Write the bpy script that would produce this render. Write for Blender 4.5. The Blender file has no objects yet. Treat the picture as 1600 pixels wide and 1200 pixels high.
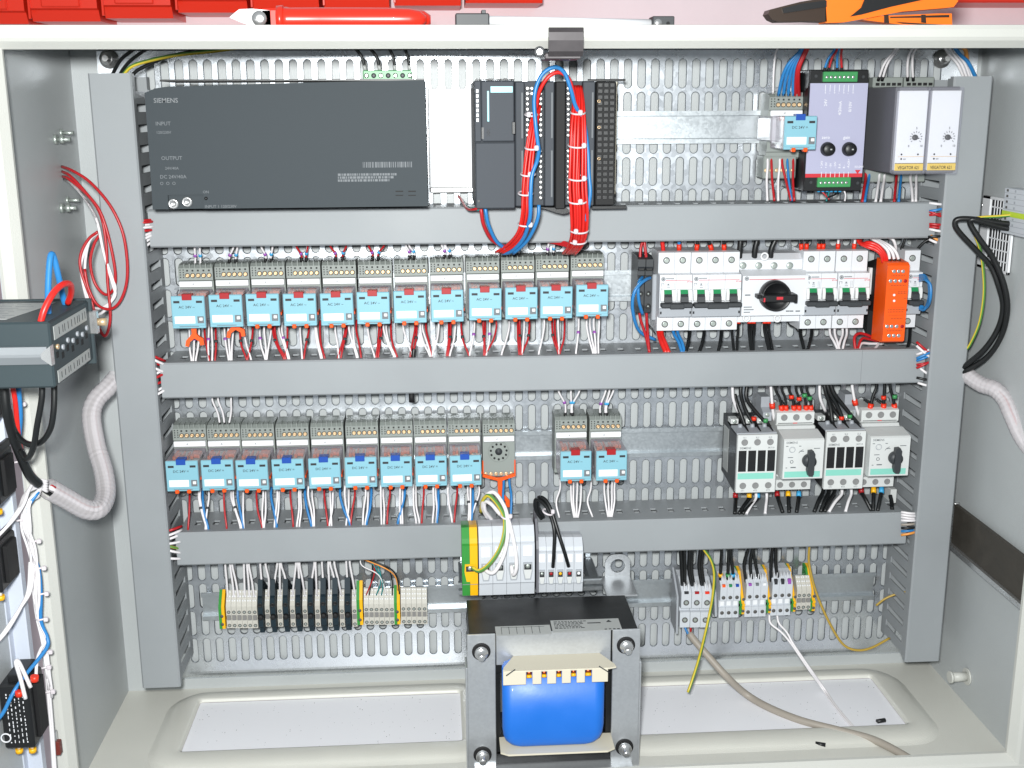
import bpy, bmesh, math, random
from mathutils import Vector, Matrix

random.seed(11)
scene = bpy.context.scene
C = scene.collection
S = 0.001                                   # millimetres to metres

# ------------------------------------------------------------------ camera
FOC = 1785.5227                             # focal length in photo pixels (1600 x 1200)
CAM = Vector((298.0, -1275.2, -47.7))       # mm: x right, y away from the viewer, z up; plate face at y = 0
def _rod(w):
    return Matrix.Rotation(w.length, 3, w.normalized())
RC = _rod(Vector((.2393, -.0661, -.0125))) @ Matrix(((1, 0, 0), (0, 0, -1), (0, 1, 0)))
cd = bpy.data.cameras.new('camera')
cd.sensor_width = 36; cd.lens = FOC * 36 / 1600; cd.clip_start = .02; cd.clip_end = 50
cam = bpy.data.objects.new('camera', cd); C.objects.link(cam)
m3 = Matrix((RC[0], -RC[1], -RC[2])).transposed()
cam.matrix_world = Matrix.Translation(CAM * S) @ m3.to_4x4()
scene.camera = cam

# ------------------------------------------------------------------ light: camera flash and the dim room round it
w = bpy.data.worlds.new('World'); scene.world = w; w.use_nodes = True
bg = w.node_tree.nodes['Background']
bg.inputs[0].default_value = (.86, .94, 1.0, 1); bg.inputs[1].default_value = .36
fl = bpy.data.lights.new('flash', 'AREA'); fl.shape = 'DISK'; fl.size = .07; fl.energy = 23.5; fl.color = (.98, 1, .985)
flash = bpy.data.objects.new('flash', fl); C.objects.link(flash)
flash.location = Vector((268, -1290, 14)) * S
flash.rotation_euler = (Vector((360, 0, -330)) * S - flash.location).to_track_quat('-Z', 'Y').to_euler()
scene.view_settings.view_transform = 'Standard'; scene.view_settings.look = 'None'
scene.view_settings.exposure = 0; scene.view_settings.gamma = 1
scene.render.engine = 'CYCLES'
scene.cycles.max_bounces = 7; scene.cycles.transparent_max_bounces = 10; scene.cycles.diffuse_bounces = 3
scene.cycles.glossy_bounces = 3; scene.cycles.transmission_bounces = 4
scene.cycles.caustics_reflective = False; scene.cycles.caustics_refractive = False
scene.cycles.use_denoising = True

# ------------------------------------------------------------------ pixel <-> place
def _ray(px, py):
    return RC.transposed() @ Vector(((px - 800) / FOC, (py - 600) / FOC, 1))
def U(px, py, h=0):
    """the point (x, h, z) at height h above the plate seen at photo pixel px, py"""
    d = _ray(px, py); t = (-h - CAM.y) / d.y; p = CAM + d * t
    return (p.x, h, p.z)
def UX(px, py, X):
    d = _ray(px, py); t = (X - CAM.x) / d.x; p = CAM + d * t
    return (p.x, -p.y, p.z)
def UZ(px, py, Z):
    d = _ray(px, py); t = (Z - CAM.z) / d.z; p = CAM + d * t
    return (p.x, -p.y, p.z)

# ------------------------------------------------------------------ materials
def lin(c):
    def g(u):
        u /= 255.
        return u / 12.92 if u <= .04045 else ((u + .055) / 1.055) ** 2.4
    return tuple(g(u) for u in c) + (1,)
def mat(name, rgb, rough=.5, metal=0, bump=0, bscale=500, var=0, vscale=40, alpha=1, coat=0, spec=.5, trans=0, emit=0):
    m = bpy.data.materials.new(name); m.use_nodes = True
    n = m.node_tree.nodes; l = m.node_tree.links; b = n['Principled BSDF']
    col = lin(rgb)
    b.inputs['Base Color'].default_value = col; b.inputs['Roughness'].default_value = rough
    b.inputs['Metallic'].default_value = metal; b.inputs['Alpha'].default_value = alpha
    b.inputs['Coat Weight'].default_value = coat; b.inputs['Specular IOR Level'].default_value = spec
    b.inputs['Transmission Weight'].default_value = trans
    if var or bump:
        tc = n.new('ShaderNodeTexCoord')
    if var:
        nz = n.new('ShaderNodeTexNoise'); nz.inputs['Scale'].default_value = vscale; nz.inputs['Detail'].default_value = 5
        l.new(tc.outputs['Object'], nz.inputs['Vector'])
        mp = n.new('ShaderNodeMapRange'); mp.inputs['From Min'].default_value = .3; mp.inputs['From Max'].default_value = .7
        mp.inputs['To Min'].default_value = 1 - var; mp.inputs['To Max'].default_value = 1 + var
        l.new(nz.outputs['Fac'], mp.inputs['Value'])
        hs = n.new('ShaderNodeHueSaturation'); hs.inputs['Color'].default_value = col
        l.new(mp.outputs['Result'], hs.inputs['Value']); l.new(hs.outputs['Color'], b.inputs['Base Color'])
        m2 = n.new('ShaderNodeMapRange'); m2.inputs['From Min'].default_value = .3; m2.inputs['From Max'].default_value = .7
        m2.inputs['To Min'].default_value = max(.03, rough - .08); m2.inputs['To Max'].default_value = min(1, rough + .08)
        l.new(nz.outputs['Fac'], m2.inputs['Value']); l.new(m2.outputs['Result'], b.inputs['Roughness'])
    if bump:
        nb = n.new('ShaderNodeTexNoise'); nb.inputs['Scale'].default_value = bscale; nb.inputs['Detail'].default_value = 2
        l.new(tc.outputs['Object'], nb.inputs['Vector'])
        bp = n.new('ShaderNodeBump'); bp.inputs['Strength'].default_value = bump; bp.inputs['Distance'].default_value = .001
        l.new(nb.outputs['Fac'], bp.inputs['Height']); l.new(bp.outputs['Normal'], b.inputs['Normal'])
    return m
def zinc(name, rgb, rough, vs=220, met=.8):
    """galvanised sheet: cell-like spangle and cloudy roughness"""
    m = mat(name, rgb, rough, met)
    n = m.node_tree.nodes; l = m.node_tree.links; b = n['Principled BSDF']
    tc = n.new('ShaderNodeTexCoord')
    vo = n.new('ShaderNodeTexVoronoi'); vo.inputs['Scale'].default_value = vs
    nz = n.new('ShaderNodeTexNoise'); nz.inputs['Scale'].default_value = 14; nz.inputs['Detail'].default_value = 6
    l.new(tc.outputs['Object'], vo.inputs['Vector']); l.new(tc.outputs['Object'], nz.inputs['Vector'])
    sep = n.new('ShaderNodeSeparateColor'); l.new(vo.outputs['Color'], sep.inputs['Color'])
    ad = n.new('ShaderNodeMath'); ad.operation = 'MULTIPLY_ADD'; ad.inputs[1].default_value = .35
    l.new(sep.outputs[0], ad.inputs[0]); l.new(nz.outputs['Fac'], ad.inputs[2])
    mp = n.new('ShaderNodeMapRange'); mp.inputs['From Min'].default_value = .3; mp.inputs['From Max'].default_value = 1.05
    mp.inputs['To Min'].default_value = .92; mp.inputs['To Max'].default_value = 1.06
    l.new(ad.outputs[0], mp.inputs['Value'])
    hs = n.new('ShaderNodeHueSaturation'); hs.inputs['Color'].default_value = lin(rgb)
    l.new(mp.outputs[0], hs.inputs['Value']); l.new(hs.outputs[0], b.inputs['Base Color'])
    m2 = n.new('ShaderNodeMapRange'); m2.inputs['From Min'].default_value = .3; m2.inputs['From Max'].default_value = 1.05
    m2.inputs['To Min'].default_value = rough - .05; m2.inputs['To Max'].default_value = rough + .07
    l.new(ad.outputs[0], m2.inputs['Value']); l.new(m2.outputs[0], b.inputs['Roughness'])
    return m
M = {}
M['paint'] = mat('light_grey_paint', (196, 196, 190), .42, 0, .25, 900, .03, 9)
M['paint_in'] = mat('grey_inside_paint', (181, 185, 186), .40, 0, .25, 900, .04, 7)
M['plate'] = zinc('galvanised_plate', (216, 221, 227), .28, 220, .87)
M['rail'] = zinc('galvanised_rail', (200, 206, 210), .34, 420, .85)
M['steel'] = zinc('transformer_steel', (200, 203, 206), .33, 420, .66)
M['bright'] = mat('bright_plated_steel', (220, 220, 220), .24, .85)
M['screw'] = mat('plated_screw', (188, 196, 190), .35, .6)
M['brass'] = mat('brass_screw', (226, 196, 156), .35, .55)
M['duct'] = mat('grey_duct_plastic', (146, 150, 153), .52, 0, .12, 1500, .045, 9)
M['psu'] = mat('dark_grey_housing', (60, 66, 70), .62, 0, .15, 2200, spec=.2)
M['plc'] = mat('anthracite_housing', (70, 74, 80), .6, 0, .15, 2200, spec=.22)
M['black'] = mat('black_plastic', (22, 23, 25), .42, 0, .1, 1200)
M['blackm'] = mat('matt_black', (14, 14, 16), .7)
M['char'] = mat('charcoal_plastic', (52, 55, 58), .5)
M['sock'] = mat('socket_grey_plastic', (138, 144, 140), .5, 0, .1, 1500)
M['cyan'] = mat('relay_cyan_label', (128, 178, 193), .42, coat=.05)
M['white'] = mat('white_plastic', (222, 222, 222), .45)
M['label'] = mat('white_label', (232, 233, 236), .4)
M['offwhite'] = mat('off_white_plastic', (205, 207, 206), .45)
M['mcb'] = mat('breaker_white', (214, 216, 220), .42)
M['mcbg'] = mat('breaker_grey', (160, 164, 170), .45)
M['red'] = mat('red_plastic', (158, 20, 26), .4)
M['blue'] = mat('blue_plastic', (22, 72, 160), .4)
M['green'] = mat('green_plastic', (30, 130, 78), .4)
M['grnterm'] = mat('green_terminal', (62, 142, 84), .4)
M['yellow'] = mat('yellow_plastic', (238, 178, 20), .4)
M['pegreen'] = mat('earth_green', (52, 138, 58), .4)
M['orange'] = mat('orange_plastic', (242, 88, 14), .42)
M['orangec'] = mat('orange_contact_block', (214, 110, 70), .5)
M['copper'] = mat('copper', (190, 92, 60), .35, .9)
M['teal'] = mat('teal_band', (132, 200, 184), .45)
M['lav'] = mat('lavender_face', (170, 170, 194), .42, 0, .15, 1500)
M['beige'] = mat('beige_terminal', (190, 187, 178), .5)
M['termg'] = mat('terminal_grey', (196, 200, 206), .45)
M['dkblue'] = mat('slate_fuse_block', (30, 44, 52), .55, spec=.2)
M['cream'] = mat('cream_bobbin', (208, 201, 182), .5)
M['coil'] = mat('blue_tape_winding', (24, 104, 198), .42, 0, .05, 300, .03, 30, coat=.08)
M['core'] = mat('black_lamination', (26, 27, 28), .42, .3, .1, 900, .1, 30)
M['ink'] = mat('black_print', (38, 40, 44), .6)
M['inkw'] = mat('white_print', (222, 222, 226), .6)
M['inkm'] = mat('mid_grey_print', (124, 127, 130), .6)
M['inkg'] = mat('faint_grey_print', (106, 110, 114), .6)
M['inkr'] = mat('red_print', (196, 40, 52), .6)
M['wred'] = mat('red_insulation', (176, 30, 36), .38)
M['wredb'] = mat('bright_red_insulation', (212, 38, 32), .36)
M['wwht'] = mat('white_insulation', (226, 222, 224), .4)
M['wblu'] = mat('blue_insulation', (44, 122, 184), .38)
M['wblk'] = mat('black_insulation', (20, 22, 23), .4)
M['wgry'] = mat('grey_cable_sheath', (156, 148, 138), .5)
M['wteal'] = mat('teal_insulation', (30, 130, 130), .4)
M['wyel'] = mat('yellow_insulation', (214, 190, 30), .4)
M['wora'] = mat('orange_insulation', (226, 150, 70), .4)
M['purple'] = mat('purple_marker', (150, 80, 170), .5)
M['cyanr'] = mat('cyan_marker', (60, 160, 210), .5)
M['ferr'] = mat('red_ferrule', (226, 52, 24), .4)
M['tie'] = mat('nylon_tie', (214, 206, 210), .35)
M['redbin'] = mat('red_bin_plastic', (226, 48, 24), .35)
M['bag'] = mat('wall_whitewash', (236, 216, 220), .8, 0, .6, 60, .05, 6)
M['gland'] = mat('pale_gland_plate', (216, 216, 228), .45, 0, 0, 0, .02, 20)
M['boxg'] = mat('green_grey_case', (46, 58, 62), .5, 0, .1, 1500)
M['lightlab'] = mat('grey_label', (166, 168, 166), .45)
M['holed'] = mat('dark_well', (84, 82, 80), .6)
M['brown'] = mat('dark_brown_board', (64, 60, 54), .6, 0, 0, 0, .12, 60)
def clearmat(name, rgb, opac, rough=.08):
    m = bpy.data.materials.new(name); m.use_nodes = True
    n = m.node_tree.nodes; l = m.node_tree.links; b = n['Principled BSDF']
    b.inputs['Base Color'].default_value = lin(rgb); b.inputs['Roughness'].default_value = rough
    tr = n.new('ShaderNodeBsdfTransparent'); tr.inputs[0].default_value = (.93, .93, .95, 1)
    mx = n.new('ShaderNodeMixShader'); mx.inputs[0].default_value = opac
    l.new(tr.outputs[0], mx.inputs[1]); l.new(b.outputs[0], mx.inputs[2])
    l.new(mx.outputs[0], n['Material Output'].inputs['Surface'])
    return m
M['clear'] = clearmat('clear_relay_cover', (196, 188, 196), .40, .12)
M['clearl'] = clearmat('clear_lid', (226, 222, 232), .42)
M['hose'] = clearmat('milky_hose', (226, 220, 222), .55, .25)
M['wolv'] = mat('olive_insulation', (176, 146, 62), .4)
def stripes(name, a, b_, sc):
    """green and yellow earth insulation: stripes that run along the strand (by the angle round the mesh's v map)"""
    m = mat(name, a, .4); n = m.node_tree.nodes; l = m.node_tree.links
    uv = n.new('ShaderNodeUVMap'); sp = n.new('ShaderNodeSeparateXYZ'); l.new(uv.outputs[0], sp.inputs[0])
    mt = n.new('ShaderNodeMath'); mt.operation = 'GREATER_THAN'; mt.inputs[1].default_value = .5
    md = n.new('ShaderNodeMath'); md.operation = 'FRACT'
    ml = n.new('ShaderNodeMath'); ml.operation = 'MULTIPLY'; ml.inputs[1].default_value = sc
    l.new(sp.outputs[1], ml.inputs[0]); l.new(ml.outputs[0], md.inputs[0]); l.new(md.outputs[0], mt.inputs[0])
    mx = n.new('ShaderNodeMix'); mx.data_type = 'RGBA'
    mx.inputs[6].default_value = lin(a); mx.inputs[7].default_value = lin(b_)
    l.new(mt.outputs[0], mx.inputs[0]); l.new(mx.outputs[2], n['Principled BSDF'].inputs['Base Color'])
    return m
M['wyg'] = stripes('green_yellow_insulation', (84, 134, 62), (208, 186, 58), 2)

# ------------------------------------------------------------------ mesh builder, in mm, coordinates (x, h towards viewer, z)
class MB:
    def __init__(s): s.v = []; s.f = []; s.sm = []; s.uv = {}
    def face(s, idx, smooth=False): s.f.append(tuple(idx)); s.sm.append(smooth)
    def box(s, x0, x1, h0, h1, z0, z1, c=0):
        if x0 > x1: x0, x1 = x1, x0
        if h0 > h1: h0, h1 = h1, h0
        if z0 > z1: z0, z1 = z1, z0
        b = len(s.v); L = ((x0, x1), (h0, h1), (z0, z1))
        c = min(c, (x1 - x0) * .45, (h1 - h0) * .45, (z1 - z0) * .45)
        if c <= 0:
            for i in (0, 1):
                for j in (0, 1):
                    for k in (0, 1): s.v.append((L[0][i], L[1][j], L[2][k]))
            for q in ((0, 1, 3, 2), (4, 6, 7, 5), (0, 4, 5, 1), (2, 3, 7, 6), (0, 2, 6, 4), (1, 5, 7, 3)): s.face([b + i for i in q])
            return s
        ix = {}
        for i in (0, 1):
            for j in (0, 1):
                for k in (0, 1):
                    p = [L[0][i], L[1][j], L[2][k]]; q = [p[0] + (c, -c)[i], p[1] + (c, -c)[j], p[2] + (c, -c)[k]]
                    for a in range(3):
                        r = q[:]; r[a] = p[a]; ix[i, j, k, a] = len(s.v); s.v.append(tuple(r))
        for a in range(3):
            o = [x for x in range(3) if x != a]
            for e in (0, 1):
                cy = []
                for u, v in ((0, 0), (1, 0), (1, 1), (0, 1)):
                    t = [0, 0, 0]; t[a] = e; t[o[0]] = u; t[o[1]] = v; cy.append(ix[(*t, a)])
                s.face(cy)
        for a in range(3):                                      # edges along axis a
            o = [x for x in range(3) if x != a]
            for u in (0, 1):
                for v in (0, 1):
                    t0 = [0, 0, 0]; t1 = [0, 0, 0]; t1[a] = 1
                    for t in (t0, t1): t[o[0]] = u; t[o[1]] = v
                    s.face((ix[(*t0, o[0])], ix[(*t0, o[1])], ix[(*t1, o[1])], ix[(*t1, o[0])]))
        for i in (0, 1):
            for j in (0, 1):
                for k in (0, 1): s.face([ix[i, j, k, a] for a in range(3)])
        return s
    def prism(s, poly, lo, hi, axis='x', smooth=False):
        b = len(s.v); n = len(poly)
        for t in (lo, hi):
            for (p, q) in poly:
                s.v.append((t, p, q) if axis == 'x' else (p, t, q) if axis == 'h' else (p, q, t))
        s.face(range(b, b + n)); s.face(range(b + n, b + 2 * n))
        for i in range(n):
            j = (i + 1) % n; s.face((b + i, b + j, b + n + j, b + n + i), smooth)
        return s
    def tube(s, path, r, n=6, caps=True, radii=None, uvs=False):
        P = [Vector(p) for p in path]; b = len(s.v); m = len(P)
        t0 = (P[1] - P[0]).normalized()
        up = Vector((0, 0, 1)) if abs(t0.z) < .9 else Vector((1, 0, 0))
        u = t0.cross(up).normalized()
        for i, p in enumerate(P):
            t = (P[min(i + 1, m - 1)] - P[max(i - 1, 0)])
            if t.length < 1e-9: t = t0
            t = t.normalized(); u = (u - t * u.dot(t))
            u = u.normalized() if u.length > 1e-6 else t.orthogonal().normalized()
            v = t.cross(u); rr = radii[i] if radii else r
            for k in range(n):
                a = 2 * math.pi * k / n
                s.v.append(tuple(p + (u * math.cos(a) + v * math.sin(a)) * rr))
        for i in range(m - 1):
            for k in range(n):
                k2 = (k + 1) % n
                if uvs: s.uv[len(s.f)] = ((i, k / n), (i, (k + 1) / n), (i + 1, (k + 1) / n), (i + 1, k / n))
                s.face((b + i * n + k, b + i * n + k2, b + (i + 1) * n + k2, b + (i + 1) * n + k), True)
        if caps:
            s.face(range(b, b + n)); s.face(range(b + (m - 1) * n, b + m * n))
        return s
    def cyl(s, a, b_, r, n=14, r2=None):
        return s.tube([a, b_], r, n, True, [r, r if r2 is None else r2])
    def lathe(s, cx, cz, prof, n=20, h=True):
        """profile [(h, r)...] turned round the axis that points at the viewer"""
        b = len(s.v); m = len(prof)
        for (hh, r) in prof:
            for k in range(n):
                a = 2 * math.pi * k / n; s.v.append((cx + r * math.cos(a), hh, cz + r * math.sin(a)))
        for i in range(m - 1):
            for k in range(n):
                k2 = (k + 1) % n; s.face((b + i * n + k, b + i * n + k2, b + (i + 1) * n + k2, b + (i + 1) * n + k), True)
        s.face(range(b, b + n)); s.face(range(b + (m - 1) * n, b + m * n))
        return s
    def ring(s, c, nrm, R, r, n=18, k=6):
        nrm = Vector(nrm).normalized(); u = nrm.orthogonal().normalized(); v = nrm.cross(u); c = Vector(c)
        return s.tube([c + (u * math.cos(2 * math.pi * i / n) + v * math.sin(2 * math.pi * i / n)) * R for i in range(n + 1)], r, k, False)

ORG = {}
def setp(o, label=None, cat=None, group=None, kind=None):
    if label: o['label'] = label
    if cat: o['category'] = cat
    if group: o['group'] = group
    if kind: o['kind'] = kind
    return o
def thing(name, label, cat, loc=(0, 0, 0), group=None):
    o = bpy.data.objects.new(name, None); o.empty_display_size = .01; C.objects.link(o)
    o.location = (loc[0] * S, -loc[1] * S, loc[2] * S); ORG[o.name] = tuple(loc)
    return setp(o, label, cat, group)
def mesh_of(mb, name, m, org, closed=True):
    me = bpy.data.meshes.new(name)
    me.from_pydata([((x - org[0]) * S, -(h - org[1]) * S, (z - org[2]) * S) for x, h, z in mb.v], [], mb.f)
    me.polygons.foreach_set('use_smooth', mb.sm)
    if mb.uv:
        uv = me.uv_layers.new(name='uv')
        for fi, co in mb.uv.items():
            p = me.polygons[fi]
            for k, li in enumerate(p.loop_indices): uv.data[li].uv = (co[k][0] * .1, co[k][1])
    if closed:
        bm = bmesh.new(); bm.from_mesh(me); bmesh.ops.recalc_face_normals(bm, faces=bm.faces); bm.to_mesh(me); bm.free()
    me.materials.append(m); me.update()
    return me
def obj(name, mb, m, parent=None, label=None, cat=None, group=None, kind=None, org=None):
    m = M[m] if isinstance(m, str) else m
    if parent is not None: org = ORG[parent.name]
    elif org is None:
        n = len(mb.v); org = tuple(sum(p[i] for p in mb.v) / n for i in range(3))
    o = bpy.data.objects.new(name, mesh_of(mb, name, m, org)); C.objects.link(o)
    ORG[o.name] = org
    if parent is not None: o.parent = parent
    else: o.location = (org[0] * S, -org[1] * S, org[2] * S)
    return setp(o, label, cat, group, kind)
def rep(o, d, parent=None):
    """another part like o, sharing its mesh, moved by d mm"""
    c = o.copy(); C.objects.link(c); c.parent = parent or o.parent
    c.location = o.location + Vector((d[0] * S, -d[1] * S, d[2] * S)); ORG[c.name] = ORG[(parent or o.parent).name]
    return c
def kids(o): return [x for x in KID.get(o.name, [])]
def copy_tree(o, loc=None, label=None, parent=None):
    c = o.copy(); C.objects.link(c)
    if parent is not None: c.parent = parent
    if loc is not None: c.location = (loc[0] * S, -loc[1] * S, loc[2] * S)
    if label: c['label'] = label
    ORG[c.name] = loc or ORG[o.name]
    for ch in list(o.children): copy_tree(ch, None, None, c)
    return c
TXT = {}
def text(body, size, pos, m, parent, name='lettering', align='LEFT', rot=0, sx=1.0):
    """flat printed lettering facing the viewer; size = letter height in mm; pos = (x, h, z) of the baseline start"""
    key = (body, align)
    if key not in TXT:
        cu = bpy.data.curves.new('lettering', 'FONT'); cu.body = body; cu.align_x = align; cu.resolution_u = 2; cu.size = 1.4; cu.offset = .009
        t = bpy.data.objects.new('lettering', cu)
        me = bpy.data.meshes.new_from_object(t); bpy.data.objects.remove(t); TXT[key] = me
    me = TXT[key].copy(); me.materials.clear(); me.materials.append(M[m] if isinstance(m, str) else m)
    o = bpy.data.objects.new(name, me); C.objects.link(o); o.parent = parent
    org = ORG[parent.name]
    o.location = ((pos[0] - org[0]) * S, -(pos[1] - org[1]) * S, (pos[2] - org[2]) * S)
    o.rotation_euler = Matrix.Rotation(math.radians(rot), 3, 'Y').to_euler() if False else (math.pi / 2, math.radians(rot), 0)
    o.scale = (size * S * sx, size * S, size * S); ORG[o.name] = org
    return o
def smoothp(pts, k=6):
    P = [Vector(p) for p in pts]
    if len(P) < 3: return P
    Q = [P[0] * 2 - P[1]] + P + [P[-1] * 2 - P[-2]]; out = []
    for i in range(1, len(Q) - 2):
        a, b, c, d = Q[i - 1:i + 3]
        for j in range(k):
            t = j / k
            out.append(.5 * ((2 * b) + (c - a) * t + (2 * a - 5 * b + 4 * c - d) * t * t + (3 * b - a - 3 * c + d) * t ** 3))
    return out + [P[-1]]
def wire(pts, r, m, label, group=None, name='wire', cat='wire', n=6, k=5, parent=None):
    mb = MB().tube(smoothp(pts, k), r, n, True, None, m == 'wyg')
    return obj(name, mb, m, parent, label, None if parent else cat, group)
def PX(*pts): return [U(*p) for p in pts]
ORD = ['first', 'second', 'third', 'fourth', 'fifth', 'sixth', 'seventh', 'eighth', 'ninth', 'tenth', 'eleventh', 'twelfth', 'thirteenth', 'fourteenth']
# ================================================================== the cabinet
M['paint_lit'] = mat('flash_lit_floor_paint', (209, 208, 200), .38, 0, .25, 900, .04, 9)  # inside paint lightened to put the flash on the floor into its colour
cab = thing('control_cabinet', 'open light grey steel control cabinet shell around all the wiring', 'cabinet', (414, 0, -733))
XL, XR, ZF, ZT, HB, HF = -83, 907, -733, 17, -5.5, 250
obj('back_panel', MB().box(XL, XR, HB - 3, HB, ZF, ZT), 'paint_in', cab)
sd = obj('side_panel', MB().box(XL - 2, XL, HB - 3, HF - 1, ZF - 2, ZT), 'paint_in', cab)
obj('side_panel', MB().box(XR, XR + 2, HB - 3, HF - 1, ZF - 2, ZT), 'paint_in', cab)
obj('top_panel', MB().box(XL - 2, XR + 2, HB - 3, HF - 1, ZT, ZT + 2), 'paint', cab)
def bar(poly, lo, hi, ax): return MB().prism(poly, lo, hi, ax)
# front frame: rounded outer edge, flat lip, return edge
IL, IR, IB, IT = -66, 884, -710, 0
def frame_prof(o, i):       # profile in (h, t): o = outer edge, i = inner edge
    sg = 1 if i > o else -1
    return [(HF - 20, o), (HF - 4, o), (HF - 1, o + sg * 1.2), (HF, o + sg * 4), (HF, i - sg * 9), (HF - 2, i - sg * 6), (HF - 10, i), (HF - 14, i), (HF - 14, i - sg * 2), (HF - 20, o + sg * 2)]
obj('frame_bar', MB().prism([(h, z) for h, z in frame_prof(ZT + 2.5, IT)], XL - 2.5, XR + 2.5, 'x'), 'paint', cab)
obj('frame_bar', MB().prism([(h, z) for h, z in frame_prof(ZF - 2.5, IB)], XL - 2.5, XR + 2.5, 'x'), 'paint', cab)
def vbar(o, i):
    pr = frame_prof(o, i); return MB().prism([(x, h) for h, x in pr], IB - 8, IT + 8, 'z')
obj('frame_bar', vbar(XL - 2.5, IL), 'paint', cab)
obj('frame_bar', vbar(XR + 2.5, IR), 'paint', cab)
# floor with two pressed cable openings closed by pale gland plates
G = [(10, 316, 33, 143), (512, 818, 34, 146)]
def rrect(x0, x1, h0, h1, r, n=5):
    out = []
    for cx, cy, a0 in ((x1 - r, h1 - r, 0), (x0 + r, h1 - r, 90), (x0 + r, h0 + r, 180), (x1 - r, h0 + r, 270)):
        for i in range(n + 1):
            a = math.radians(a0 + 90 * i / n); out.append((cx + r * math.cos(a), cy + r * math.sin(a)))
    return out
def grid_with_holes(rects, X0, X1, H0, H1, z):
    """floor sheet: outer quad split into strips round the openings, each opening a pressed raised rim"""
    mb = MB(); xs = [X0, rects[0][0] - 45, rects[0][1] + 45, rects[1][0] - 45, rects[1][1] + 45, X1]
    ha, hb = min(r[2] for r in rects) - 28, max(r[3] for r in rects) + 40
    for i in range(5):
        for (h0, h1) in ((H0, ha), (ha, hb), (hb, H1)):
            if i in (1, 3) and h0 == ha: continue
            b = len(mb.v); mb.v += [(xs[i], h0, z), (xs[i + 1], h0, z), (xs[i + 1], h1, z), (xs[i], h1, z)]; mb.face((b, b + 1, b + 2, b + 3))
    for r, i in ((rects[0], 1), (rects[1], 3)):
        loops = []
        n = 5
        for off, rad, zz in ((36, 42, 0), (31, 40, 3.4), (24, 36, 5.6), (16, 28, 6.4), (4, 6, 6.4), (1, 5, 5.4), (0, 4, 2)):
            lp = rrect(r[0] - off, r[1] + off, r[2] - off * .72, r[3] + off, rad, n)
            loops.append([(x, h, z + zz) for x, h in lp])
        # corner quad ring from the cell's rectangle to the first loop
        cellc = [(xs[i + 1], hb), (xs[i], hb), (xs[i], ha), (xs[i + 1], ha)]
        b = len(mb.v)
        for x, h in cellc: mb.v.append((x, h, z))
        for lp in loops:
            mb.v += lp
        L = 4 * (n + 1); o = b + 4
        for q in range(4):
            for k in range(n): mb.face((b + q, o + q * (n + 1) + k, o + q * (n + 1) + k + 1))
            e = o + q * (n + 1) + n; nx = o + ((q + 1) % 4) * (n + 1)
            mb.face((b + q, e, nx, b + (q + 1) % 4))
        for li in range(len(loops) - 1):
            for k in range(L):
                k2 = (k + 1) % L
                mb.face((o + li * L + k, o + li * L + k2, o + (li + 1) * L + k2, o + (li + 1) * L + k), True)
    return mb
obj('floor_panel', grid_with_holes(G, XL, XR, HB, HF - 5, ZF), 'paint_lit', cab)
def speckled():
    m = mat('pale_gland_plate_with_filings', (243, 243, 248), .40)
    n = m.node_tree.nodes; l = m.node_tree.links
    tc = n.new('ShaderNodeTexCoord'); vo = n.new('ShaderNodeTexVoronoi'); vo.inputs['Scale'].default_value = 330
    nz = n.new('ShaderNodeTexNoise'); nz.inputs['Scale'].default_value = 22; nz.inputs['Detail'].default_value = 3
    l.new(tc.outputs['Object'], vo.inputs['Vector']); l.new(tc.outputs['Object'], nz.inputs['Vector'])
    a = n.new('ShaderNodeMath'); a.operation = 'MULTIPLY'; a.inputs[1].default_value = .40; l.new(nz.outputs['Fac'], a.inputs[0])
    su = n.new('ShaderNodeMath'); su.operation = 'SUBTRACT'; l.new(a.outputs[0], su.inputs[0]); su.inputs[1].default_value = .07
    lt = n.new('ShaderNodeMath'); lt.operation = 'LESS_THAN'; l.new(vo.outputs['Distance'], lt.inputs[0]); l.new(su.outputs[0], lt.inputs[1])
    sp = n.new('ShaderNodeSeparateColor'); l.new(vo.outputs['Color'], sp.inputs[0])
    gt = n.new('ShaderNodeMath'); gt.operation = 'GREATER_THAN'; gt.inputs[1].default_value = .86; l.new(sp.outputs[0], gt.inputs[0])
    mm = n.new('ShaderNodeMath'); mm.operation = 'MULTIPLY'; l.new(lt.outputs[0], mm.inputs[0]); l.new(gt.outputs[0], mm.inputs[1])
    mx = n.new('ShaderNodeMix'); mx.data_type = 'RGBA'; mx.inputs[6].default_value = lin((243, 243, 248)); mx.inputs[7].default_value = lin((70, 70, 76))
    l.new(mm.outputs[0], mx.inputs[0]); l.new(mx.outputs[2], n['Principled BSDF'].inputs['Base Color'])
    return m
M['glandp'] = speckled()
obj('gland_plate', MB().box(G[0][0], G[0][1], G[0][2], G[0][3], ZF - 1, ZF + 1.5), 'glandp', cab, 'white gland plate speckled with filings left of the transformer')
obj('gland_plate', MB().box(G[1][0], G[1][1], G[1][2], G[1][3], ZF - 1, ZF + 1.5), 'glandp', cab, 'white gland plate with cable lying across it')
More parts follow.
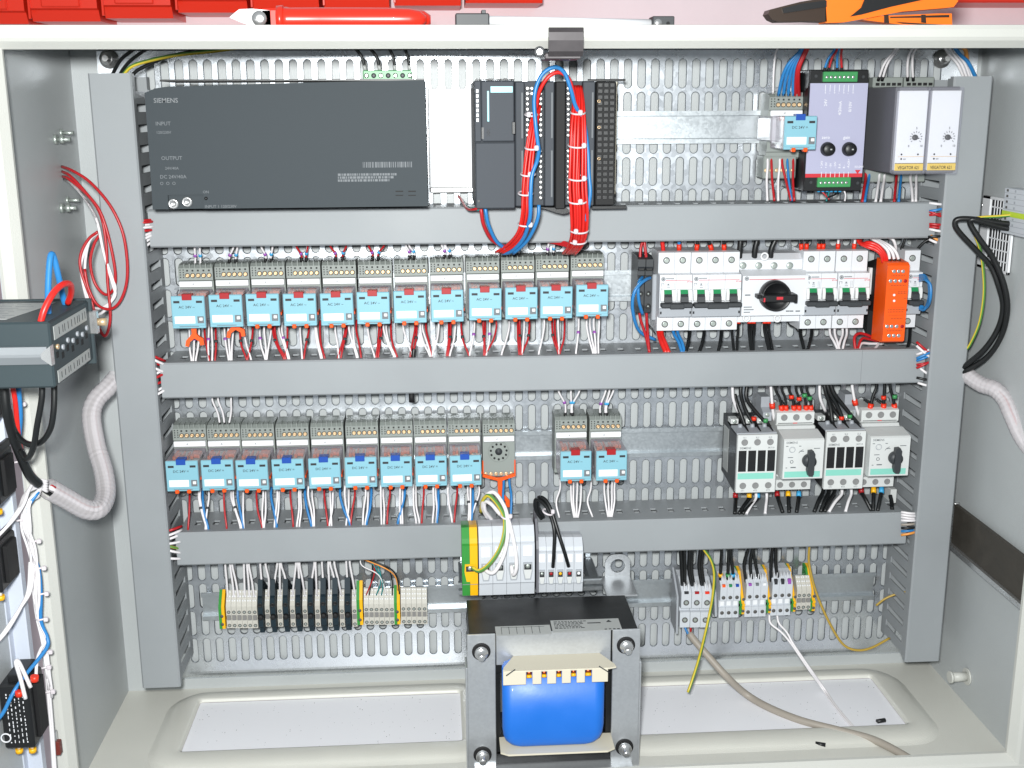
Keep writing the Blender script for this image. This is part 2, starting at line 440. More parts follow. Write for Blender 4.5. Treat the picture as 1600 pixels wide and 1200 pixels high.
# bolts through the left wall, peg on the right wall
for px, py in ((85, 218), (95, 325)):
    x, h, z = UX(px, py, XL)
    b = MB().cyl((XL, h, z), (XL + 3, h, z), 5.5, 6).cyl((XL + 3, h, z), (XL + 16, h, z), 2.2, 10).cyl((XL + 6, h + 1, z), (XL + 10, h + 1, z), 4.4, 6)
    b.cyl((XL, h - 22, z + 6), (XL + 2, h - 22, z + 6), 4.5, 6).cyl((XL + 2, h - 22, z + 6), (XL + 13, h - 22, z + 6), 1.9, 10)
    obj('wall_bolt', b, 'screw', cab)
pg = UX(1512, 1057, XR)
obj('wall_peg', MB().cyl((XR, pg[1], pg[2]), (XR - 2, pg[1], pg[2]), 10, 20).cyl((XR - 2, pg[1], pg[2]), (XR - 19, pg[1], pg[2]), 5.5, 16).cyl((XR - 19, pg[1], pg[2]), (XR - 22, pg[1], pg[2]), 7, 16), 'paint', cab)

# ================================================================== mounting plate: one galvanised sheet with slots
pl = thing('mounting_plate', 'galvanised perforated mounting plate at the back of the cabinet', 'plate', (412, 0, -722))
def slot_plate():
    mb = MB(); n = 5; t = -2.0; W2, L2 = 4.0, 15.2
    ZR = lambda r: -15.2 - r * 35.0
    for c in range(-1, 59):
        for r in range(20):
            cx, cz = c * 15.0, ZR(r)
            x0, x1, z0, z1 = cx - 7.5, cx + 7.5, cz - 17.5, cz + 17.5
            if c in (-1, 58):
                b = len(mb.v); mb.v += [(x0, 0, z0), (x1, 0, z0), (x1, 0, z1), (x0, 0, z1)]; mb.face((b, b + 1, b + 2, b + 3)); continue
            lp = rrect(cx - W2, cx + W2, cz - L2, cz + L2, W2, n)
            b = len(mb.v); mb.v += [(x1, 0, z1), (x0, 0, z1), (x0, 0, z0), (x1, 0, z0)]
            big = rrect(cx - W2 - .7, cx + W2 + .7, cz - L2 - .7, cz + L2 + .7, W2 + .7, n)
            o = len(mb.v); L = len(lp)
            mb.v += [(x, 0, z) for x, z in big]
            mb.v += [(x, -.6, z) for x, z in lp]
            mb.v += [(x, t, z) for x, z in lp]
            for q in range(4):
                for k in range(n): mb.face((b + q, o + q * (n + 1) + k, o + q * (n + 1) + k + 1))
                e = o + q * (n + 1) + n; nx = o + ((q + 1) % 4) * (n + 1); mb.face((b + q, e, nx, b + (q + 1) % 4))
            for k in range(L):
                k2 = (k + 1) % L
                mb.face((o + k, o + k2, o + L + k2, o + L + k), True); mb.face((o + L + k, o + L + k2, o + 2 * L + k2, o + 2 * L + k), True)
    X0, X1 = -54, 900; zt, zb = ZR(0) + 17.5, ZR(19) - 17.5
    def quad(a, b_, c_, d):
        b = len(mb.v); mb.v.extend((a, b_, c_, d)); mb.face((b, b + 1, b + 2, b + 3))
    quad((X0, 0, zb), (-22.5, 0, zb), (-22.5, 0, zt), (X0, 0, zt)); quad((877.5, 0, zb), (X1, 0, zb), (X1, 0, zt), (877.5, 0, zt))
    quad((X0, 0, zt), (X1, 0, zt), (X1, 0, zt + 7), (X0, 0, zt + 7))
    quad((X0, 0, zt + 7), (X1, 0, zt + 7), (X1, -6, zt + 10), (X0, -6, zt + 10))
    # lower edge: flat, then rolled back
    prev = (0, zb); 
    for i in range(0, 9):
        a = math.radians(i * 10.5); R = 16
        cur = (-R + R * math.cos(a), zb - 10 - R * math.sin(a))
        b = len(mb.v); mb.v += [(X0, prev[0], prev[1]), (X1, prev[0], prev[1]), (X1, cur[0], cur[1]), (X0, cur[0], cur[1])]; mb.face((b, b + 1, b + 2, b + 3), i > 0); prev = cur
    return mb
mp = slot_plate()
me = mesh_of(mp, 'perforated_sheet', M['plate'], ORG[pl.name], False)
o = bpy.data.objects.new('perforated_sheet', me); C.objects.link(o); o.parent = pl; ORG[o.name] = ORG[pl.name]
for px, py in ((170, 92), (1472, 92)):
    x, h, z = U(px, py, 2)
    obj('fixing_bolt', MB().lathe(x, z, [(0, 10), (2, 10), (2.2, 7), (8, 7), (9, 5), (9.2, 3.4), (17, 3.2)], 16), 'bright', pl)

# ================================================================== cable ducts
def duct_h(zt, zb, x0, x1, label, h=70, seams=()):
    t = thing('cable_duct', label, 'cable duct', ((x0 + x1) / 2, 0, zb))
    for xa, xb in zip([x0] + [s + .12 for s in seams], [s - .12 for s in seams] + [x1]): obj('duct_lid', MB().prism([(h - 9, zt + 1.2), (h - 1.5, zt + 1.2), (h, zt - .5), (h, zb + .5), (h - 1.5, zb - 1.2), (h - 9, zb - 1.2), (h - 9, zb - .2), (h - 2.5, zb + .8), (h - 2.5, zt - .8), (h - 9, zt + .2)], xa, xb, 'x'), 'duct', t)
    for nm, z in (('duct_wall', zt), ('duct_wall', zb)):
        mb = MB(); z0, z1 = (z - 2, z - .2) if z == zt else (z + .2, z + 2)
        mb.box(x0 + 2, x1 - 2, .5, 30, z0, z1)
        x = x0 + 2
        while x < x1 - 15:
            mb.box(x, x + 13.4, 30, 43, z0, z1); x += 20
        mb.box(x0 + 2, x1 - 2, 43, h - 3, z0, z1)
        obj(nm, mb, 'duct', t)
    obj('duct_base', MB().box(x0 + 2, x1 - 2, .4, 2.2, zb + 2.2, zt - 2.2), 'duct', t)
    return t
def duct_v(x0, x1, zt, zb, label, h=80):
    t = thing('cable_duct', label, 'cable duct', ((x0 + x1) / 2, 0, zb))
    obj('duct_lid', MB().prism([(x0 - 1.2, h - 9), (x0 - 1.2, h - 1.5), (x0 + .5, h), (x1 - .5, h), (x1 + 1.2, h - 1.5), (x1 + 1.2, h - 9), (x1 + .2, h - 9), (x1 - .8, h - 2.5), (x0 + .8, h - 2.5), (x0 - .2, h - 9)], zb, zt, 'z'), 'duct', t)
    for x in (x0, x1):
        mb = MB(); a, b = (x + .2, x + 2) if x == x0 else (x - 2, x - .2)
        mb.box(a, b, .5, 14, zb + 2, zt - 2)
        z = zb + 4
        while z < zt - 14:
            mb.box(a, b, 14, 62, z, z + 12.5); z += 20.5
        mb.box(a, b, 62, h - 3, zb + 2, zt - 2)
        obj('duct_wall', mb, 'duct', t)
    obj('duct_base', MB().box(x0 + 2.2, x1 - 2.2, .4, 2.2, zb + 2, zt - 2), 'duct', t)
    return t
duct_v(-41, -1, -15.5, -684.5, 'grey upright cable duct beside the wire loops on the left wall')
duct_v(840, 879.5, -21, -687, 'grey upright cable duct beside the fan grille on the right wall')
duct_h(-152.5, -188.5, 3, 836, 'topmost horizontal grey cable duct, under the dark power supply')
duct_h(-313.5, -350, 3, 837, 'middle horizontal grey cable duct, between the two relay rows', seams=(U(1347, 560, 70)[0],))
duct_h(-505, -541.5, 5, 832, 'lowest horizontal grey cable duct, above the terminal blocks')

# ================================================================== DIN rails
def rail(x0, x1, zt, zb, label, h0=.5):
    mb = MB(); a = 1.2; e = (zt - zb - 25) / 2
    mb.prism([(h0 + 7.5, zt), (h0 + 7.5, zt - e), (h0 + a, zt - e - .8), (h0 + a, zb + e + .8), (h0 + 7.5, zb + e), (h0 + 7.5, zb), (h0 + 6.2, zb), (h0 + 6.2, zb + e - 1), (h0, zb + e - .4), (h0, zt - e + .4), (h0 + 6.2, zt - e + 1), (h0 + 6.2, zt)], x0, x1, 'x')
    return obj('din_rail', mb, 'rail', None, label, 'rail')
rail(495, 690, -55, -90, 'bright galvanised rail between the dark controller and the lavender converter')
rail(14, 818, -229, -264, 'long galvanised rail carrying the upper relay row and breakers')
rail(16, 818, -414.5, -449.5, 'long galvanised rail carrying the lower relay row and contactors')
rail(14, 345, -603, -638, 'galvanised rail under the beige terminals left of the transformer')
rail(520, 826, -604, -639, 'galvanised rail under the terminals right of the transformer')

# ================================================================== the workshop wall behind
wl = MB().box(-1500, 2400, -352, -340, -1500, 1200)
obj('workshop_wall', wl, 'bag', None, kind='structure')
bins = [(-70, 44, 37), (47, 157, 33), (161, 271, 28), (275, 388, 19), (392, 500, 15), (504, 610, 12), (614, 722, 8), (726, 850, 4)]
for i, (a, b, y) in enumerate(bins):
    p = U(a, y, -255); q = U(b, y, -255); zb = p[2]; xa, xb = p[0] + 1.5, q[0] - 1.5
    lab = ['red storage bin at the end of the row, cut by the photo edge', 'red storage bin next to the end one on the left',
           'third red storage bin along, over the bare wall strip', 'red storage bin above the metal jaws of the red pliers',
           'red storage bin above the start of the red pliers handle', 'red storage bin above the middle of the red pliers handle',
           'red storage bin between the pliers and the white tube lamp', 'last red storage bin, above the white tube lamp'][i]
    t = thing('storage_bin', lab, 'bin', ((xa + xb) / 2, -300, zb), 'red bins on the wall behind the cabinet')
    mb = MB().prism([(-339, zb), (-262, zb), (-256, zb + 13), (-250, zb + 15), (-250, zb + 42), (-254, zb + 42), (-270, zb + 90), (-339, zb + 110)], xa, xb, 'x')
    obj('bin_body', mb, 'redbin', t)
    obj('label_holder', MB().box(xa + 16, xb - 20, -250.5, -246, zb + 16, zb + 40, 1.5), 'redbin', t)
    obj('bin_rib', MB().box(xa - .5, xa + 2.5, -251, -247, zb + 2, zb + 60, .6), 'redbin', t)
zb = U(1540, 4, -255)[2]
t = thing('storage_bin', 'dark red bin rail edge at the top right above the bare wall', 'bin', (1000, -300, zb), 'red bins on the wall behind the cabinet')
obj('bin_body', MB().box(U(1497, 4, -255)[0], U(1700, 4, -255)[0], -339, -255, zb, zb + 90, 2), 'redbin', t)
# ================================================================== big dark power supply
ps = thing('power_supply', 'large dark grey power supply box with green terminals on top', 'power supply', (157, 8, -145))
PH = 138
obj('housing', MB().prism([(24, -144.6), (291, -144.2), (290.6, -24), (180, -26), (46, -29.5), (36, -31), (25.6, -35)], 8, PH - 3, 'h'), 'psu', ps)
fr = [(38, -134), (291, -144.2), (290.6, -24), (180, -26), (46, -29.5), (36, -31), (25.6, -35)]
fr = [(25.2, -144.6), (25.6, -35), (36, -31), (46, -29.5), (180, -26), (290.6, -24), (291, -144.2), (74, -144.5), (74, -131), (40, -131), (40, -144.6)]
obj('front_cover', MB().prism(fr, PH - 3, PH, 'h'), 'psu', ps)
obj('terminal_well', MB().box(40, 74, PH - 6, PH - 4.5, -144.5, -131), 'blackm', ps)
for px, py in ((272, 318), (293.5, 315)):
    x, h, z = U(px, py, PH - 3)
    obj('output_terminal', MB().lathe(x, z, [(PH - 6, 5), (PH + 1, 5), (PH + 2, 3.5), (PH + .5, 3), (PH + .5, .6)], 16), 'bright', ps)
x, h, z = U(322, 310, PH)
obj('status_lamp', MB().lathe(x, z, [(PH - 1, 1.7), (PH + 1, 1.6), (PH + 1.6, .6)], 12), 'black', ps)
obj('vent_slot', MB().box(*[U(618, 300, PH)[0], U(630, 300, PH)[0]], PH, PH + .25, U(618, 300, PH)[2], U(618, 298, PH)[2]), 'blackm', ps)
obj('vent_slot', MB().box(*[U(638, 300, PH)[0], U(650, 300, PH)[0]], PH, PH + .25, U(638, 300, PH)[2], U(638, 298, PH)[2]), 'blackm', ps)
obj('vent_slot', MB().box(*[U(618, 306, PH)[0], U(630, 306, PH)[0]], PH, PH + .25, U(618, 306, PH)[2], U(618, 304.5, PH)[2]), 'blackm', ps)
obj('vent_slot', MB().box(*[U(638, 306, PH)[0], U(650, 306, PH)[0]], PH, PH + .25, U(638, 306, PH)[2], U(638, 304.5, PH)[2]), 'blackm', ps)
text('SIEMENS', 4.4, U(240, 160.5, PH + .3), 'inkm', ps)
for b, s, px, py in (('INPUT', 3.6, 243, 196), ('120/230V', 2.6, 244, 209), ('OUTPUT', 3.6, 252, 250), ('24V/40A', 2.6, 258, 265), ('DC 24V/40A', 3.4, 250, 279), ('O  O  O', 3, 250, 289), ('ON', 2.6, 317, 302), ('INPUT 1 120/230V', 2.8, 320, 325)):
    text(b, s, U(px, py, PH + .3), 'inkg', ps)
mb = MB(); random.seed(4); xx = U(567, 258, PH)[0]; zz = U(567, 262, PH)[2]
while xx < U(643, 258, PH)[0]:
    ww = random.choice((.5, .9, 1.5)); mb.box(xx, xx + ww, PH, PH + .2, zz, zz + 5.4); xx += ww + random.choice((.5, .8, 1.2))
obj('bar_code', mb, 'inkg', ps)
tb = obj('terminal_strip', MB().box(U(568, 115, 110)[0], U(644, 115, 110)[0], 96, 122, -25, -14.5, .8), 'grnterm', ps)
for i in range(7):
    x = U(572.5 + i * 11.3, 115, 122)[0]
    obj('terminal_screw', MB().lathe(x, -19.5, [(121, 2.6), (122.6, 2.4), (122.8, 1)], 10), 'bright' if i % 2 == 0 else 'char', ps)
def faint_lines(px, py, wpx, rows, m, parent, h, hgt=1.1, gap=4.6):
    q = MB(); random.seed(int(px))
    for r in range(rows):
        a = U(px, py + r * gap, h); x = a[0]; e = x + wpx * .66 * random.uniform(.7, 1)
        while x < e:
            d = random.uniform(.8, 3.2); q.box(x, min(e, x + d), h, h + .15, a[2] - hgt, a[2] + hgt); x += d + random.uniform(.5, 1.1)
    return obj('faint_print', q, m, parent)
faint_lines(528, 273, 92, 3, 'inkg', ps, PH)
obj('top_edge_strip', MB().box(40, 290, 60, PH - 3, -24.6, -22.8), 'black', ps)

# ================================================================== programmable controller and its two open modules
H1 = 128
cp = thing('controller', 'dark controller module with pale blue label strip and two doors', 'controller', (359, 8, -148))
obj('body', MB().box(338.5, 378, 8, H1 - 8, -148, -24.5, 1), 'plc', cp)
zc = U(770, 222, H1)[2]
obj('upper_door', MB().box(345, 377, H1 - 8, H1, zc + .5, -25, 1), 'plc', cp)
obj('lower_door', MB().box(338.6, 377.6, H1 - 8, H1, -148, zc - .5, 1), 'plc', cp)
obj('lamp_strip', MB().box(338.6, 344.5, H1 - 8, H1 - .8, zc + .5, -25, .5), 'plc', cp)
for i in range(7): obj('status_lamp', MB().box(340, 342.2, H1 - .8, H1 + .2, -36 - i * 4.6, -32.8 - i * 4.6), 'label', cp)
a, b = U(766.5, 135, H1), U(801, 144.5, H1)
M['cyanl'] = mat('pale_cyan_label', (140, 206, 214), .4)
obj('name_label', MB().box(a[0], b[0], H1, H1 + .4, b[2], a[2]), 'cyanl', cp)
a, b = U(761, 142, H1), U(764.5, 190, H1); obj('key_strip', MB().box(a[0], b[0], H1, H1 + .5, b[2], a[2], .2), 'cyanl', cp)
a, b = U(752.5, 199, H1), U(756, 217, H1); obj('mode_slot', MB().box(a[0], b[0], H1, H1 + .3, b[2], a[2]), 'black', cp)
text('X', 4, U(760, 208, H1 + .3), 'ink', cp); text('X', 4, U(760, 213, H1 + .3), 'ink', cp)
a = U(748, 314, H1); obj('catch', MB().box(a[0] - 1, a[0] + 1, H1, H1 + .8, a[2] - 1, a[2] + 1), 'black', cp)
a = U(803, 200, H1); obj('side_catch', MB().box(a[0] - 2, a[0] + 1.5, H1 - 4, H1 + 1, a[2] - 6, a[2] + 6, .5), 'black', cp)
mb = MB()
for i in range(22): mb.box(340 + i * 1.75, 341 + i * 1.75, H1 - 20, H1 - 4, -24.4, -23 + random.random() * .8)
obj('vent_grille', mb, 'black', cp)
def module(x0, x1, label, cols, strips, door):
    t = thing('io_module', label, 'controller', ((x0 + x1) / 2, 8, -148), 'controller input output modules')
    obj('body', MB().box(x0, x1, 8, 106, -147.5, -24.8, 1), 'plc', t)
    for a, b in strips:
        s = obj('strip_cover', MB().box(a, b, 106, 118, -147, -25.5, 1), 'plc', t)
        obj('label_line', MB().box(b - 3.2, b - 1.6, 118, 118.3, -80, -36), 'inkg', s); obj('label_line', MB().box(b - 3.2, b - 1.6, 118, 118.3, -138, -92), 'inkg', s)
    n = 0
    for px, y0, y1 in cols:
        y = y0
        while y <= y1:
            if not (219 < y < 234):
                x, h, z = U(px, y, 110); obj('terminal_screw', MB().lathe(x, z, [(105, 2.4), (110, 2.3), (110.4, 1)], 10), 'bright', t); n += 1
            y += 8.15
    d0, d1, hh0, hh1, z0 = door
    d = obj('open_door', MB().box(d0, d1, hh0, hh1, z0, -25.5, 1), 'blackm', t)
    return t, d
m1, d1 = module(378.6, 418, 'controller module with door swung open and slim red bundle', [(824, 138, 212), (831, 138, 150), (845, 138, 312)], [(378.8, 388), (408, 417.6)], (418.4, 428.5, 60, 122, -150))
obj('door_foot', MB().prism([(402, -148), (430, -149), (433, -151), (432, -154), (426, -155), (418, -153), (410, -150)], 100, 120, 'h'), 'black', m1)
m2, d2 = module(429, 459, 'controller module with textured open door and thick red bundle', [(888, 138, 312), (908, 138, 175)], [(446, 458)], (460, 480, 70, 112, -147.5))
mb = MB()
for i in range(20):
    for j in range(3): mb.box(461.5 + j * 6, 466.2 + j * 6, 112, 113, -31 - i * 5.8, -27 - i * 5.8, .3)
obj('door_cell', mb, 'black', d2 and m2, kind='stuff')
for px, py in ((936, 158), (936, 199), (936, 248)):
    x, h, z = U(px, py, 113.5); obj('door_pin', MB().ring((x, 113, z), (0, 1, 0), 1.3, .4, 10, 4), 'brass', m2)
obj('backing_strip', MB().box(480.5, 489, 8, 60, -140, -25), 'cream', m2)
obj('door_hinge', MB().box(458, 494, 100, 104, -152, -148.5, .5), 'black', m2)
obj('door_hinge', MB().box(458, 497, 60, 64, -24.5, -22, .5), 'black', m2)
# mounting rail ends of the controller
obj('profile_rail', MB().box(292, 340, 8, 12, -140, -30, 1), 'label', cp)
obj('profile_edge', MB().box(293, 340, 12, 20, -140, -134, 1), 'bright', cp)

# ================================================================== relays: socket + plug-in relay, first of each, then copies
SX = [-8.6, -3, 2.7, 8.5, 14.3]
def make_socket(label, group, lower=False):
    t = thing('relay_socket', label, 'relay socket', (0, 8, 0), group)
    b = MB()
    b.prism([(8, 43), (28, 43), (36, 42), (41, 39), (41, 26), (39, 25), (39, -18), (36, -19), (36, -24), (33, -26), (8, -26)], -18.1, 18.1, 'x')
    for i in range(6): b.box(-12 + i * 5.7, -11.2 + i * 5.7, 26, 41, 39, 43.8)
    obj('body', b, 'sock', t)
    mb = MB()
    for x in SX: mb.box(x - .9, x + .9, 41, 41.25, 35.6, 37.4); mb.lathe(x, 31.2, [(41, 2.65), (41.15, 2.65)], 12)
    for i in range(4):
        for j in (0, 1): mb.box(-16.6 + j * 3.3, -15.4 + j * 3.3, 41, 41.2, 36.6 - i * 2.6, 37.8 - i * 2.6)
    obj('wire_hole', mb, 'blackm', t)
    s0 = None
    for x in SX:
        if s0 is None:
            q = MB().lathe(x, 31.2, [(40.6, 2.15), (41.6, 2.0), (41.9, 1.5), (41.2, 1.3)], 10); q.box(x - 1.8, x + 1.8, 41.5, 41.95, 30.9, 31.4)
            s0 = obj('terminal_screw', q, 'brass', t); x0 = x
        else: rep(s0, (x - x0, 0, 0))
    obj('marker_strip', MB().box(-17.2, 17.4, 41, 45, 19.2, 25.4, .6), 'label', t)
    mk = ''.join(random.choice('123456789') for _ in range(2)); text('-K', 2.4, (-4, 45.15, 21.2), 'inkg', t)
    if lower:
        for i in range(6):
            x = -14.6 + i * 5.8; q = MB().lathe(x, -21.4, [(35.6, 2.3), (36.8, 2.1), (36.4, 1)], 10); obj('terminal_screw', q, 'brass', t)
    return t
def make_relay(label, group, flag, txt, clip):
    t = thing('plug_in_relay', label, 'relay', (0, 40, 0), group)
    obj('cover', MB().box(-17.3, 17.3, 41, 87.5, -17.2, 17, 1), 'clear', t)
    obj('contact_block', MB().box(-14, 14, 42, 52, -14, 15.4, 1), 'sock', t)
    obj('coil', MB().cyl((-7, 66, 0), (7, 66, 0), 8, 14), 'char', t)
    q = MB()
    for x, w_ in ((-12, 1.6), (-8.6, 1.4), (-4, .9), (2, 1), (6.4, 1.6), (9.4, 2), (13, 1.3)): q.box(x - w_, x + w_, 46 + abs(x) % 3 * 3, 70 - abs(x) % 2 * 5, 12, 15.9, .3)
    obj('contact_spring', q, 'orangec', t)
    obj('frame', MB().box(-15.5, 15.5, 78, 86, -15.5, 12, .6), 'mcbg', t)
    f = obj('front_label', MB().box(-17, 17, 87.5, 89.4, -17, 16.9, .5).box(-16.6, 16.6, 89.2, 89.9, -14.2, 16.4, .3), 'cyan', t)
    obj('flag', MB().box(-5.6, 4.4, 80, 90.6, 12.6, 19, .4), flag, t)
    for x0 in (-14.4, 8.6): obj('window', MB().box(x0, x0 + 6.2, 89.7, 90.05, 9.6, 12), 'ink', t)
    obj('write_field', MB().box(-14.2, 6.6, 89.6, 90.15, -11.8, -4.2, .1), 'label', t)
    bt = obj('test_button', MB().box(9, 15.4, 89.7, 90.2, -11.6, -4.4), 'inkg', t)
    obj('button_tip', MB().box(11, 14.6, 90, 92.2, -8.8, -5.4, .5), 'white', bt)
    obj('lower_groove', MB().box(-10, 10, 89.2, 89.95, -15.4, -14.9), 'inkg', t)
    text(txt, 2.7, (-9.4, 90.1, 4.2), 'ink', t, sx=1.06)
    if clip:
        c0 = obj('clip_tab', MB().box(-8.6, -4.4, 84, 91.4, -19.4, -15.2, .8), 'orange', t); rep(c0, (12.6, 0, 0))
        obj('clip_arm', MB().box(17.3, 18.2, 62, 82, -7, -4, .2), 'orange', t)
    return t
def relay_at(px, py): x, h, z = U(px, py, 90); return x + 17, z - 17
R1 = list(zip([266, 325, 383, 441, 499, 557.5, 615.5, 673, 732, 789, 845, 902], [463, 461, 459.5, 458.8, 457.8, 457, 455.3, 453, 451.2, 449.4, 447.6, 445.3]))
R2 = list(zip([257.5, 313, 368, 424, 480.5, 537, 593, 648, 703], [721.2, 720.6, 720, 719, 717.8, 716.4, 715, 714, 713]))
R3 = [(876, 706.2), (932, 705.4)]
GS1, GS2 = 'grey sockets of the upper relay row', 'grey sockets of the lower relay row'
soc = rl1 = rlb = None
X1 = []
for i, (px, py) in enumerate(R1):
    X, Z = relay_at(px, py); X1.append((X, Z))
    ls = ORD[i] + ' grey relay socket from the left in the upper row'
    if soc is None: soc = make_socket(ls, GS1); soc.location = (X * S, -.008, Z * S); ORG[soc.name] = (X, 8, Z); o = soc
    else: o = copy_tree(soc, (X, 8, Z), ls); o['group'] = GS1
    lr = ORD[i] + ' cyan relay with red flag from the left in the upper row'
    if i == 0:
        rl0 = make_relay(lr + ', orange clip hanging', 'red flag relays of the upper row', 'red', 'AC 24V ~', False); rl0.location = (X * S, -.04, Z * S); ORG[rl0.name] = (X, 40, Z)
    elif i == 1: o = copy_tree(rl0, (X, 40, Z), lr + ', orange clip hanging')
    elif rl1 is None: rl1 = make_relay(lr, 'red flag relays of the upper row', 'red', 'AC 24V ~', True); rl1.location = (X * S, -.04, Z * S); ORG[rl1.name] = (X, 40, Z)
    else: copy_tree(rl1, (X, 40, Z), lr).rotation_euler = (random.uniform(-.012, .012), random.uniform(-.010, .010), random.uniform(-.02, .02))
X2 = []
for i, (px, py) in enumerate(R2):
    X, Z = relay_at(px, py); X2.append((X, Z))
    o = copy_tree(soc, (X, 8, Z), ORD[i] + ' grey relay socket from the left in the lower row'); o['group'] = GS2
    lr = ORD[i] + ' cyan relay with blue flag from the left in the lower row'
    if rlb is None: rlb = make_relay(lr, 'blue flag relays of the lower row', 'blue', 'DC 24V =', True); rlb.location = (X * S, -.04, Z * S); ORG[rlb.name] = (X, 40, Z)
    else: copy_tree(rlb, (X, 40, Z), lr).rotation_euler = (random.uniform(-.012, .012), random.uniform(-.010, .010), random.uniform(-.02, .02))
X3 = []
for i, (px, py) in enumerate(R3):
    X, Z = relay_at(px, py); X3.append((X, Z))
    o = copy_tree(soc, (X, 8, Z), ('left' if i == 0 else 'right') + ' grey socket of the separate relay pair below the middle duct'); o['group'] = GS2
    o = copy_tree(rl1, (X, 40, Z), ('left' if i == 0 else 'right') + ' cyan red flag relay of the separate pair'); o['group'] = 'red flag relay pair'
# the empty socket
se = make_socket('empty grey relay socket with a round pin pattern and orange clip', GS2, True)
XE, ZE = 364.1, -434.6
for ch in [se]: ch.location = (XE * S, -.008, ZE * S)
ORG[se.name] = (0, 8, 0)
mb = MB().lathe(0, 6, [(39, 12), (40, 12), (40, 11), (39.2, 10.8)], 28)
obj('pin_circle', mb, 'sock', se)
for i in range(11):
    a = math.radians(90 + i * 360 / 11 + 16); obj('pin_hole', MB().lathe(9 * math.cos(a), 6 + 9 * math.sin(a), [(39.3, 1.25), (40.3, 1.25)], 8), 'blackm', se)
obj('key_hole', MB().lathe(0, 6, [(39.3, 4.2), (40.3, 4), (40.2, 2.6), (41, 2.4), (41.2, 1)], 14), 'char', se)
q = MB().prism([(-18.8, -18), (-18.8, -4), (-17.6, -4), (-17.4, -20), (-3, -24.5), (3, -24.5), (17.4, -20), (17.6, -4), (18.8, -4), (18.8, -23), (3.6, -28), (3.6, -42), (12, -52), (12, -60), (7.4, -60), (7.4, -53), (-1.2, -43), (-1.6, -28), (-18.8, -23)], 38, 41.5, 'h')
obj('retaining_clip', q, 'orange', se)
# hanging clips of the first two relays
for i, (cx, cz, dz) in enumerate(((X1[0][0], X1[0][1], 0), (X1[1][0], X1[1][1], 8))):
    c = MB().prism([(-2.6, -17), (2.6, -17), (2.4, -26 + dz), (5, -29 + dz), (9, -31 + dz), (9.6, -38 + dz), (5.6, -38.4 + dz), (5, -34 + dz), (0, -31 + dz), (-5, -34.5 + dz), (-6.4, -39.6 + dz), (-10, -39 + dz), (-8.8, -33 + dz), (-5, -29 + dz), (-2.4, -26 + dz)], 70, 74, 'h')
    c.v = [(x + cx + (1 if i == 0 else 6), h, z + cz) for x, h, z in c.v]
    obj('retaining_clip', c, 'orange', None, 'orange forked clip hanging under the ' + ORD[i] + ' upper relay', 'clip', 'loose orange clips')

# ================================================================== small relay at the top right, lavender converter, level switches
o = copy_tree(soc, (0, 8, 0), 'grey relay socket beside the lavender converter'); o['group'] = 'sockets at the top right'
a = U(1203, 152, 41); o.location = ((a[0] + 18) * S, -.008, (a[2] - 39) * S); XS, ZS = a[0] + 18, a[2] - 39
q = MB(); q.box(XS - 20, XS + 16, 8, 36, ZS - 47, ZS - 22, 1)
lo = obj('lower_terminal', q, 'sock', None); lo.parent = o; lo.location = (0, 0, 0)
for v in lo.data.vertices: pass
n = len(q.v); org = tuple(sum(p[k] for p in q.v) / n for k in range(3))
lo.location = ((org[0] - XS) * S, -(org[1] - 8) * S, (org[2] - ZS) * S)
for i in range(6):
    x = XS - 17 + i * 5.9; z = ZS - 38
    qq = MB().lathe(0, 0, [(0, 2.3), (1.2, 2.1), (1, 1)], 10); s = obj('terminal_screw', qq, 'brass', None, org=(0, 0, 0)); s.parent = o; s.location = ((x - XS) * S, -(36 - 8) * S, (z - ZS) * S)
a = U(1226, 182, 88)
o = copy_tree(rlb, (a[0] + 17, 40, a[2] - 16.5), 'single cyan relay with blue flag overlapping the lavender converter'); o['group'] = 'relay at the top right'
t = thing('rail_clip', 'clear stepped end clip on the bright rail left of the blue flag relay', 'clip', U(1205, 215, 8))
a, b = U(1205, 182, 60), U(1225, 222, 60); obj('clip_body', MB().box(a[0], b[0], 8, 60, b[2], a[2], 2), 'clearl', t)
a, b = U(1200, 183, 30), U(1206, 232, 30); obj('clip_edge', MB().box(a[0], b[0], 8, 34, b[2], a[2], 1), 'clearl', t)

cv = thing('signal_converter', 'lavender faced signal converter with two black knobs', 'converter', (724, 8, -138))
x0, x1, z1, z0 = U(1266, 108, 60)[0], U(1357, 112, 60)[0] + 1, -13.2, -139.5
obj('housing', MB().box(x0, x1, 8, 58, z0, z1, 1), 'black', cv)
obj('end_plate', MB().box(x0 + .6, x1 - .6, 58, 60, z0 + .5, z1 - .5, .5), 'black', cv)
zt, zb, zr = U(1310, 130, 60)[2], U(1305, 271, 60)[2], U(1305, 276, 60)[2]
obj('face_plate', MB().box(x0 + .8, x1 - .8, 60, 61, zb, zt), 'lav', cv)
obj('red_stripe', MB().box(x0 + .8, x1 - .8, 60, 61, zr - .6, zb - .05), 'inkr', cv)
obj('side_cover', MB().box(x0 - 9, x0 - .2, 8, 30, z0 + 2, z1 - 2, 1), 'black', cv)
for (pa, pb, pz) in ((1286, 1340, 120), (1277, 1329, 285)):
    a, b = U(pa, pz, 62), U(pb, pz, 62)
    g = obj('terminal_strip', MB().box(a[0], b[0], 50, 63, a[2] - 5.2, a[2] + 5.2, .6), 'grnterm', cv)
    for i in range(7):
        x = a[0] + 4 + i * (b[0] - a[0] - 8) / 6.2; obj('terminal_screw', MB().lathe(x, a[2] - .4, [(62.6, 1.7), (63.4, 1.6), (63.4, .5)], 8), 'bright', g)
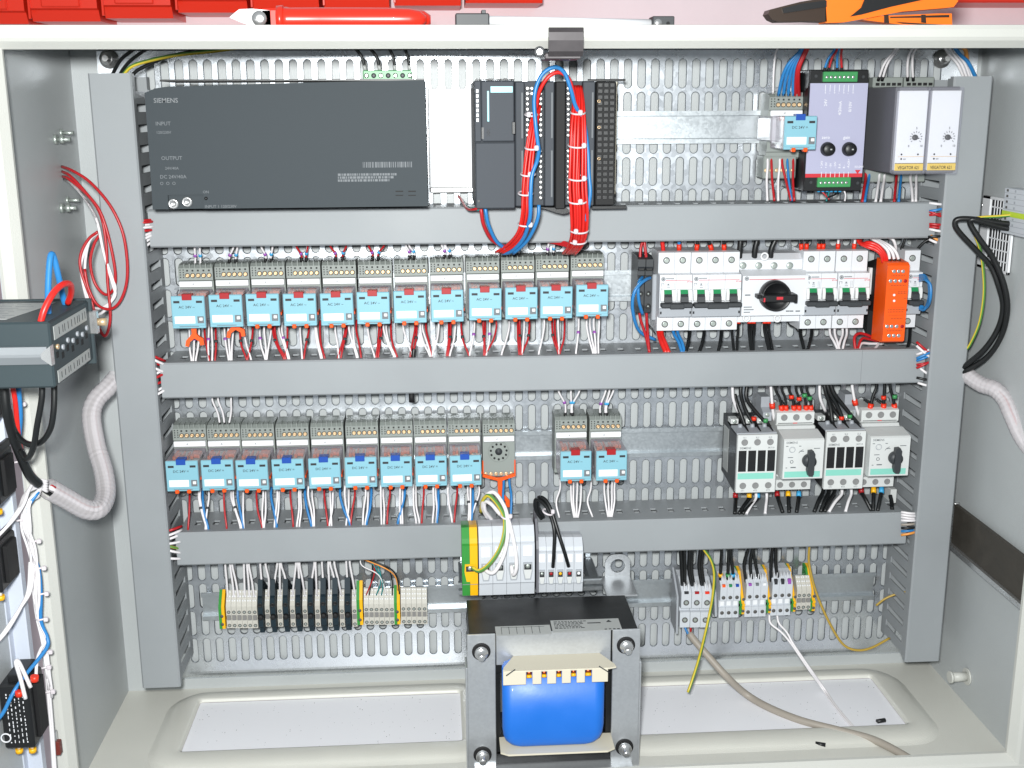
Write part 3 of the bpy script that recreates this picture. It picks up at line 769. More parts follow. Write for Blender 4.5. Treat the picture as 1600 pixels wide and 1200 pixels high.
for px in (1292.5, 1326):
    x, h, z = U(px, 233, 61)
    obj('knob', MB().lathe(x, z, [(60.5, 7.6), (62, 7.6), (68, 6.6), (69, 5.8), (69, .5)], 24), 'black', cv)
    obj('knob_mark', MB().box(x + .6, x + 2.6, 69, 69.3, z - .8, z + .6), 'lightlab', cv)
text('zero', 3.4, U(1284, 217, 61.2), 'inkw', cv); text('gain', 3.4, U(1317.5, 217, 61.2), 'inkw', cv)
for b, px, py in (('24V', 1292, 166), ('4/20mA', 1314, 180), ('0/10V', 1330, 175)): text(b, 3.2, U(px, py, 61.2), 'inkw', cv, rot=-90)
for i, b in enumerate(('+ 24V', '+ 0V', '- 0V', '- 24V', 'B A', 'B -', '-Rx2R+')):
    text(b, 2.3, U(1285 + i * 7, 263, 61.2), 'inkw', cv, rot=-90)
    a = U(1283.5 + i * 7, 273, 61.2); obj('print_line', MB().box(a[0] - .25, a[0] + .25, 61, 61.15, a[2] - 3, a[2] + 3), 'inkw', cv)
    a = U(1290 + i * 7.2, 137, 61.2); obj('print_line', MB().box(a[0] - .25, a[0] + .25, 61, 61.15, a[2] - 4, a[2] + 3), 'inkw', cv)
    text('+-'[i % 2], 2.6, U(1288 + i * 7.2, 147, 61.2), 'inkw', cv)
text('SCLOW', 2, U(1335, 262, 61.2), 'inkw', cv)
a = U(1340, 270, 61.2); obj('warning_mark', MB().prism([(a[0] - 3, a[2] + 3), (a[0] + 3, a[2] + 3), (a[0], a[2] - 1.5)], 61, 61.2, 'h').prism([(a[0] - 1.6, a[2] + 2.3), (a[0] + 1.6, a[2] + 2.3), (a[0], a[2] - .2)], 61.2, 61.3, 'h'), 'inkr', cv)
for px, py in ((1275, 119), (1349, 120), (1267, 285), (1340, 286)):
    x, h, z = U(px, py, 60); obj('corner_screw', MB().lathe(x, z, [(60, 1.7), (60.4, 1.6)], 10), 'char', cv)

def vegator(xa, label):
    t = thing('level_switch', label, 'switch unit', (xa, 8, -115), 'pair of level switch units')
    HV = 103; w = 33.4; zt = U(1430, 140, HV)[2]; zb = U(1430, 268, HV)[2]
    obj('body', MB().box(xa, xa + w, 8, HV - 8, zb - 2, zt + 3, 1), 'charlt', t)
    obj('socket_end', MB().box(xa, xa + w, 8, 30, zt + 3, zt + 14, 1), 'sock', t)
    q = MB()
    for i in range(5): q.box(xa + 3 + i * 6, xa + 7 + i * 6, 30, 31, zt + 5, zt + 8)
    obj('terminal_hole', q, 'blackm', t)
    obj('socket_foot', MB().box(xa, xa + w, 8, 26, zb - 16, zb - 2, 1), 'sock', t)
    obj('front_panel', MB().box(xa + 1.4, xa + w - 1.4, HV - 8, HV - 1.5, zb + 1, zt - 1, .5), 'label', t)
    obj('clear_lid', MB().box(xa + .2, xa + w - .2, HV - 9, HV + 2, zb - 3, zt + 2.6, 1.2), 'clearlid', t)
    obj('name_band', MB().box(xa + 1.6, xa + w - 1.6, HV - 1.5, HV - 1.2, zb + 1, zb + 8), 'veg', t)
    obj('band_line', MB().box(xa + 1.6, xa + w - 1.6, HV - 1.5, HV - 1.1, zb + 8, zb + 8.6), 'ink', t)
    text('VEGATOR 621', 3.3, (xa + 3.4, HV + 2.15, zb + 2.6), 'ink', t, sx=.8)
    cx, cz = xa + w * .62, zb + 34.5
    obj('dial_knob', MB().lathe(cx, cz, [(HV - 2, 3), (HV + .6, 2.8), (HV + .8, 1)], 14).box(cx, cx + 4.6, HV - 1.4, HV - .4, cz - 1.4, cz - .3), 'black', t)
    q = MB()
    for i in range(11):
        a = math.radians(220 - i * 26); ca, sa = math.cos(a), math.sin(a)
        q.tube([(cx + 5 * ca, HV + 2.1, cz + 5 * sa), (cx + 6.6 * ca, HV + 2.1, cz + 6.6 * sa)], .28, 4)
    obj('dial_mark', q, 'ink', t)
    text('0', 2.2, (cx - 8, HV + 2.1, cz - 9.5), 'ink', t); text('10', 2.2, (cx + 4.4, HV + 2.1, cz - 9.5), 'ink', t); text('5', 2.2, (cx - .8, HV + 2.1, cz + 8.4), 'ink', t)
    for dx, dz in ((.2, 17.6), (.72, 17.6), (.2, 13)): obj('lamp', MB().lathe(xa + w * dx, zb + dz, [(HV + 1.9, .95), (HV + 2.3, .8)], 8), 'ink', t)
    text('on', 1.9, (xa + w * .26, HV + 2.1, zb + 12.2), 'ink', t)
    obj('print_line', MB().box(xa + 3, xa + w - 3, HV + 2, HV + 2.1, zb + 15.2, zb + 15.4), 'yellow', t)
    return t
M['charlt'] = mat('mid_grey_case', (104, 104, 110), .5)
M['veg'] = mat('yellow_name_band', (232, 196, 66), .45)
M['clearlid'] = clearmat('clear_switch_lid', (226, 226, 236), .12)
xv = U(1405, 140, 103)[0]
vegator(xv, 'left pale fronted level switch unit with dial and yellow band'); vegator(xv + 34.6, 'right pale fronted level switch unit, beside the upright duct')
# ================================================================== circuit breakers
def breaker(px, py, n, label):
    t, X, Z, P, w = mcb(px, py, n, label)
    s0 = None
    for i in range(n):
        cx = X + (i + .5) * P
        for dz in (34.5, -36):
            if s0 is None:
                s0 = obj('terminal_well', MB().lathe(cx, Z + dz, [(49.8, 3.7), (50.25, 3.7), (50.2, 3.5)], 16), 'holed', t)
                b0 = obj('screw_head', MB().lathe(cx, Z + dz, [(50.2, 2.9), (50.7, 2.7), (50.8, 2.2)], 14).box(cx - 2.4, cx + 2.4, 50.7, 51, Z + dz + .6, Z + dz + 1.2), 'screw', s0); f0 = (cx, Z + dz)
            else:
                c = rep(s0, (cx - f0[0], 0, Z + dz - f0[1])); rep(b0, (0, 0, 0), c)
        hump = MB().prism([(60, 5), (63.5, 4), (65, 0), (65, -7.5), (60, -9)], cx - 7.8, cx - 4.6, 'x').prism([(60, 5), (63.5, 4), (65, 0), (65, -7.5), (60, -9)], cx + 4.2, cx + 8, 'x')
        hump.v = [(x, h, z + Z) for x, h, z in hump.v]; obj('lever_guard', hump, 'white', t)
        lv = MB().prism([(60.4, -.4), (64, -.2), (68, -3), (69, -8.5), (60.4, -8.8)], cx - 4.2, cx + 3.8, 'x'); lv.v = [(x, h, z + Z) for x, h, z in lv.v]
        lev = obj('lever', lv, 'char', t)
        gr = MB().prism([(60.5, 4), (62, 4), (64.2, -.4), (60.5, -.6)], cx - 4.2, cx + 3.8, 'x'); gr.v = [(x, h, z + Z) for x, h, z in gr.v]
        obj('on_mark', gr, 'green', lev)
    obj('lever_bar', MB().box(X + .6, X + w - .4, 62, 70.5, Z - 14.6, Z - 9.4, 1).box(X + w * .28, X + w * .72, 62, 71, Z - 15.8, Z - 10, .8), 'char', t)
    obj('grey_cover', MB().box(X + .3, X + w - .3, 60.4, 62.5, Z - 26, Z - 15.6, .6), 'mcbg', t)
    for xx in (X + 1.6, X + w - 1.6): obj('cover_notch', MB().box(xx - .9, xx + .9, 62.4, 62.8, Z - 22.4, Z - 19.6), 'ink', t)
    obj('red_line', MB().box(X + 6.5, X + w - 2, 60.6, 60.75, Z + 14, Z + 14.5), 'inkr', t)
    obj('maker_mark', MB().lathe(X + 3.9, Z + 15.6, [(60.6, 2.3), (60.8, 2.3)], 16), 'inkg', t)
    obj('maker_ring', MB().ring((X + 3.9, 60.8, Z + 15.6), (0, 1, 0), 1.4, .2, 14, 4), 'label', t)
    q = MB()
    x = X + 7
    while x < X + 15.5: q.box(x, x + .9, 60.6, 60.75, Z + 15.6, Z + 16.8); x += 1.25
    obj('maker_print', q, 'inkg', t)
    text('EP' + '100', 1.7, (X + w - 6, 60.8, Z + 11.6), 'inkr', t)
    q = MB()
    for (a, b, c, d) in ((1.6, 5, 10.6, 11), (1.6, 2, 7.4, 11), (4.4, 4.8, 8.6, 11), (1.6, 3.4, 5.6, 6), (8, 11, 8, 8.5), (8.6, 10.4, 9.2, 10.6), (8, 11.4, 6, 6.5)): q.box(X + a, X + b, 60.6, 60.75, Z + c, Z + d)
    for i in range(n): q.box(X + 14.5 + i * 1.6, X + 14.7 + i * 1.6, 60.6, 60.75, Z + 5, Z + 11.4)
    obj('rating_print', q, 'inkg', t)
    return t, X, Z
def mcb(px, py, n, label, group='white circuit breakers on the upper rail'):
    X, h, zt = U(px, py, 60); Z = zt - 20; P = 17.85; w = n * P
    t = thing('circuit_breaker', label, 'breaker', (X, 8, Z), group)
    pole = [(8, 44), (44, 44), (50, 43), (50, 21.2), (52, 20.4), (60, 20), (60.6, 18), (60.6, -25.4), (59, -26.6), (50, -27), (50, -43), (44, -44.5), (8, -44.5)]
    c0 = obj('pole', MB().prism([(h, z + Z) for h, z in pole], X + .15, X + P - .15, 'x'), 'mcb', t)
    for i in range(1, n): rep(c0, (i * P, 0, 0))
    return t, X, Z, P, w
breaker(1031, 430, 2, 'two lever white breaker with red wires below, beside the dark fuse holders')
breaker(1082.5, 429.6, 3, 'three lever white breaker left of the black rotary switch')
breaker(1258.5, 427.6, 2, 'two lever white breaker right of the black rotary switch')
breaker(1309.7, 427, 2, 'two lever white breaker left of the orange relay module')
breaker(1417.5, 426, 1, 'single lever white breaker half hidden behind the orange module')

# ------------------------------------------------------------------ main switch with black rotary knob
a, b = U(1160.5, 430, 62), U(1257.5, 492, 62); X0, X1, zt, zb = a[0], b[0] + 2, a[2], b[2]
ms = thing('rotary_switch', 'white rotary main switch with a round black knob between the breakers', 'switch', ((X0 + X1) / 2, 8, zb))
zu = U(1200, 406, 46)[2]
obj('body', MB().prism([(8, zu + 6), (36, zu + 6), (46, zu), (46, zt + 4), (50, zt + 3), (62, zt - 1), (62, zb), (56, zb - 1), (46, zb - 3), (46, zb - 10), (8, zb - 12)], X0 + .3, X1 - .3, 'x'), 'mcb', ms)
for px in (1161, 1185.5, 1209.5, 1234):
    x, h, z = U(px, 415, 46); obj('terminal_screw', MB().lathe(x, z, [(45.6, 3.9), (46.6, 3.8), (46.3, 1)], 14), 'screw', ms)
x, h, z = U(1209, 461, 62)
kb = obj('knob', MB().lathe(x, z, [(62, 17), (66, 17), (74, 16), (74.5, 15), (70, 13.5), (70, .5)], 36), 'black', ms)
obj('knob_grip', MB().box(x - 17.5, x + 19, 69, 83, z - 4.4, z + 3.6, 1.2).box(x + 17, x + 20.5, 64, 82, z - 6, z + 3.6, .8), 'black', kb)
obj('knob_pointer', MB().box(x - 21.5, x - 16.5, 63, 74, z - 1.8, z + 2.4, .4), 'black', kb)
obj('red_mark', MB().box(x - 17, x - 15.4, 74, 83.2, z - 4, z + .4).box(x - 3, x + 4, 83, 83.3, z - 1.6, z + 1.4), 'inkr', kb)
for px, py in ((1194.5, 400.5), (1166.5, 497), (1214.5, 497.5)):
    x2, h, z2 = U(px, py, 50); obj('locking_ring', MB().ring((x2, 50, z2), (0, 1, 0), 3.6, 1.2, 16, 6), 'white', ms)
a = U(1171, 437, 62.2); obj('red_line', MB().box(a[0], X1 - 4, 62, 62.2, a[2] - .3, a[2] + .3), 'inkr', ms)
a = U(1167, 435.5, 62.2); obj('maker_mark', MB().lathe(a[0], a[2], [(62, 2.3), (62.2, 2.3)], 16), 'inkg', ms); obj('maker_ring', MB().ring((a[0], 62.2, a[2]), (0, 1, 0), 1.4, .2, 14, 4), 'label', ms)
q = MB()
for i, py in enumerate((480, 484, 488)):
    a = U(1162, py, 62); q.box(a[0], a[0] + (9, 11, 7)[i], 62, 62.15, a[2] - .5, a[2] + .5)
for px, wd in ((1164, 6), (1228, 4), (1234, 4), (1243, 5)):
    a = U(px, 461 if px < 1170 else 486, 62); q.box(a[0], a[0] + wd, 62, 62.15, a[2] - .8, a[2] + .6)
obj('rating_print', q, 'inkg', ms, kind='stuff')

# ------------------------------------------------------------------ two slim dark fuse holders
for i, (pa, pb, lab) in enumerate(((997.5, 1009.3, 'left slim dark fuse holder with blue wire, beside the breakers'), (1010, 1021.5, 'right slim dark fuse holder, touching the breakers'))):
    a, b = U(pa, 404, 52), U(pb, 404, 52); x0, x1 = a[0], b[0]
    zt, zb = a[2], U(pa, 493, 52)[2]
    t = thing('fuse_holder', lab, 'fuse holder', (x0, 8, zb), 'slim dark fuse holders')
    obj('body', MB().prism([(8, zt + 2), (40, zt + 2), (52, zt - 1), (52, zt - 9), (48, zt - 13), (48, zt - 19), (46, zt - 20), (46, zb + 10), (44, zb + 2), (38, zb), (8, zb)], x0, x1 - .3, 'x'), 'char', t)
    cx = (x0 + x1) / 2; zz = U(1005, 434, 46)[2]
    obj('wire_entry', MB().lathe(cx, zz, [(46, 3), (47, 3), (46.4, 2)], 14), 'blackm', t)
    for py in (459, 478.5):
        z = U(1005, py, 46)[2]; obj('screw_well', MB().lathe(cx, z, [(46, 3), (46.6, 3), (46.2, 2.2)], 14), 'black', t); obj('lamp_lens', MB().lathe(cx, z, [(46.1, 1.2), (46.8, .8)], 8), 'screw', t)
    obj('fuse_lid', MB().box(x0 + .4, x1 - .7, 46, 50, zt - 14, zt - 8, .6), 'black', t)
a, b = U(1023, 440, 40), U(1028, 470, 40)
obj('end_stop', MB().box(a[0] - 2.5, a[0] + 6, 8, 40, b[2] - 22, a[2] + 8, 1), 'mcbg', None, 'grey end stop wedged between fuse holders and breakers', 'end stop')

# ------------------------------------------------------------------ orange safety relay
a, b = U(1387.5, 412.5, 78), U(1413, 535, 78); X0 = a[0]; X1 = X0 + 24.3; zt, zb = a[2], b[2]
so = thing('safety_relay', 'tall bright orange relay module with rows of screws', 'relay module', (X0, 8, zb))
obj('body', MB().prism([(46, zt + 3), (74, zt + 1), (78, zt - 2), (78, zb + 2), (75, zb), (46, zb - 2)], X0, X1, 'x'), 'orange', so)
obj('rear_body', MB().prism([(8, zt - 8), (46, zt + 2), (46, zb + 30), (30, zb + 28), (30, zb - 1), (8, zb + 10)], X0 + .4, X1 - .4, 'x'), 'blackm', so)
obj('side_label', MB().box(X0 - 3.5, X0 + .2, 30, 36, zt - 40, zt - 10, .4), 'white', so)
for py, pxs in ((424, (1397, 1404, 1411)), (439, (1391.5, 1399, 1406.5, 1414.5)), (510, (1386, 1393, 1401, 1409.5)), (524.5, (1389, 1396.5, 1404))):
    for k, px in enumerate(pxs):
        x, h, z = U(px, py, 78); dk = len(pxs) == 4 and k == 3
        obj('terminal_screw', MB().lathe(x, z, [(77.6, 2.1), (78.5, 2), (78.3, 1)], 12), 'red' if dk else 'bright', so)
for py in (461, 470):
    x, h, z = U(1397, py, 78); obj('status_lamp', MB().lathe(x, z, [(78, 1.5), (78.6, 1.2)], 10), 'label', so)
q = MB()
for py, x0, x1 in ((452, 1390, 1416), (481, 1392, 1412), (493, 1388, 1412)):
    a, b = U(x0, py, 78), U(x1, py, 78); q.box(a[0], b[0], 78, 78.1, a[2] - .15, a[2] + .15)
for r, (py, x0, x1) in enumerate(((456, 1403, 1416), (458.5, 1403, 1416), (466, 1412, 1417), (484, 1388, 1412), (487.5, 1388, 1410), (498, 1392, 1410), (446, 1392, 1414), (431, 1393, 1414), (517, 1386, 1408))):
    a, b = U(x0, py, 78), U(x1, py, 78); x = a[0]
    while x < b[0]: q.box(x, x + .9, 78, 78.1, a[2] - .6, a[2] + .6); x += 1.7

M['inkor'] = mat('brown_print', (150, 62, 20), .6)
obj('print', q, 'inkor', so)

# ================================================================== contactors and motor starters
def contactor(px, py, label):
    X, h, zt = U(px, py, 75); w = 45.2; zb = zt - 67.8
    t = thing('contactor', label, 'contactor', (X, 8, zb), 'black and white contactors on the lower rail')
    obj('base', MB().prism([(8, zt + 8), (24, zt + 8), (26, zt + 2), (69, zt - .6), (69, zb + .6), (50, zb + 1), (30, zb + 4), (8, zb + 6)], X, X + w, 'x'), 'black', t)
    f = MB(); hs = (X + 7.8, X + 22.2, X + 36.8)
    obj('front_cover', MB().box(X, X + w, 69, 75, zb, zt, .7), 'offwhite', t)
    obj('top_cover', MB().prism([(44, zt + 2.8), (70, zt + 1), (70, zt - 2), (44, zt - 1)], X, X + w, 'x'), 'mcbg', t)
    for z, nm in ((zt - 8.4, 0), (zb + 8.6, 1)):
        for cx in hs: obj('screw_hole', MB().lathe(cx, z, [(74.9, 3.7), (75.3, 3.8), (75.2, 3.3), (75.1, .4)], 18), 'holeg', t)
    for i in range(4):
        cx = X + 6 + i * 10.9; wd = obj('window', MB().box(cx - 4.4, cx + 4.4, 74.9, 75.3, zt - 42.5, zt - 18), 'blackm', t)
        obj('window_detail', MB().box(cx - 3.6, cx + 3.4, 75.3, 75.6, zt - 29, zt - 20, .1).box(cx - 3.6, cx + 3.4, 75.3, 75.6, zt - 41.5, zt - 31, .1), 'black', wd)
    obj('teal_band', MB().box(X + 1.4, X + w - 3, 75, 75.25, zt - 51.4, zt - 44.4), 'teal', t)
    text('SIEMENS', 2.5, (X + 2.4, 75.3, zt - 16.2), 'inkg', t); text('3RT10', 2, (X + w - 11, 75.3, zt - 16), 'inkg', t)
    for z, s in ((zt - 3.8, ('1L1', '3L2', '5L3')), (zb + 2, ('2T1', '4T2', '6T3'))):
        for cx, b in zip(hs, s): text(b, 1.9, (cx - 2.2, 75.3, z), 'inkg', t)
    for i, cx in enumerate((X + 10, X + 24, X + 38)):
        obj('terminal_barrel', MB().cyl((cx - 1.5, 52, zt + 1.5), (cx - 1.5, 50, zt + 5.5), 2.6, 10), 'mcbg', t)
        obj('divider', MB().prism([(28, zt + 9), (40, zt + 8), (66, zt + 1.2), (66, zt), (28, zt + 2)], cx + 3.4, cx + 5, 'x'), 'blackm', t)
    for cx in (X + 2.6, X + 20, X + 33):
        b = obj('coil_terminal', MB().box(cx - 2, cx + 7, 26, 40, zt + 3, zt + 9, .6), 'offwhite', t)
        obj('terminal_screw', MB().lathe(cx + 2.4, zt + 6, [(40, 2.6), (40.8, 2.4), (40.6, .8)], 12), 'screw', b)
    obj('side_label', MB().box(X - .35, X + .1, 14, 36, zb + 12, zt - 4, .1), 'lightlab', t)
    return X, zt, zb
def starter(px, py, label):
    X, h, zt = U(px, py, 85); w = 45.4; zb = zt - 45.8
    t = thing('motor_starter', label, 'motor starter', (X, 8, zb), 'motor starters with black knobs')
    obj('body', MB().prism([(8, zt + 24), (44, zt + 24), (50, zt + 22), (50, zt + 9), (47, zt + 8.4), (47, zt + 7.6), (52, zt + 7), (55, zt + 4), (60, zt + 3), (60, zb - 4), (50, zb - 12), (50, zb - 24), (44, zb - 26), (8, zb - 26)], X + 1, X + w - 1, 'x'), 'offwhite', t)
    obj('front_cover', MB().prism([(58, zt + 5), (62, zt + 5), (83, zt + 1), (85, zt - .6), (85, zb + 1), (83.6, zb), (58, zb)], X, X + w, 'x'), 'offwhite', t)
    obj('slot_line', MB().box(X + 3, X + w - 3, 50, 50.3, zt + 9.4, zt + 10), 'ink', t)
    obj('red_tab', MB().box(X + 20, X + 25, 50, 50.4, zt + 9.2, zt + 10.2), 'inkr', t)
    for i in range(3):
        cx = X + 9.6 + i * 13.9
        obj('screw_hole', MB().lathe(cx, zt + 16.4, [(49.9, 3.7), (50.3, 3.8), (50.2, 3.2), (50.1, .4)], 18), 'holeg', t)
        obj('screw_hole', MB().lathe(cx - .6, zb - 18, [(49.9, 3.5), (50.3, 3.6), (50.2, 3.1), (50.1, .4)], 18), 'holeg', t)
        if i < 2: obj('divider', MB().box(cx + 6.2, cx + 7.6, 14, 44, zt + 20, zt + 28, .3), 'black', t)
    obj('teal_band', MB().box(X + 2, X + w - 3, 85, 85.25, zb + 2.6, zb + 9.4), 'teal', t)
    kx, kz = X + 28.6, zt - 23.6
    k = obj('knob', MB().lathe(kx, kz, [(85, 7.6), (88, 7.6), (92, 7), (92, .4)], 24), 'char', t)
    obj('knob_grip', MB().prism([(kx - 2.8, kz + 13), (kx + 2, kz + 13.6), (kx + 4, kz + 10), (kx + 3.6, kz - 13), (kx + 2.2, kz - 16), (kx - 2, kz - 15.6), (kx - 3.6, kz - 10)], 88, 95, 'h'), 'char', k)
    obj('dial', MB().ring((X + 9.6, 85.1, zt - 11), (0, 1, 0), 3.2, .35, 18, 4), 'mcbg', t); obj('dial', MB().lathe(X + 9.6, zt - 11, [(85, 2.2), (85.3, 2)], 12), 'offwhite', t)
    obj('test_hole', MB().ring((X + 9.6, 85.1, zt - 25), (0, 1, 0), 1.7, .35, 12, 4), 'inkg', t)
    text('SIEMENS', 2.5, (X + 2.4, 85.2, zt - 4), 'inkg', t)
    q = MB()
    for (a0, b0, z) in ((2.4, 5, -7), (17, 19.6, -7), (5, 11, -20), (8.6, 14.6, -31.4), (18, 23, -13), (34, 41, -10), (3, 5, -32)): q.box(X + a0, X + b0, 85, 85.15, zt + z - (.9 if b0 - a0 == 6 and z < -30 else .4), zt + z + .4)
    q.tube([(X + 17, 85.1, zt - 15), (X + 19, 85.1, zt - 12.6), (X + 22, 85.1, zt - 11)], .3, 4)
    obj('print', q, 'inkg', t)
    return X, zt, zb
M['holeg'] = mat('hole_shadow_grey', (128, 128, 128), .6)
CT = [contactor(1153.3, 680.3, 'contactor with four black windows, left end of its row, black side showing'), contactor(1292.3, 675, 'contactor with four black windows between the two motor starters')]
MS = [starter(1225.5, 688.2, 'motor starter with black knob between the two contactors'), starter(1361, 684, 'motor starter with black knob beside the right upright duct')]
for i, (X, zt, zb) in enumerate(MS):
    t = thing('grey_terminal', ['grey stepped screw terminal between the two black dividers, above the left starter', 'grey stepped screw terminal above the right motor starter'][i], 'terminal', (X - 14, 8, zt + 24), 'stepped grey terminals')
    obj('body', MB().prism([(8, zt + 36), (30, zt + 36), (30, zt + 24), (40, zt + 20), (40, zt + 10), (8, zt + 10)], X - 12, X - 2, 'x'), 'mcbg', t)
    obj('terminal_screw', MB().lathe(X - 7, zt + 17, [(40, 2.6), (40.8, 2.4), (40.6, .6)], 12), 'screw', t)
a, b = U(1392, 770, 30), U(1401, 779, 30)
obj('end_stop', MB().box(a[0], b[0], 4, 30, b[2] - 6, a[2] + 4, .8), 'offwhite', None, 'small pale rail stop below the right motor starter', 'end stop')
# ================================================================== terminals, lower left
M['midg'] = mat('mid_grey_recess', (128, 126, 124), .5)
def terminal(x0, w, zt, zb, m, label, group, h=45, parts=True, nm='terminal_block'):
    t = thing(nm, label, 'terminal', (x0, 8, zb), group)
    L = zt - zb
    obj('body', MB().prism([(8, zt - 18), (h - 13, zt - 1), (h - 11, zt), (h, zt - L * .36), (h, zt - L * .62), (h - 2, zt - L * .64), (h - 2, zt - L * .72), (h, zt - L * .74), (h, zb + 1), (h - 3, zb), (20, zb), (8, zb + 3)], x0 + .12, x0 + w - .12, 'x'), m, t)
    cx = x0 + w / 2
    if parts:
        for f in (.52, .90):
            s = obj('screw_well', MB().lathe(cx, zt - L * f, [(h - .1, 2.0), (h + .3, 2.1), (h + .2, 1.6), (h + .1, .3)], 12), 'holed', t)
            obj('screw_head', MB().lathe(cx, zt - L * f, [(h + .1, 1.3), (h + .35, 1.2)], 8), 'screw', s)
        q = MB()
        for i in range(3):
            for k in (-1, 1): q.box(cx + k * 1.3 - .7, cx + k * 1.3 + .7, h - 10.5 + i * 3.4, h - 9 + i * 3.4, zt - 2.2 - i * 4, zt - .6 - i * 4)
        obj('marker_grid', q, 'label', t)
        obj('bridge_shaft', MB().box(cx - 2.1, cx + 2.1, h - 2.2, h + .25, zt - L * .75, zt - L * .60), 'midg', t)
    return t
def earth(x0, w, zt, zb, label, group, h=46, slant=0):
    t = thing('earth_terminal', label, 'earth terminal', (x0, 8, zb), group)
    L = zt - zb
    prof = [(8, zt - 12), (h - 16, zt - 1), (h - 14, zt), (h, zt - L * .36), (h, zb + 1), (h - 3, zb), (20, zb), (8, zb + 3)]
    obj('green_half', MB().prism(prof, x0, x0 + w * .48, 'x'), 'pegreen', t)
    obj('yellow_half', MB().prism(prof, x0 + w * .5, x0 + w, 'x'), 'yellow', t)
    for f in (.62, .85): obj('screw_well', MB().lathe(x0 + w / 2, zt - L * f, [(h - .1, 1.9), (h + .3, 2.0), (h + .1, .3)], 12), 'holed', t)
    return t
GL = 'beige terminals left of the transformer'
def zrow(px, py): return U(px, py, 45)[2]
def run(pxa, pxb, n, ya, yb, gname, lab, start):
    for i in range(n):
        pa = pxa + (pxb - pxa) * i / n; x0 = U(pa, ya, 45)[0]; x1 = U(pxa + (pxb - pxa) * (i + 1) / n, ya, 45)[0]
        y0 = ya; terminal(x0, x1 - x0, U(pa, y0, 45)[2] + 3, U(pa, yb, 45)[2], 'beige', lab.format(ORD[i + start]), gname)
run(351.5, 400.5, 6, 932, 983, GL, '{} beige terminal right of the first green yellow earth terminal', 0)
fz = [406.6, 426, 446, 465.6, 485, 505, 523.6, 543]
for i, px in enumerate(fz):
    y0, y1 = 912.5 - i * .5, 992 - i * .55
    a, b = U(px - 6, y0, 56), U(px + 6, y1, 56); x0 = a[0]; w = b[0] - a[0]; zt, zb = a[2], b[2]
    t = thing('fuse_terminal', ORD[i] + ' dark slate fuse terminal from the left, among the beige ones', 'fuse terminal', (x0, 8, zb), 'dark fuse terminals')
    L = zt - zb
    obj('body', MB().prism([(8, zt - 24), (40, zt - 1), (44, zt), (52, zt - L * .26), (56, zt - L * .28), (56, zb + 10), (52, zb + 7), (50, zb), (36, zb), (30, zb + 8), (8, zb + 8)], x0, x0 + w, 'x'), 'dkblue', t)
    cx = x0 + w / 2
    for f, r, hh in ((.42, 2.6, 56), (.88, 2.5, 51)): obj('screw_well', MB().lathe(cx, zt - L * f, [(hh - .2, r), (hh + .5, r), (hh + .3, r - .7), (hh, .4)], 14), 'black', t)
    obj('fuse_cap', MB().lathe(cx, zt - L * .64, [(55.8, 3.3), (59, 3.1), (60, 2.2), (60, .4)], 16), 'blackm', t)
    if i < 8:
        pa, pb = px + 5.8, (fz[i + 1] - 5.8 if i < 7 else px + 14)
        xa, xb = U(pa, 931, 45)[0], U(pb, 931, 45)[0]
        terminal(xa, xb - xa, U(pa, 931, 45)[2] + 3, U(pa, 980.5, 45)[2], 'beige', 'beige terminal right of the {} dark slate fuse terminal'.format(ORD[i]), GL)
run(567.5, 615.5, 6, 929, 977.5, GL, '{} beige terminal between the second and third earth terminals', 0)
run(625.5, 667, 5, 928, 976.5, GL, '{} beige terminal right of the third earth terminal', 0)
GE = 'green yellow earth terminals left of the transformer'
for (pa, pb, y0, y1, lab) in ((342, 351.2, 920, 984, 'green yellow earth terminal starting the left terminal row'), (557.5, 567, 906, 978, 'green yellow earth terminal right of the last fuse terminal'), (616, 625.2, 913, 977, 'green yellow earth terminal with a dark wire between beige terminals')):
    xa, xb = U(pa, y1 - 20, 46)[0], U(pb, y1 - 20, 46)[0]
    earth(xa, xb - xa, U(pa, y0, 30)[2], U(pa, y1, 46)[2], lab, GE)

# ================================================================== terminals, lower right
HT = 45
for i, (pu, pl_, lab) in enumerate(((1064, 1062, 'left large grey screw terminal with dark marker on the right rail'), (1080.3, 1077.6, 'middle large grey screw terminal, red marker, on the right rail'), (1096.3, 1093.6, 'right large grey screw terminal beside the earth wire'))):
    xa, xb = U(pu, 950, HT)[0], U(pu + 16, 950, HT)[0]; z0, z1, z2, z3 = U(pu, 915, HT - 8)[2], U(pu, 950.5, HT)[2], U(pl_, 957, HT - 5)[2], U(pl_, 980, HT - 5)[2]
    t = thing('terminal_block', lab, 'terminal', (xa, 8, z3), 'large grey terminals')
    obj('body', MB().prism([(8, z0 + 8), (24, z0 + 6), (HT - 8, z0), (HT, z0 - 6), (HT, z1), (HT - 4, z1 - 1), (HT - 10, z1 - 2), (HT - 10, z2 + 1), (HT - 5, z2), (HT - 4, z3), (8, z3)], xa + .15, xb - .15, 'x'), 'termg', t)
    cx = (xa + xb) / 2
    obj('marker', MB().box(cx - 2.6, cx + 2.6, HT - 3, HT + .4, z0 - 7.4, z0 - 4.6, .2), ['ink', 'red', 'ferr'][i], t)
    obj('guide', MB().box(cx - 2.8, cx - 1.8, HT - 12, HT - 1, z0 - 4, z0 + 5, .2).box(cx + 1.8, cx + 2.8, HT - 12, HT - 1, z0 - 4, z0 + 5, .2), 'label', t)
    for z, hh in ((U(pu, 942, HT)[2], HT), (U(pl_, 969, HT - 4.4)[2], HT - 4.4)):
        obj('screw_well', MB().lathe(cx, z, [(hh - .1, 3.4), (hh + .4, 3.5), (hh + .3, 3), (hh, .3)], 16), 'holed', t)
        obj('screw_head', MB().lathe(cx, z, [(hh, 2.2), (hh + .35, 2)], 10), 'screw', t)
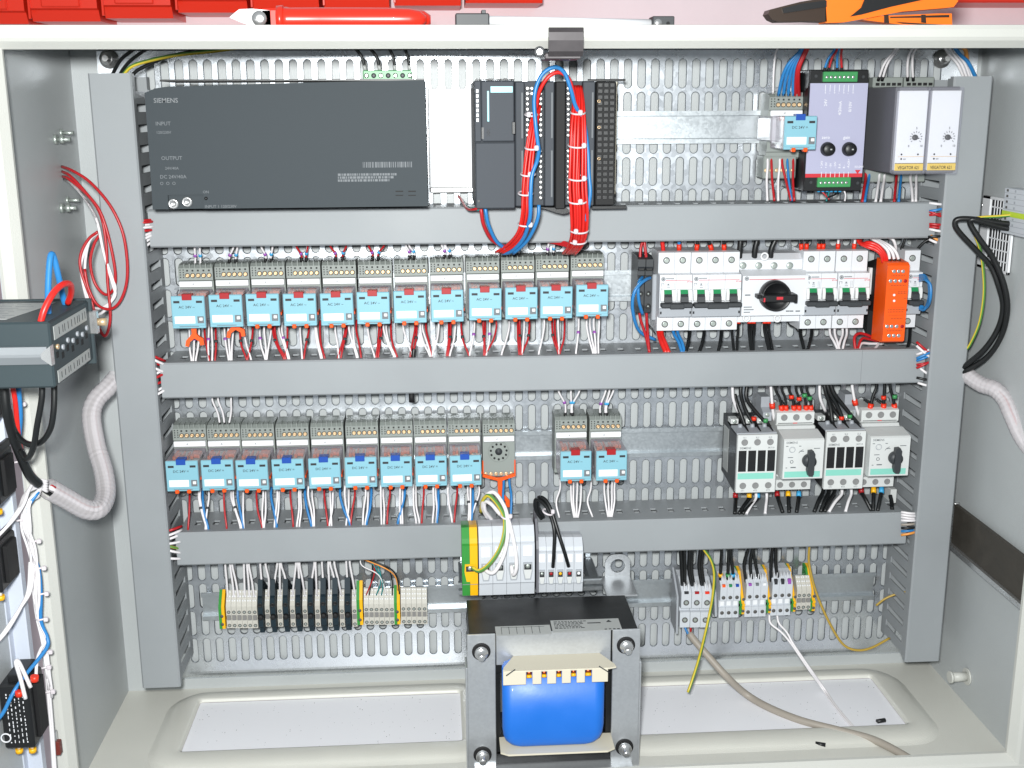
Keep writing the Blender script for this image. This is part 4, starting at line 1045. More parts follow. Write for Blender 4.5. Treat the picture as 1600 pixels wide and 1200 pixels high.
a, b = U(1058, 900, 20), U(1062, 978, 20)
obj('end_plate', MB().prism([(8, a[2] + 6), (HT - 6, a[2] - 18), (HT - 4, b[2]), (8, b[2] + 2)], U(1062, 950, HT)[0] - 2.6, U(1062, 950, HT)[0] - .3, 'x'), 'mcbg', None, 'grey end plate left of the large terminals', 'end plate', 'grey terminal end plates')
a = U(1122, 955, 40)
obj('end_plate', MB().prism([(8, a[2] + 32), (30, a[2] + 20), (38, a[2] - 8), (8, a[2] - 10)], a[0] - 3, a[0] - .4, 'x'), 'mcbg', None, 'grey end plate between large and small terminals', 'end plate', 'grey terminal end plates')
groups = [((1124.5, 1156), 916, 965.5, ('orange', 'green', 'blue')), ((1165, 1198.6), 914, 964, ('purple', 'inkg', 'label')), ((1205.5, 1237), 911.5, 962, ('ink', 'ink', 'purple'))]
wherel = ['beside the large terminals', 'between two diagonal earth terminals', 'with white wires below']
for g, ((pa, pb), y0, y1, mk) in enumerate(groups):
    for i in range(3):
        xa, xb = U(pa + (pb - pa) * i / 3, y1 - 16, HT)[0], U(pa + (pb - pa) * (i + 1) / 3, y1 - 16, HT)[0]
        z0, z1, z2, z3 = U(pa, y0, HT)[2] + 6, U(pa, y1 - 26, HT)[2], U(pa, y1 - 15.5, HT - 4)[2], U(pa, y1, HT - 4)[2]
        lab = '{} small grey terminal of the three {}'.format(['left', 'middle', 'right'][i], wherel[g])
        t = thing('terminal_block', lab, 'terminal', (xa, 8, z3), 'small grey terminals right of the transformer')
        obj('body', MB().prism([(8, z0 + 4), (24, z0 + 4), (HT - 8, z0), (HT, z0 - 6), (HT, z1), (HT - 6, z1 - .5), (HT - 6, z2 + .5), (HT - 4, z2), (HT - 4, z3), (8, z3)], xa + .12, xb - .12, 'x'), 'termg', t)
        cx = (xa + xb) / 2
        obj('marker', MB().box(cx - 1.9, cx + 1.9, HT - 3, HT + .4, z0 - 7.6, z0 - 4.4 + (3 if g == 2 else 0), .2), mk[i], t)
        obj('middle_tag', MB().box(cx - 2.4, cx + 2.4, HT - 6, HT - 5.6, z2 + 2, z1 - 2), 'label', t)
        obj('guide', MB().box(cx - 2.2, cx - 1.5, HT - 12, HT - 3, z0 - 2, z0 + 6, .2).box(cx + 1.5, cx + 2.2, HT - 12, HT - 3, z0 - 2, z0 + 6, .2), 'label', t)
        for z, hh in ((z1 + 4.4, HT), (z3 + 6.4, HT - 4)): obj('screw_well', MB().lathe(cx, z, [(hh - .1, 2.2), (hh + .4, 2.3), (hh + .2, .4)], 14), 'holed', t)
gx = [(1156.5, 1164), (1198.8, 1205), (1237.4, 1243.6), (1266, 1274)]
el = ['yellow green earth terminal right of the first three small terminals', 'yellow green earth terminal in the middle of the small terminals', 'yellow green earth terminal left of the short beige terminals', 'yellow green earth terminal ending the right row']
for (pa, pb), lab, dy in zip(gx, el, (0, -2, -4, -5)):
    xa, xb = U(pa, 950, HT)[0], U(pb, 950, HT)[0]; z0, z3 = U(pa, 884 + dy, 8)[2], U(pa, 961 + dy, HT)[2]
    t = thing('earth_terminal', lab, 'earth terminal', (xa, 8, z3), 'yellow green earth terminals right of the transformer')
    prof = [(8, z0), (18, z0 - 2), (HT - 4, z0 - 32), (HT, z0 - 36), (HT, z3 + 14), (HT - 6, z3 + 12), (HT, z3 + 8), (HT - 2, z3), (8, z3 + 2)]
    obj('yellow_half', MB().prism(prof, xa + (xb - xa) * .42, xb, 'x'), 'yellow', t); obj('green_half', MB().prism(prof, xa, xa + (xb - xa) * .4, 'x'), 'pegreen', t)
    for z in (z3 + 20, z3 + 5): obj('screw_well', MB().lathe((xa + xb) / 2 + .6, z, [(HT - .2, 1.7), (HT + .3, 1.8), (HT, .3)], 12), 'holed', t)
for i in range(3):
    xa, xb = U(1244 + i * 7.4, 950, HT)[0], U(1251.4 + i * 7.4, 950, HT)[0]
    terminal(xa, xb - xa, U(1244, 905, HT)[2], U(1244, 954, HT)[2], 'beige', '{} short beige terminal near the right end of its rail'.format(['left', 'middle', 'right'][i]), 'short beige terminals')

# ================================================================== transformer with its own terminal rail
TF = thing('transformer', 'big steel framed transformer with blue winding standing on the cabinet floor', 'transformer', (412, 150, -731))
hb, hf, zt, zb = 112, 200, -574, -729
a, b = U(729, 995, hf), U(1001, 984, hf); xl, xr = a[0] + .4, b[0]
zt = (a[2] + b[2]) / 2
obj('core', MB().box(xl + 2, xr - 2, hb, hf - 6, zt - 46, zt, .6).box(xl + 2, xl + 34, hb, hf - 6, zb + 14, zt - 46).box(xr - 34, xr - 2, hb, hf - 6, zb + 14, zt - 46).box(xl + 2, xr - 2, hb, hf - 6, zb + 2, zb + 16), 'core', TF)
q = MB()
for i in range(26): q.box(xl + 31, xr - 31, hf - 6.4, hf - 5.6, zt - 3 - i * 1.25, zt - 2.1 - i * 1.25)
obj('lamination', MB().box(xl + 30, xr - 30, hf - 6.2, hf - 4.5, zt - 36, zt - .4, .4), 'steel', TF, kind=None)
xbl = U(774, 1000, hf)[0]; xbr = U(957.5, 990, hf)[0]
def bracket(x0, x1, out):
    """front strap with a folded outer edge"""
    q = MB().box(x0, x1, hf - 3, hf, zb - 14, zt + 1, .6)
    e = x0 if out < 0 else x1
    q.box(min(e, e + out * 2), max(e, e + out * 2), hf - 26, hf - .4, zb - 14, zt - 36, .5)
    return obj('bracket', q, 'steel', TF)
bl = bracket(xl, xbl, -1); br = bracket(xbr, xr, 1)
for px, py in ((752, 1018), (978, 1008), (754, 1179), (975.5, 1167)):
    x, h, z = U(px, py, hf)
    k = obj('bolt', MB().lathe(x, z, [(hf, 9.6), (hf + .8, 9.6), (hf + 1, 8)], 24), 'blackm', TF)
    obj('bolt_head', MB().lathe(x, z, [(hf + .8, 7), (hf + 6, 7), (hf + 7, 5.4), (hf + 7, 4), (hf + 15, 3.8), (hf + 16, 2.6), (hf + 16, .3)], 6 if False else 18), 'bright', k)
cx0, cx1 = U(785, 1100, hf + 18)[0], U(945, 1100, hf + 18)[0]; ztop, zbot = U(860, 1040, hf + 18)[2], U(860, 1170, hf + 22)[2]
def wound(x0, x1, h0, h1, r, z0, z1, n=8):
    lp = [(x0, h0)]
    for i in range(n + 1):
        a = math.radians(180 - 90 * i / n); lp.append((x0 + r + r * math.cos(a), h1 - r * .42 + r * .42 * math.sin(a)))
    for i in range(n + 1):
        a = math.radians(90 - 90 * i / n); lp.append((x1 - r + r * math.cos(a), h1 - r * .42 + r * .42 * math.sin(a)))
    lp.append((x1, h0))
    return MB().prism(lp, z0, z1, 'z', True)
# winding: bulging block with rounded lower corners
q = MB(); prof = []; fz1_ = U(870, 1030, hf + 6)[2]
ztop = fz1_ - 2
for zz, ins in ((ztop, 0), (zbot + 22, 0), (zbot + 13, 1), (zbot + 7, 3), (zbot + 2.5, 7), (zbot + .6, 11), (zbot, 15)):
    lp = []
    x0, x1 = cx0 + ins, cx1 - ins; r = 11; n = 8; hh1 = hf + 21 - ins * .4
    lp.append((x0 + 16, hf - 6)); lp.append((x0 + 3, hf + 3))
    for i in range(n + 1):
        a = math.radians(180 - 90 * i / n); lp.append((x0 + r + r * math.cos(a), hh1 - 9 + 9 * math.sin(a)))
    for i in range(n + 1):
        a = math.radians(90 - 90 * i / n); lp.append((x1 - r + r * math.cos(a), hh1 - 9 + 9 * math.sin(a)))
    lp.append((x1 - 3, hf + 3)); lp.append((x1 - 16, hf - 6)); prof.append((zz, lp))
for zz, lp in prof: q.v += [(x, h, zz) for x, h in lp]
L = len(prof[0][1])
for j in range(len(prof) - 1):
    for k in range(L - 1): q.face((j * L + k, j * L + k + 1, (j + 1) * L + k + 1, (j + 1) * L + k), True)
q.face(range(L)); q.face(range((len(prof) - 1) * L, len(prof) * L))
obj('blue_winding', q, 'coil', TF)
# upper cream flange with comb teeth
a, b = U(783, 1040, hf + 12), U(961, 1036, hf + 12); fz1 = U(870, 1030, hf + 6)[2]; fz0 = U(870, 1040, hf + 30)[2]
q = MB().prism([(a[0] + 14, hf - 5), (b[0] - 14, hf - 5), (b[0] - 2, hf + 20), (b[0] - 1, hf + 26), (b[0] - 8, hf + 28), (a[0] + 8, hf + 28), (a[0] + 1, hf + 26), (a[0] + 2, hf + 20)], fz1 - 1.6, fz1, 'z')
fl_ = obj('coil_flange', q, 'cream', TF)
px0 = [783, 823, 845, 867.5, 891, 914, 926]
teeth = [(786, 822), (832, 846), (855, 869), (878, 892), (901, 914), (925, 950)]
for k, (pa, pb) in enumerate(teeth):
    xa, xb = U(pa, 1055, hf + 28)[0], U(pb, 1055, hf + 28)[0]
    obj('flange_tooth', MB().box(xa, xb, hf + 26.5, hf + 28.4, fz1 - 15.5, fz1 - .4, .4), 'cream', fl_)
for k, (pa, pb) in enumerate(((822, 832), (846, 855), (869, 878), (892, 901), (914, 925))):
    xa, xb = U(pa, 1055, hf + 26)[0], U(pb, 1055, hf + 26)[0]
    obj('winding_lead', MB().cyl((xa + .6, hf + 24, fz1 - 4.4), (xb - .6, hf + 24, fz1 - 4.4), 1.9, 10), 'copper', TF)
    obj('lead_sleeve', MB().cyl((xa + .6, hf + 24, fz1 - 8.6), (xb - .6, hf + 24, fz1 - 8.6), 1.8, 10), 'yellow', TF)
q = MB()
for pa, pb in (((791, 1056), (805, 1046)), ((936, 1041), (952, 1051))):
    A, B = U(*pa, hf + 29), U(*pb, hf + 29); q.tube([A, B], .6, 5)
obj('flange_slit', q, 'char', fl_)
# lower cream flange and foot
a, b = U(781, 1165, hf + 8), U(957, 1150, hf + 8)
obj('coil_flange', MB().prism([(a[0], hf - 5), (b[0], hf - 5), (b[0], hf + 24), (b[0] - 8, hf + 29), (a[0] + 8, hf + 29), (a[0], hf + 24)], zbot - 2.4, zbot - .4, 'z'), 'cream', TF)
obj('foot_plate', MB().box(xl + 6, xr - 6, hf - 30, hf + 34, zb - 1.2, zb + 1.2, .4).box(xl + 6, xr - 6, hf + 34, hf + 36, zb - 3, zb + 3, .4), 'steel', TF)
# labels on the top
a, b, c = U(774, 992, hf - 8), U(862, 992, hf - 8), U(973, 984, hf - 8)
def top_label(pa, pb, pc, nm):
    A, B, D = UZ(*pa, zt + .3), UZ(*pb, zt + .3), UZ(*pc, zt + .3)
    q = MB(); q.prism([(A[0], A[1]), (B[0], B[1]), (B[0], D[1]), (A[0], D[1])], zt, zt + .3, 'z'); return obj(nm, q, 'lightlab', TF), A, B, D
lb, A, B, D = top_label((775, 993), (862, 990), (862, 976), 'rating_label')
q = MB()
for i in range(6): x = A[0] + 6 + i * (B[0] - A[0] - 10) / 6; q.box(x, x + .5, D[1] + 2, A[1] - 2, zt + .3, zt + .4)
q.box(A[0] + 6, B[0] - 6, D[1] + 3, D[1] + 3.5, zt + .3, zt + .4); obj('label_print', q, 'ink', lb)
lb, A, B, D = top_label((864, 988.5), (972, 983), (966, 966), 'rating_label')
q = MB()
for r in range(6):
    x = A[0] + 3; e = A[0] + (B[0] - A[0]) * (.42 if r > 0 else .5)
    while x < e: d = random.uniform(1, 4); q.box(x, x + d, D[1] + 3 + r * 3.1, D[1] + 4.4 + r * 3.1, zt + .3, zt + .4); x += d + 1
q.box(B[0] - 34, B[0] - 20, D[1] + 8, D[1] + 10, zt + .3, zt + .4)
for i in range(4): q.box(B[0] - 18 + i * 4.4, B[0] - 15.4 + i * 4.4, A[1] - 5, A[1] - 3, zt + .3, zt + .4)
q.prism([(B[0] - 14, D[1] + 8), (B[0] - 8, D[1] + 8), (B[0] - 11, D[1] + 3)], zt + .3, zt + .4, 'z')
obj('label_print', q, 'ink', lb)
# lifting eye
x, h, z = U(965, 884, 60)
q = MB(); n = 24; outer = []; inner = []
for i in range(n + 1):
    a = math.radians(-20 + 220 * i / n); outer.append((x + 14.5 * math.cos(a), z + 13 * math.sin(a)))
poly = [(x + 14.5, z - 24)] + outer + [(x - 14.5, z - 24)]
b0 = len(q.v)
hole = [(x + 8.4 * math.cos(2 * math.pi * i / 24), z + 8.4 * math.sin(2 * math.pi * i / 24)) for i in range(24)]
rim = []
for i in range(24):
    a = 2 * math.pi * i / 24; ca, sa = math.cos(a), math.sin(a)
    sc = min(14.5 / max(abs(ca), 1e-6), (14 if sa > 0 else 24) / max(abs(sa), 1e-6)); sc = min(sc, 15.5) if sa > 0 else sc
    rim.append((x + sc * ca, z + sc * sa))
for hh in (58, 60.5):
    for p in hole: q.v.append((p[0], hh, p[1]))
    for p in rim: q.v.append((p[0], hh, p[1]))
for i in range(24):
    j = (i + 1) % 24
    q.face((48 + i, 48 + j, 72 + j, 72 + i)); q.face((i, j, 24 + j, 24 + i)); q.face((i, j, 48 + j, 48 + i), True); q.face((24 + i, 24 + j, 72 + j, 72 + i), True)
obj('lifting_eye', q, 'steel', TF)
obj('rear_bracket', MB().box(x - 20, x + 14.5, 58, hb, zt - 2, zt, .3), 'steel', TF)
# rail and terminals above the transformer
rt = thing('terminal_rail', 'short galvanised rail carrying big terminals above the transformer', 'rail', (400, 60, -575))
a, b = U(716, 905, 66), U(941, 904, 66); zr1, zr0 = U(930, 904, 66)[2], U(930, 923, 66)[2]
obj('rail_profile', MB().prism([(60, zr1), (66, zr1), (67.5, zr1 - 1.5), (67.5, zr1 - 6), (62, zr1 - 7), (62, zr0 + 7), (67.5, zr0 + 6), (67.5, zr0 + 1.5), (66, zr0), (60, zr0)], a[0], b[0], 'x'), 'rail', rt)
obj('rail_standoff', MB().box(a[0] + 1, a[0] + 12, 1, 62, zr0 + 1, zr1 - 1, .6), 'rail', rt)
obj('rail_standoff', MB().box(b[0] - 14, b[0] - 3, 1, 62, zr0 + 1, zr1 - 1, .6), 'rail', rt)
HC = 108
def big_term(pa, pb, y0, y1, label, m='termg', nm='terminal_block', small=False, inner='screw'):
    xa, xb = U(pa, y1 - 20, HC)[0], U(pb, y1 - 20, HC)[0]; z1 = U((pa + pb) / 2, y0, HC - 12)[2]; z0 = U((pa + pb) / 2, y1, HC - 4)[2]
    t = thing(nm, label, 'terminal', (xa, 62, z0), 'big terminals above the transformer')
    L = z1 - z0
    prof = [(64, z1 - 4), (HC - 20, z1), (HC - 12, z1), (HC - 4, z1 - L * .13), (HC - 3, z1 - L * .2), (HC, z1 - L * .22), (HC, z1 - L * .8), (HC - 2, z1 - L * .82), (HC - 4, z0), (64, z0)]
    if isinstance(m, str): obj('body', MB().prism(prof, xa + .15, xb - .15, 'x'), m, t)
    else:
        xm = (xa + xb) / 2; obj('green_half', MB().prism(prof, xa, xm - .1, 'x'), m[0], t); obj('yellow_half', MB().prism(prof, xm + .1, xb, 'x'), m[1], t)
    cx = (xa + xb) / 2; ww = (xb - xa) * .32
    zc = z1 - L * (.56 if not small else .62)
    w_ = obj('wire_funnel', MB().prism([(cx - ww, zc + 5), (cx + ww, zc + 5), (cx + ww * 1.1, zc - 4), (cx + ww * .7, zc - L * .2), (cx - ww * .7, zc - L * .2), (cx - ww * 1.1, zc - 4)], HC - .2, HC + 1, 'h'), 'mcbg' if isinstance(m, str) else m[1], t)
    if isinstance(m, str): obj('funnel_floor', MB().prism([(cx - ww * .85, zc + 3), (cx + ww * .85, zc + 3), (cx + ww * .9, zc - 4), (cx + ww * .5, zc - L * .18), (cx - ww * .5, zc - L * .18), (cx - ww * .9, zc - 4)], HC + .9, HC + 1.15, 'h'), 'offwhite', w_)
    obj('clamp_opening', MB().box(cx - ww * .8, cx + ww * .8, HC + .9, HC + 1.5, zc - 3.4, zc + 2.8, .1), 'ink', w_)
    obj('clamp_screw', MB().lathe(cx, zc + .6, [(HC + 1, min(2.6, ww * .6)), (HC + 2, min(2.4, ww * .5)), (HC + 2, .4)], 12), inner, w_)
    if isinstance(m, str): obj('marker', MB().box(cx - ww, cx + ww, HC, HC + .4, z1 - L * .40, z1 - L * .25, .1), 'label', t)
    obj('step_line', MB().box(xa + .3, xb - .3, HC - .2, HC + .15, z0 + L * .19, z0 + L * .195), 'mcbg', t)
    return t
big_term(722.5, 746.8, 824, 930.5, 'wide half green half yellow earth terminal above the transformer', ('pegreen', 'yellow'), 'earth_terminal')
bt = [748.6, 770.2, 791.8, 813.6, 835.6]
for i in range(4): big_term(bt[i], bt[i + 1], 822.5 - i * .8, 930 - i * .8, ['big grey terminal next to the wide earth terminal', 'big grey terminal second from the wide earth terminal', 'big grey terminal left of the wireless one', 'big grey terminal without wire, beside the dark separator'][i])
a, b = U(836.5, 808, 80), U(838, 925, HC)
obj('separator_plate', MB().prism([(64, a[2] + 4), (90, a[2] + 2), (HC - 2, a[2] - 18), (HC + 2, a[2] - 26), (HC + 2, b[2]), (64, b[2])], a[0] - 1.4, a[0] + 1.2, 'x'), 'charlt', None, 'dark grey separator plate standing between big and slim terminals', 'separator')
st = [839.6 + i * 14.3 for i in range(6)]
for i in range(5): big_term(st[i], st[i + 1], 839, 925.5 - i * .4, ['slim grey terminal right beside the dark separator', 'slim grey terminal with the left black cable', 'slim grey terminal between the two black cables', 'slim grey terminal with the right black cable', 'slim grey terminal at the right end above the transformer'][i], 'termg', 'terminal_block', True, ['screw', 'red', 'yellow', 'red', 'label'][i])
# ================================================================== wiring
CN = {'wred': 'red', 'wredb': 'bright red', 'wwht': 'white', 'wblu': 'blue', 'wblk': 'black', 'wteal': 'teal', 'wyg': 'green yellow', 'wgry': 'grey', 'wora': 'orange', 'wolv': 'olive'}
LIST = []
def W(c, pts, phrase, r=1.14, k=5, n=6, name='wire', cat='wire', extra=None):
    """queue a wire; pts are (px, py, h) or ready (x, h, z) points marked with a leading None"""
    P = [U(*p) if p[0] is not None else tuple(p[1:]) for p in pts]
    LIST.append(dict(c=c, P=P, ph=phrase, r=r, k=k, n=n, name=name, cat=cat, x=pts[0][0] or 0, extra=extra))
def flush():
    by = {}
    for d in LIST:
        if d['c'] == 'wblk' and d['r'] >= 1.9 and d['name'] == 'wire': d['name'] = d['cat'] = 'cable'
    for d in LIST: by.setdefault((d['c'], d['ph'], d['name']), []).append(d)
    for (c, ph, nm), L in by.items():
        L.sort(key=lambda d: d['x'] + d['P'][-1][0] * 1e-3)
        for i, d in enumerate(L):
            n = len(L)
            o = '' if n == 1 else (('left ', 'right ')[i] if n == 2 else ('left ', 'middle ', 'right ')[i] if n == 3 else ORD[i] + ' ')
            lab = (o + CN[c] + ' ' + nm.replace('_', ' ') + ' ' + ph) + (' from the left' if n > 3 and 'left' not in ph else '')
            ob = wire(d['P'], d['r'], c, lab, (CN[c] + ' wires ' + ph) if n > 1 else None, nm, d['cat'], d['n'], d['k'])
            if d['extra']: d['extra'](ob, d['P'])
    LIST.clear()
def ferrule(m, length=6.5, r=1.9):
    def f(ob, P):
        e = Vector(P[-1]); dirv = (Vector(P[-2]) - e).normalized()
        obj('ferrule', MB().cyl(tuple(e), tuple(e + dirv * length), r, 8), m, ob)
    return f
def ring_at(m, t, r=2.3, L=3.4, also=None):
    def f(ob, P):
        Q = smoothp(P, 6); i = max(1, min(len(Q) - 2, int(t * len(Q)))); p = Q[i]; d = (Q[i + 1] - Q[i - 1]).normalized() * L / 2
        obj('marker_ring', MB().cyl(tuple(p - d), tuple(p + d), r, 8), m, ob)
        if also: also(ob, P)
    return f
# ---- under the upper relay row
low1 = [('wwht', 296, 299), ('wwht', 303, 302), ('wwht', 311, 306), ('wred', 320, 327), ('wwht', 326, 326), ('wwht', 331, 331.5), ('wred', 337, 336), ('wwht', 351, 357), ('wwht', 357, 360), ('wwht', 364, 362), ('wred', 375, 385), ('wwht', 382, 392), ('wred', 394.5, 387), ('wwht', 406, 414), ('wwht', 413, 416), ('wwht', 423, 417), ('wred', 427, 443), ('wred', 430, 446), ('wwht', 437, 450), ('wwht', 441, 452), ('wred', 449, 445), ('wwht', 469, 472), ('wred', 482, 475), ('wwht', 493, 501), ('wwht', 495, 503), ('wred', 500, 507), ('wwht', 524, 529), ('wred', 539, 528), ('wred', 541, 533), ('wwht', 546, 557), ('wwht', 552, 559), ('wred', 557, 564), ('wwht', 575, 585), ('wred', 592, 588), ('wred', 596, 591), ('wwht', 600, 615), ('wwht', 604, 617), ('wred', 611, 620), ('wwht', 631, 644), ('wred', 648, 641), ('wred', 651, 644), ('wwht', 657, 671), ('wwht', 661, 673), ('wred', 666, 674), ('wwht', 685, 675), ('wred', 701, 698), ('wred', 704, 700), ('wwht', 711, 703), ('wred', 721, 732), ('wwht', 741, 734), ('wred', 755, 756), ('wred', 758, 758), ('wwht', 765, 760), ('wred', 775, 759), ('wwht', 795, 784), ('wred', 809, 811), ('wred', 812, 814), ('wwht', 819, 816), ('wred', 827, 816), ('wwht', 850, 842), ('wred', 863, 872), ('wred', 867, 874), ('wwht', 872, 873), ('wred', 882, 875), ('wwht', 904, 900), ('wwht', 917, 926), ('wwht', 922, 929), ('wwht', 928, 931), ('wwht', 936, 935)]
xs1 = [r[0] for r in R1]
def idx_of(x, xs): return max(0, min(len(xs) - 1, max([i for i, a in enumerate(xs) if x >= a - 3] or [0])))
random.seed(21)
for j, (c, a, b) in enumerate(low1):
    yt = 511 - (a - 266) * .018; yb = 565 - (b - 300) * .02; i = idx_of(a, xs1); mid = (a * .62 + b * .38) + random.uniform(-1.5, 1.5)
    ex = None
    if c == 'wwht' and j % 3 == 1: ex = ring_at('purple', .36, 1.9, 2.6)
    if c == 'wred' and j % 2 == 0: ex = ring_at('char', .42, 2.0, 2.8)
    W(c, [(a, yt - 6, 34 + (j % 3) * 4), (a + (a - mid) * .1, yt + 10, 46), (mid, (yt + yb) / 2 + 4, 54), (b, yb - 3, 60), (b, yb + 6, 60)], 'under the ' + ORD[i] + ' upper relay', extra=ex)
W('wblk', [(647, 545, 60), (646, 553, 61), (646, 566, 62)], 'as short thick stub beside the seventh upper relay wires', 2.6)
# ---- under the lower relay row
low2 = [('wred', 296, 294), ('wwht', 311, 322), ('wwht', 313, 324), ('wblu', 317, 325), ('wwht', 326, 321), ('wred', 350, 354), ('wwht', 362, 375), ('wwht', 365, 377), ('wblu', 372, 380), ('wwht', 380, 381), ('wred', 401, 409), ('wwht', 411, 411), ('wwht', 415, 413), ('wblu', 424, 432), ('wwht', 433, 429), ('wwht', 436, 432), ('wred', 454, 458), ('wwht', 467, 464), ('wwht', 470, 468), ('wblu', 477, 486), ('wwht', 482, 489), ('wwht', 488, 491), ('wred', 507, 512), ('wwht', 520, 515), ('wwht', 516, 518), ('wblu', 532, 546), ('wwht', 539, 547), ('wwht', 545, 541), ('wred', 554, 548), ('wwht', 571, 567), ('wwht', 575, 571), ('wblu', 580, 573), ('wwht', 595, 596), ('wwht', 599, 600), ('wred', 609, 605), ('wwht', 625, 626), ('wwht', 629, 629), ('wblu', 632, 622), ('wwht', 646, 650), ('wwht', 650, 655), ('wred', 662, 659), ('wwht', 677, 676), ('wwht', 681, 682), ('wblu', 685, 683), ('wwht', 700, 706), ('wred', 714, 710), ('wwht', 731, 732), ('wwht', 735, 735), ('wblu', 739, 737), ('wwht', 748, 736)]
xs2 = [r[0] for r in R2]
for j, (c, a, b) in enumerate(low2):
    yt = 770 - (a - 258) * .019; yb = 827 - (b - 300) * .031; i = idx_of(a, xs2); mid = (a * .6 + b * .4) + random.uniform(-1.5, 1.5)
    ex = ring_at('char', .40, 2.0, 2.6) if (c == 'wwht' and j % 3 == 1) else None
    r = 1.5 if c == 'wblu' else 1.14
    W(c, [(a, yt - 6, 34 + (j % 3) * 4), (a + (a - mid) * .1, yt + 10, 46), (mid, (yt + yb) / 2 + 4, 54), (b, yb - 3, 60), (b, yb + 6, 60)], 'under the ' + ORD[i] + ' lower relay', r, extra=ex)
for a, m_, b in ((787, 786, 787), (796, 799, 798)): W('wblu', [(a, 742, 34), (a, 756, 40), (m_, 776, 50), (b, 808, 60)], 'below the empty relay socket', 1.5)
for a, m_, b in ((875, 869, 874), (892, 893, 897), (896, 896, 899), (902, 901, 901), (908, 907, 903)): W('wwht', [(a, 748, 36), (a, 764, 46), (m_, 785, 54), (b, 809, 60)], 'under the left relay of the separate pair')
for a, m_, b in ((924, 918, 926), (945, 946, 950), (951, 951, 952), (957, 956, 954), (961, 960, 956)): W('wwht', [(a, 747, 36), (a - 1, 764, 46), (m_, 784, 54), (b, 808, 60)], 'under the right relay of the separate pair')
# ---- into the tops of the sockets
top1 = [(0, 'wwht', 304, 305), (0, 'wwht', 312, 313), (1, 'wwht', 365, 358.5), (1, 'wwht', 371, 368.5), (2, 'wwht', 408, 415), (2, 'wwht', 426, 423.5), (3, 'wred', 463, 471), (3, 'wred', 481, 478.5), (4, 'wred', 516, 524.5), (4, 'wred', 541, 535.5), (5, 'wred', 576, 582), (5, 'wred', 600, 591), (6, 'wwht', 634, 640), (6, 'wwht', 639, 647), (7, 'wwht', 690, 695), (7, 'wwht', 695, 703), (9, 'wwht', 806, 803), (9, 'wwht', 812, 811), (10, 'wwht', 857, 855.5), (10, 'wwht', 866, 865)]
for j, (i, c, a, b) in enumerate(top1):
    y1 = 414 - (b - 300) * .021; y0 = 372 - (a - 300) * .008
    W(c, [(a, y0, 40), (a, y0 + 14, 40), (b, y1 - 12, 36), (b, y1, 34)], 'into the top of the ' + ORD[i] + ' upper socket', extra=ring_at('purple' if j % 2 == 0 else 'cyanr', .62, 1.9, 2.8, None if i == 0 else ferrule('blackm', 6, 1.7)))
for a, b in ((332, 344), (341, 351), (361, 357)): W('wwht', [(a, 612, 40), (a, 626, 40), ((a + b) / 2 + 2, 645, 36), (b, 665, 34)], 'into the top of the second lower socket', extra=ferrule('blackm', 4, 1.6))
for k, (a, b) in enumerate(((873, 883), (892, 892.5), (905, 894.5))): W('wwht', [(a, 600, 40), (a, 612, 40), (b, 632, 36), (b, 651, 34)], 'into the left socket of the separate pair', extra=ring_at(('purple', 'cyanr', 'cyanr')[k], .62, 1.9, 2.8, ferrule('blackm', 5, 1.7)))
for k, (a, b) in enumerate(((946, 938), (952, 946), (958, 948))): W('wwht', [(a, 600, 40), (a, 612, 40), (b, 634, 36), (b, 651, 34)], 'into the right socket of the separate pair', extra=ring_at(('purple', 'cyanr', 'cyanr')[k], .62, 1.9, 2.8, ferrule('blackm', 5, 1.7)))
# ---- breakers
W('wredb', [(1033, 362, 40), (1034, 372, 40), (1036.5, 392, 38)], 'into the first pole of the leftmost breaker', 2.4)
for c, a, b, ph in (('wblu', 1061, 1061, 'into the second pole of the leftmost breaker'), ('wblk', 1090, 1088.5, 'into the first pole of the three lever breaker'), ('wblk', 1107, 1112, 'into the middle pole of the three lever breaker'), ('wblk', 1131, 1131.5, 'into the last pole of the three lever breaker')):
    W(c, [(a, 362, 40), (a, 374, 40), (b, 391, 38)], ph, 2.0, extra=ferrule('ferr', 7, 2.7))
for a, b in ((1158, 1155), (1184, 1178.5), (1213, 1204)): W('wblk', [(a, 358, 40), (a - .5, 372, 42), (b + 1, 390, 42), (b, 410, 40)], 'entering the top of the rotary switch', 3.2, n=8)
for c, a, b, ph in (('wblk', 1252, 1252, 'pair into the first pole right of the rotary switch'), ('wblk', 1261, 1260, 'pair into the first pole right of the rotary switch'), ('wblk', 1281, 1279, 'pair into the second pole right of the rotary switch'), ('wblk', 1287, 1286, 'pair into the second pole right of the rotary switch'), ('wwht', 1310, 1309, 'into the third pole right of the rotary switch'), ('wwht', 1336, 1334, 'into the fourth pole right of the rotary switch')):
    W(c, [(a, 362, 40), (a, 374, 40), (b, 390, 38)], ph, 1.5, extra=ferrule('ferr', 7, 2.5))
for a, m_, b in ((1029, 1034, 1041), (1033, 1039, 1045)): W('wredb', [(a, 510, 30), (a + 1, 524, 40), (m_, 536, 50), (b, 552, 60)], 'thick under the leftmost breaker', 2.7, n=8)
for a, b in ((1051, 1066), (1057.5, 1070)): W('wblu', [(a, 510, 30), (a + 2, 522, 40), ((a + b) / 2 + 2, 535, 50), (b, 552, 60)], 'under the leftmost breaker', 1.9)
for a, b in ((1077, 1071), (1100, 1092), (1127, 1121)): W('wblk', [(a, 508, 30), (a, 522, 40), ((a + b) / 2 + 1, 536, 50), (b, 551, 60)], 'under the three lever breaker', 2.0)
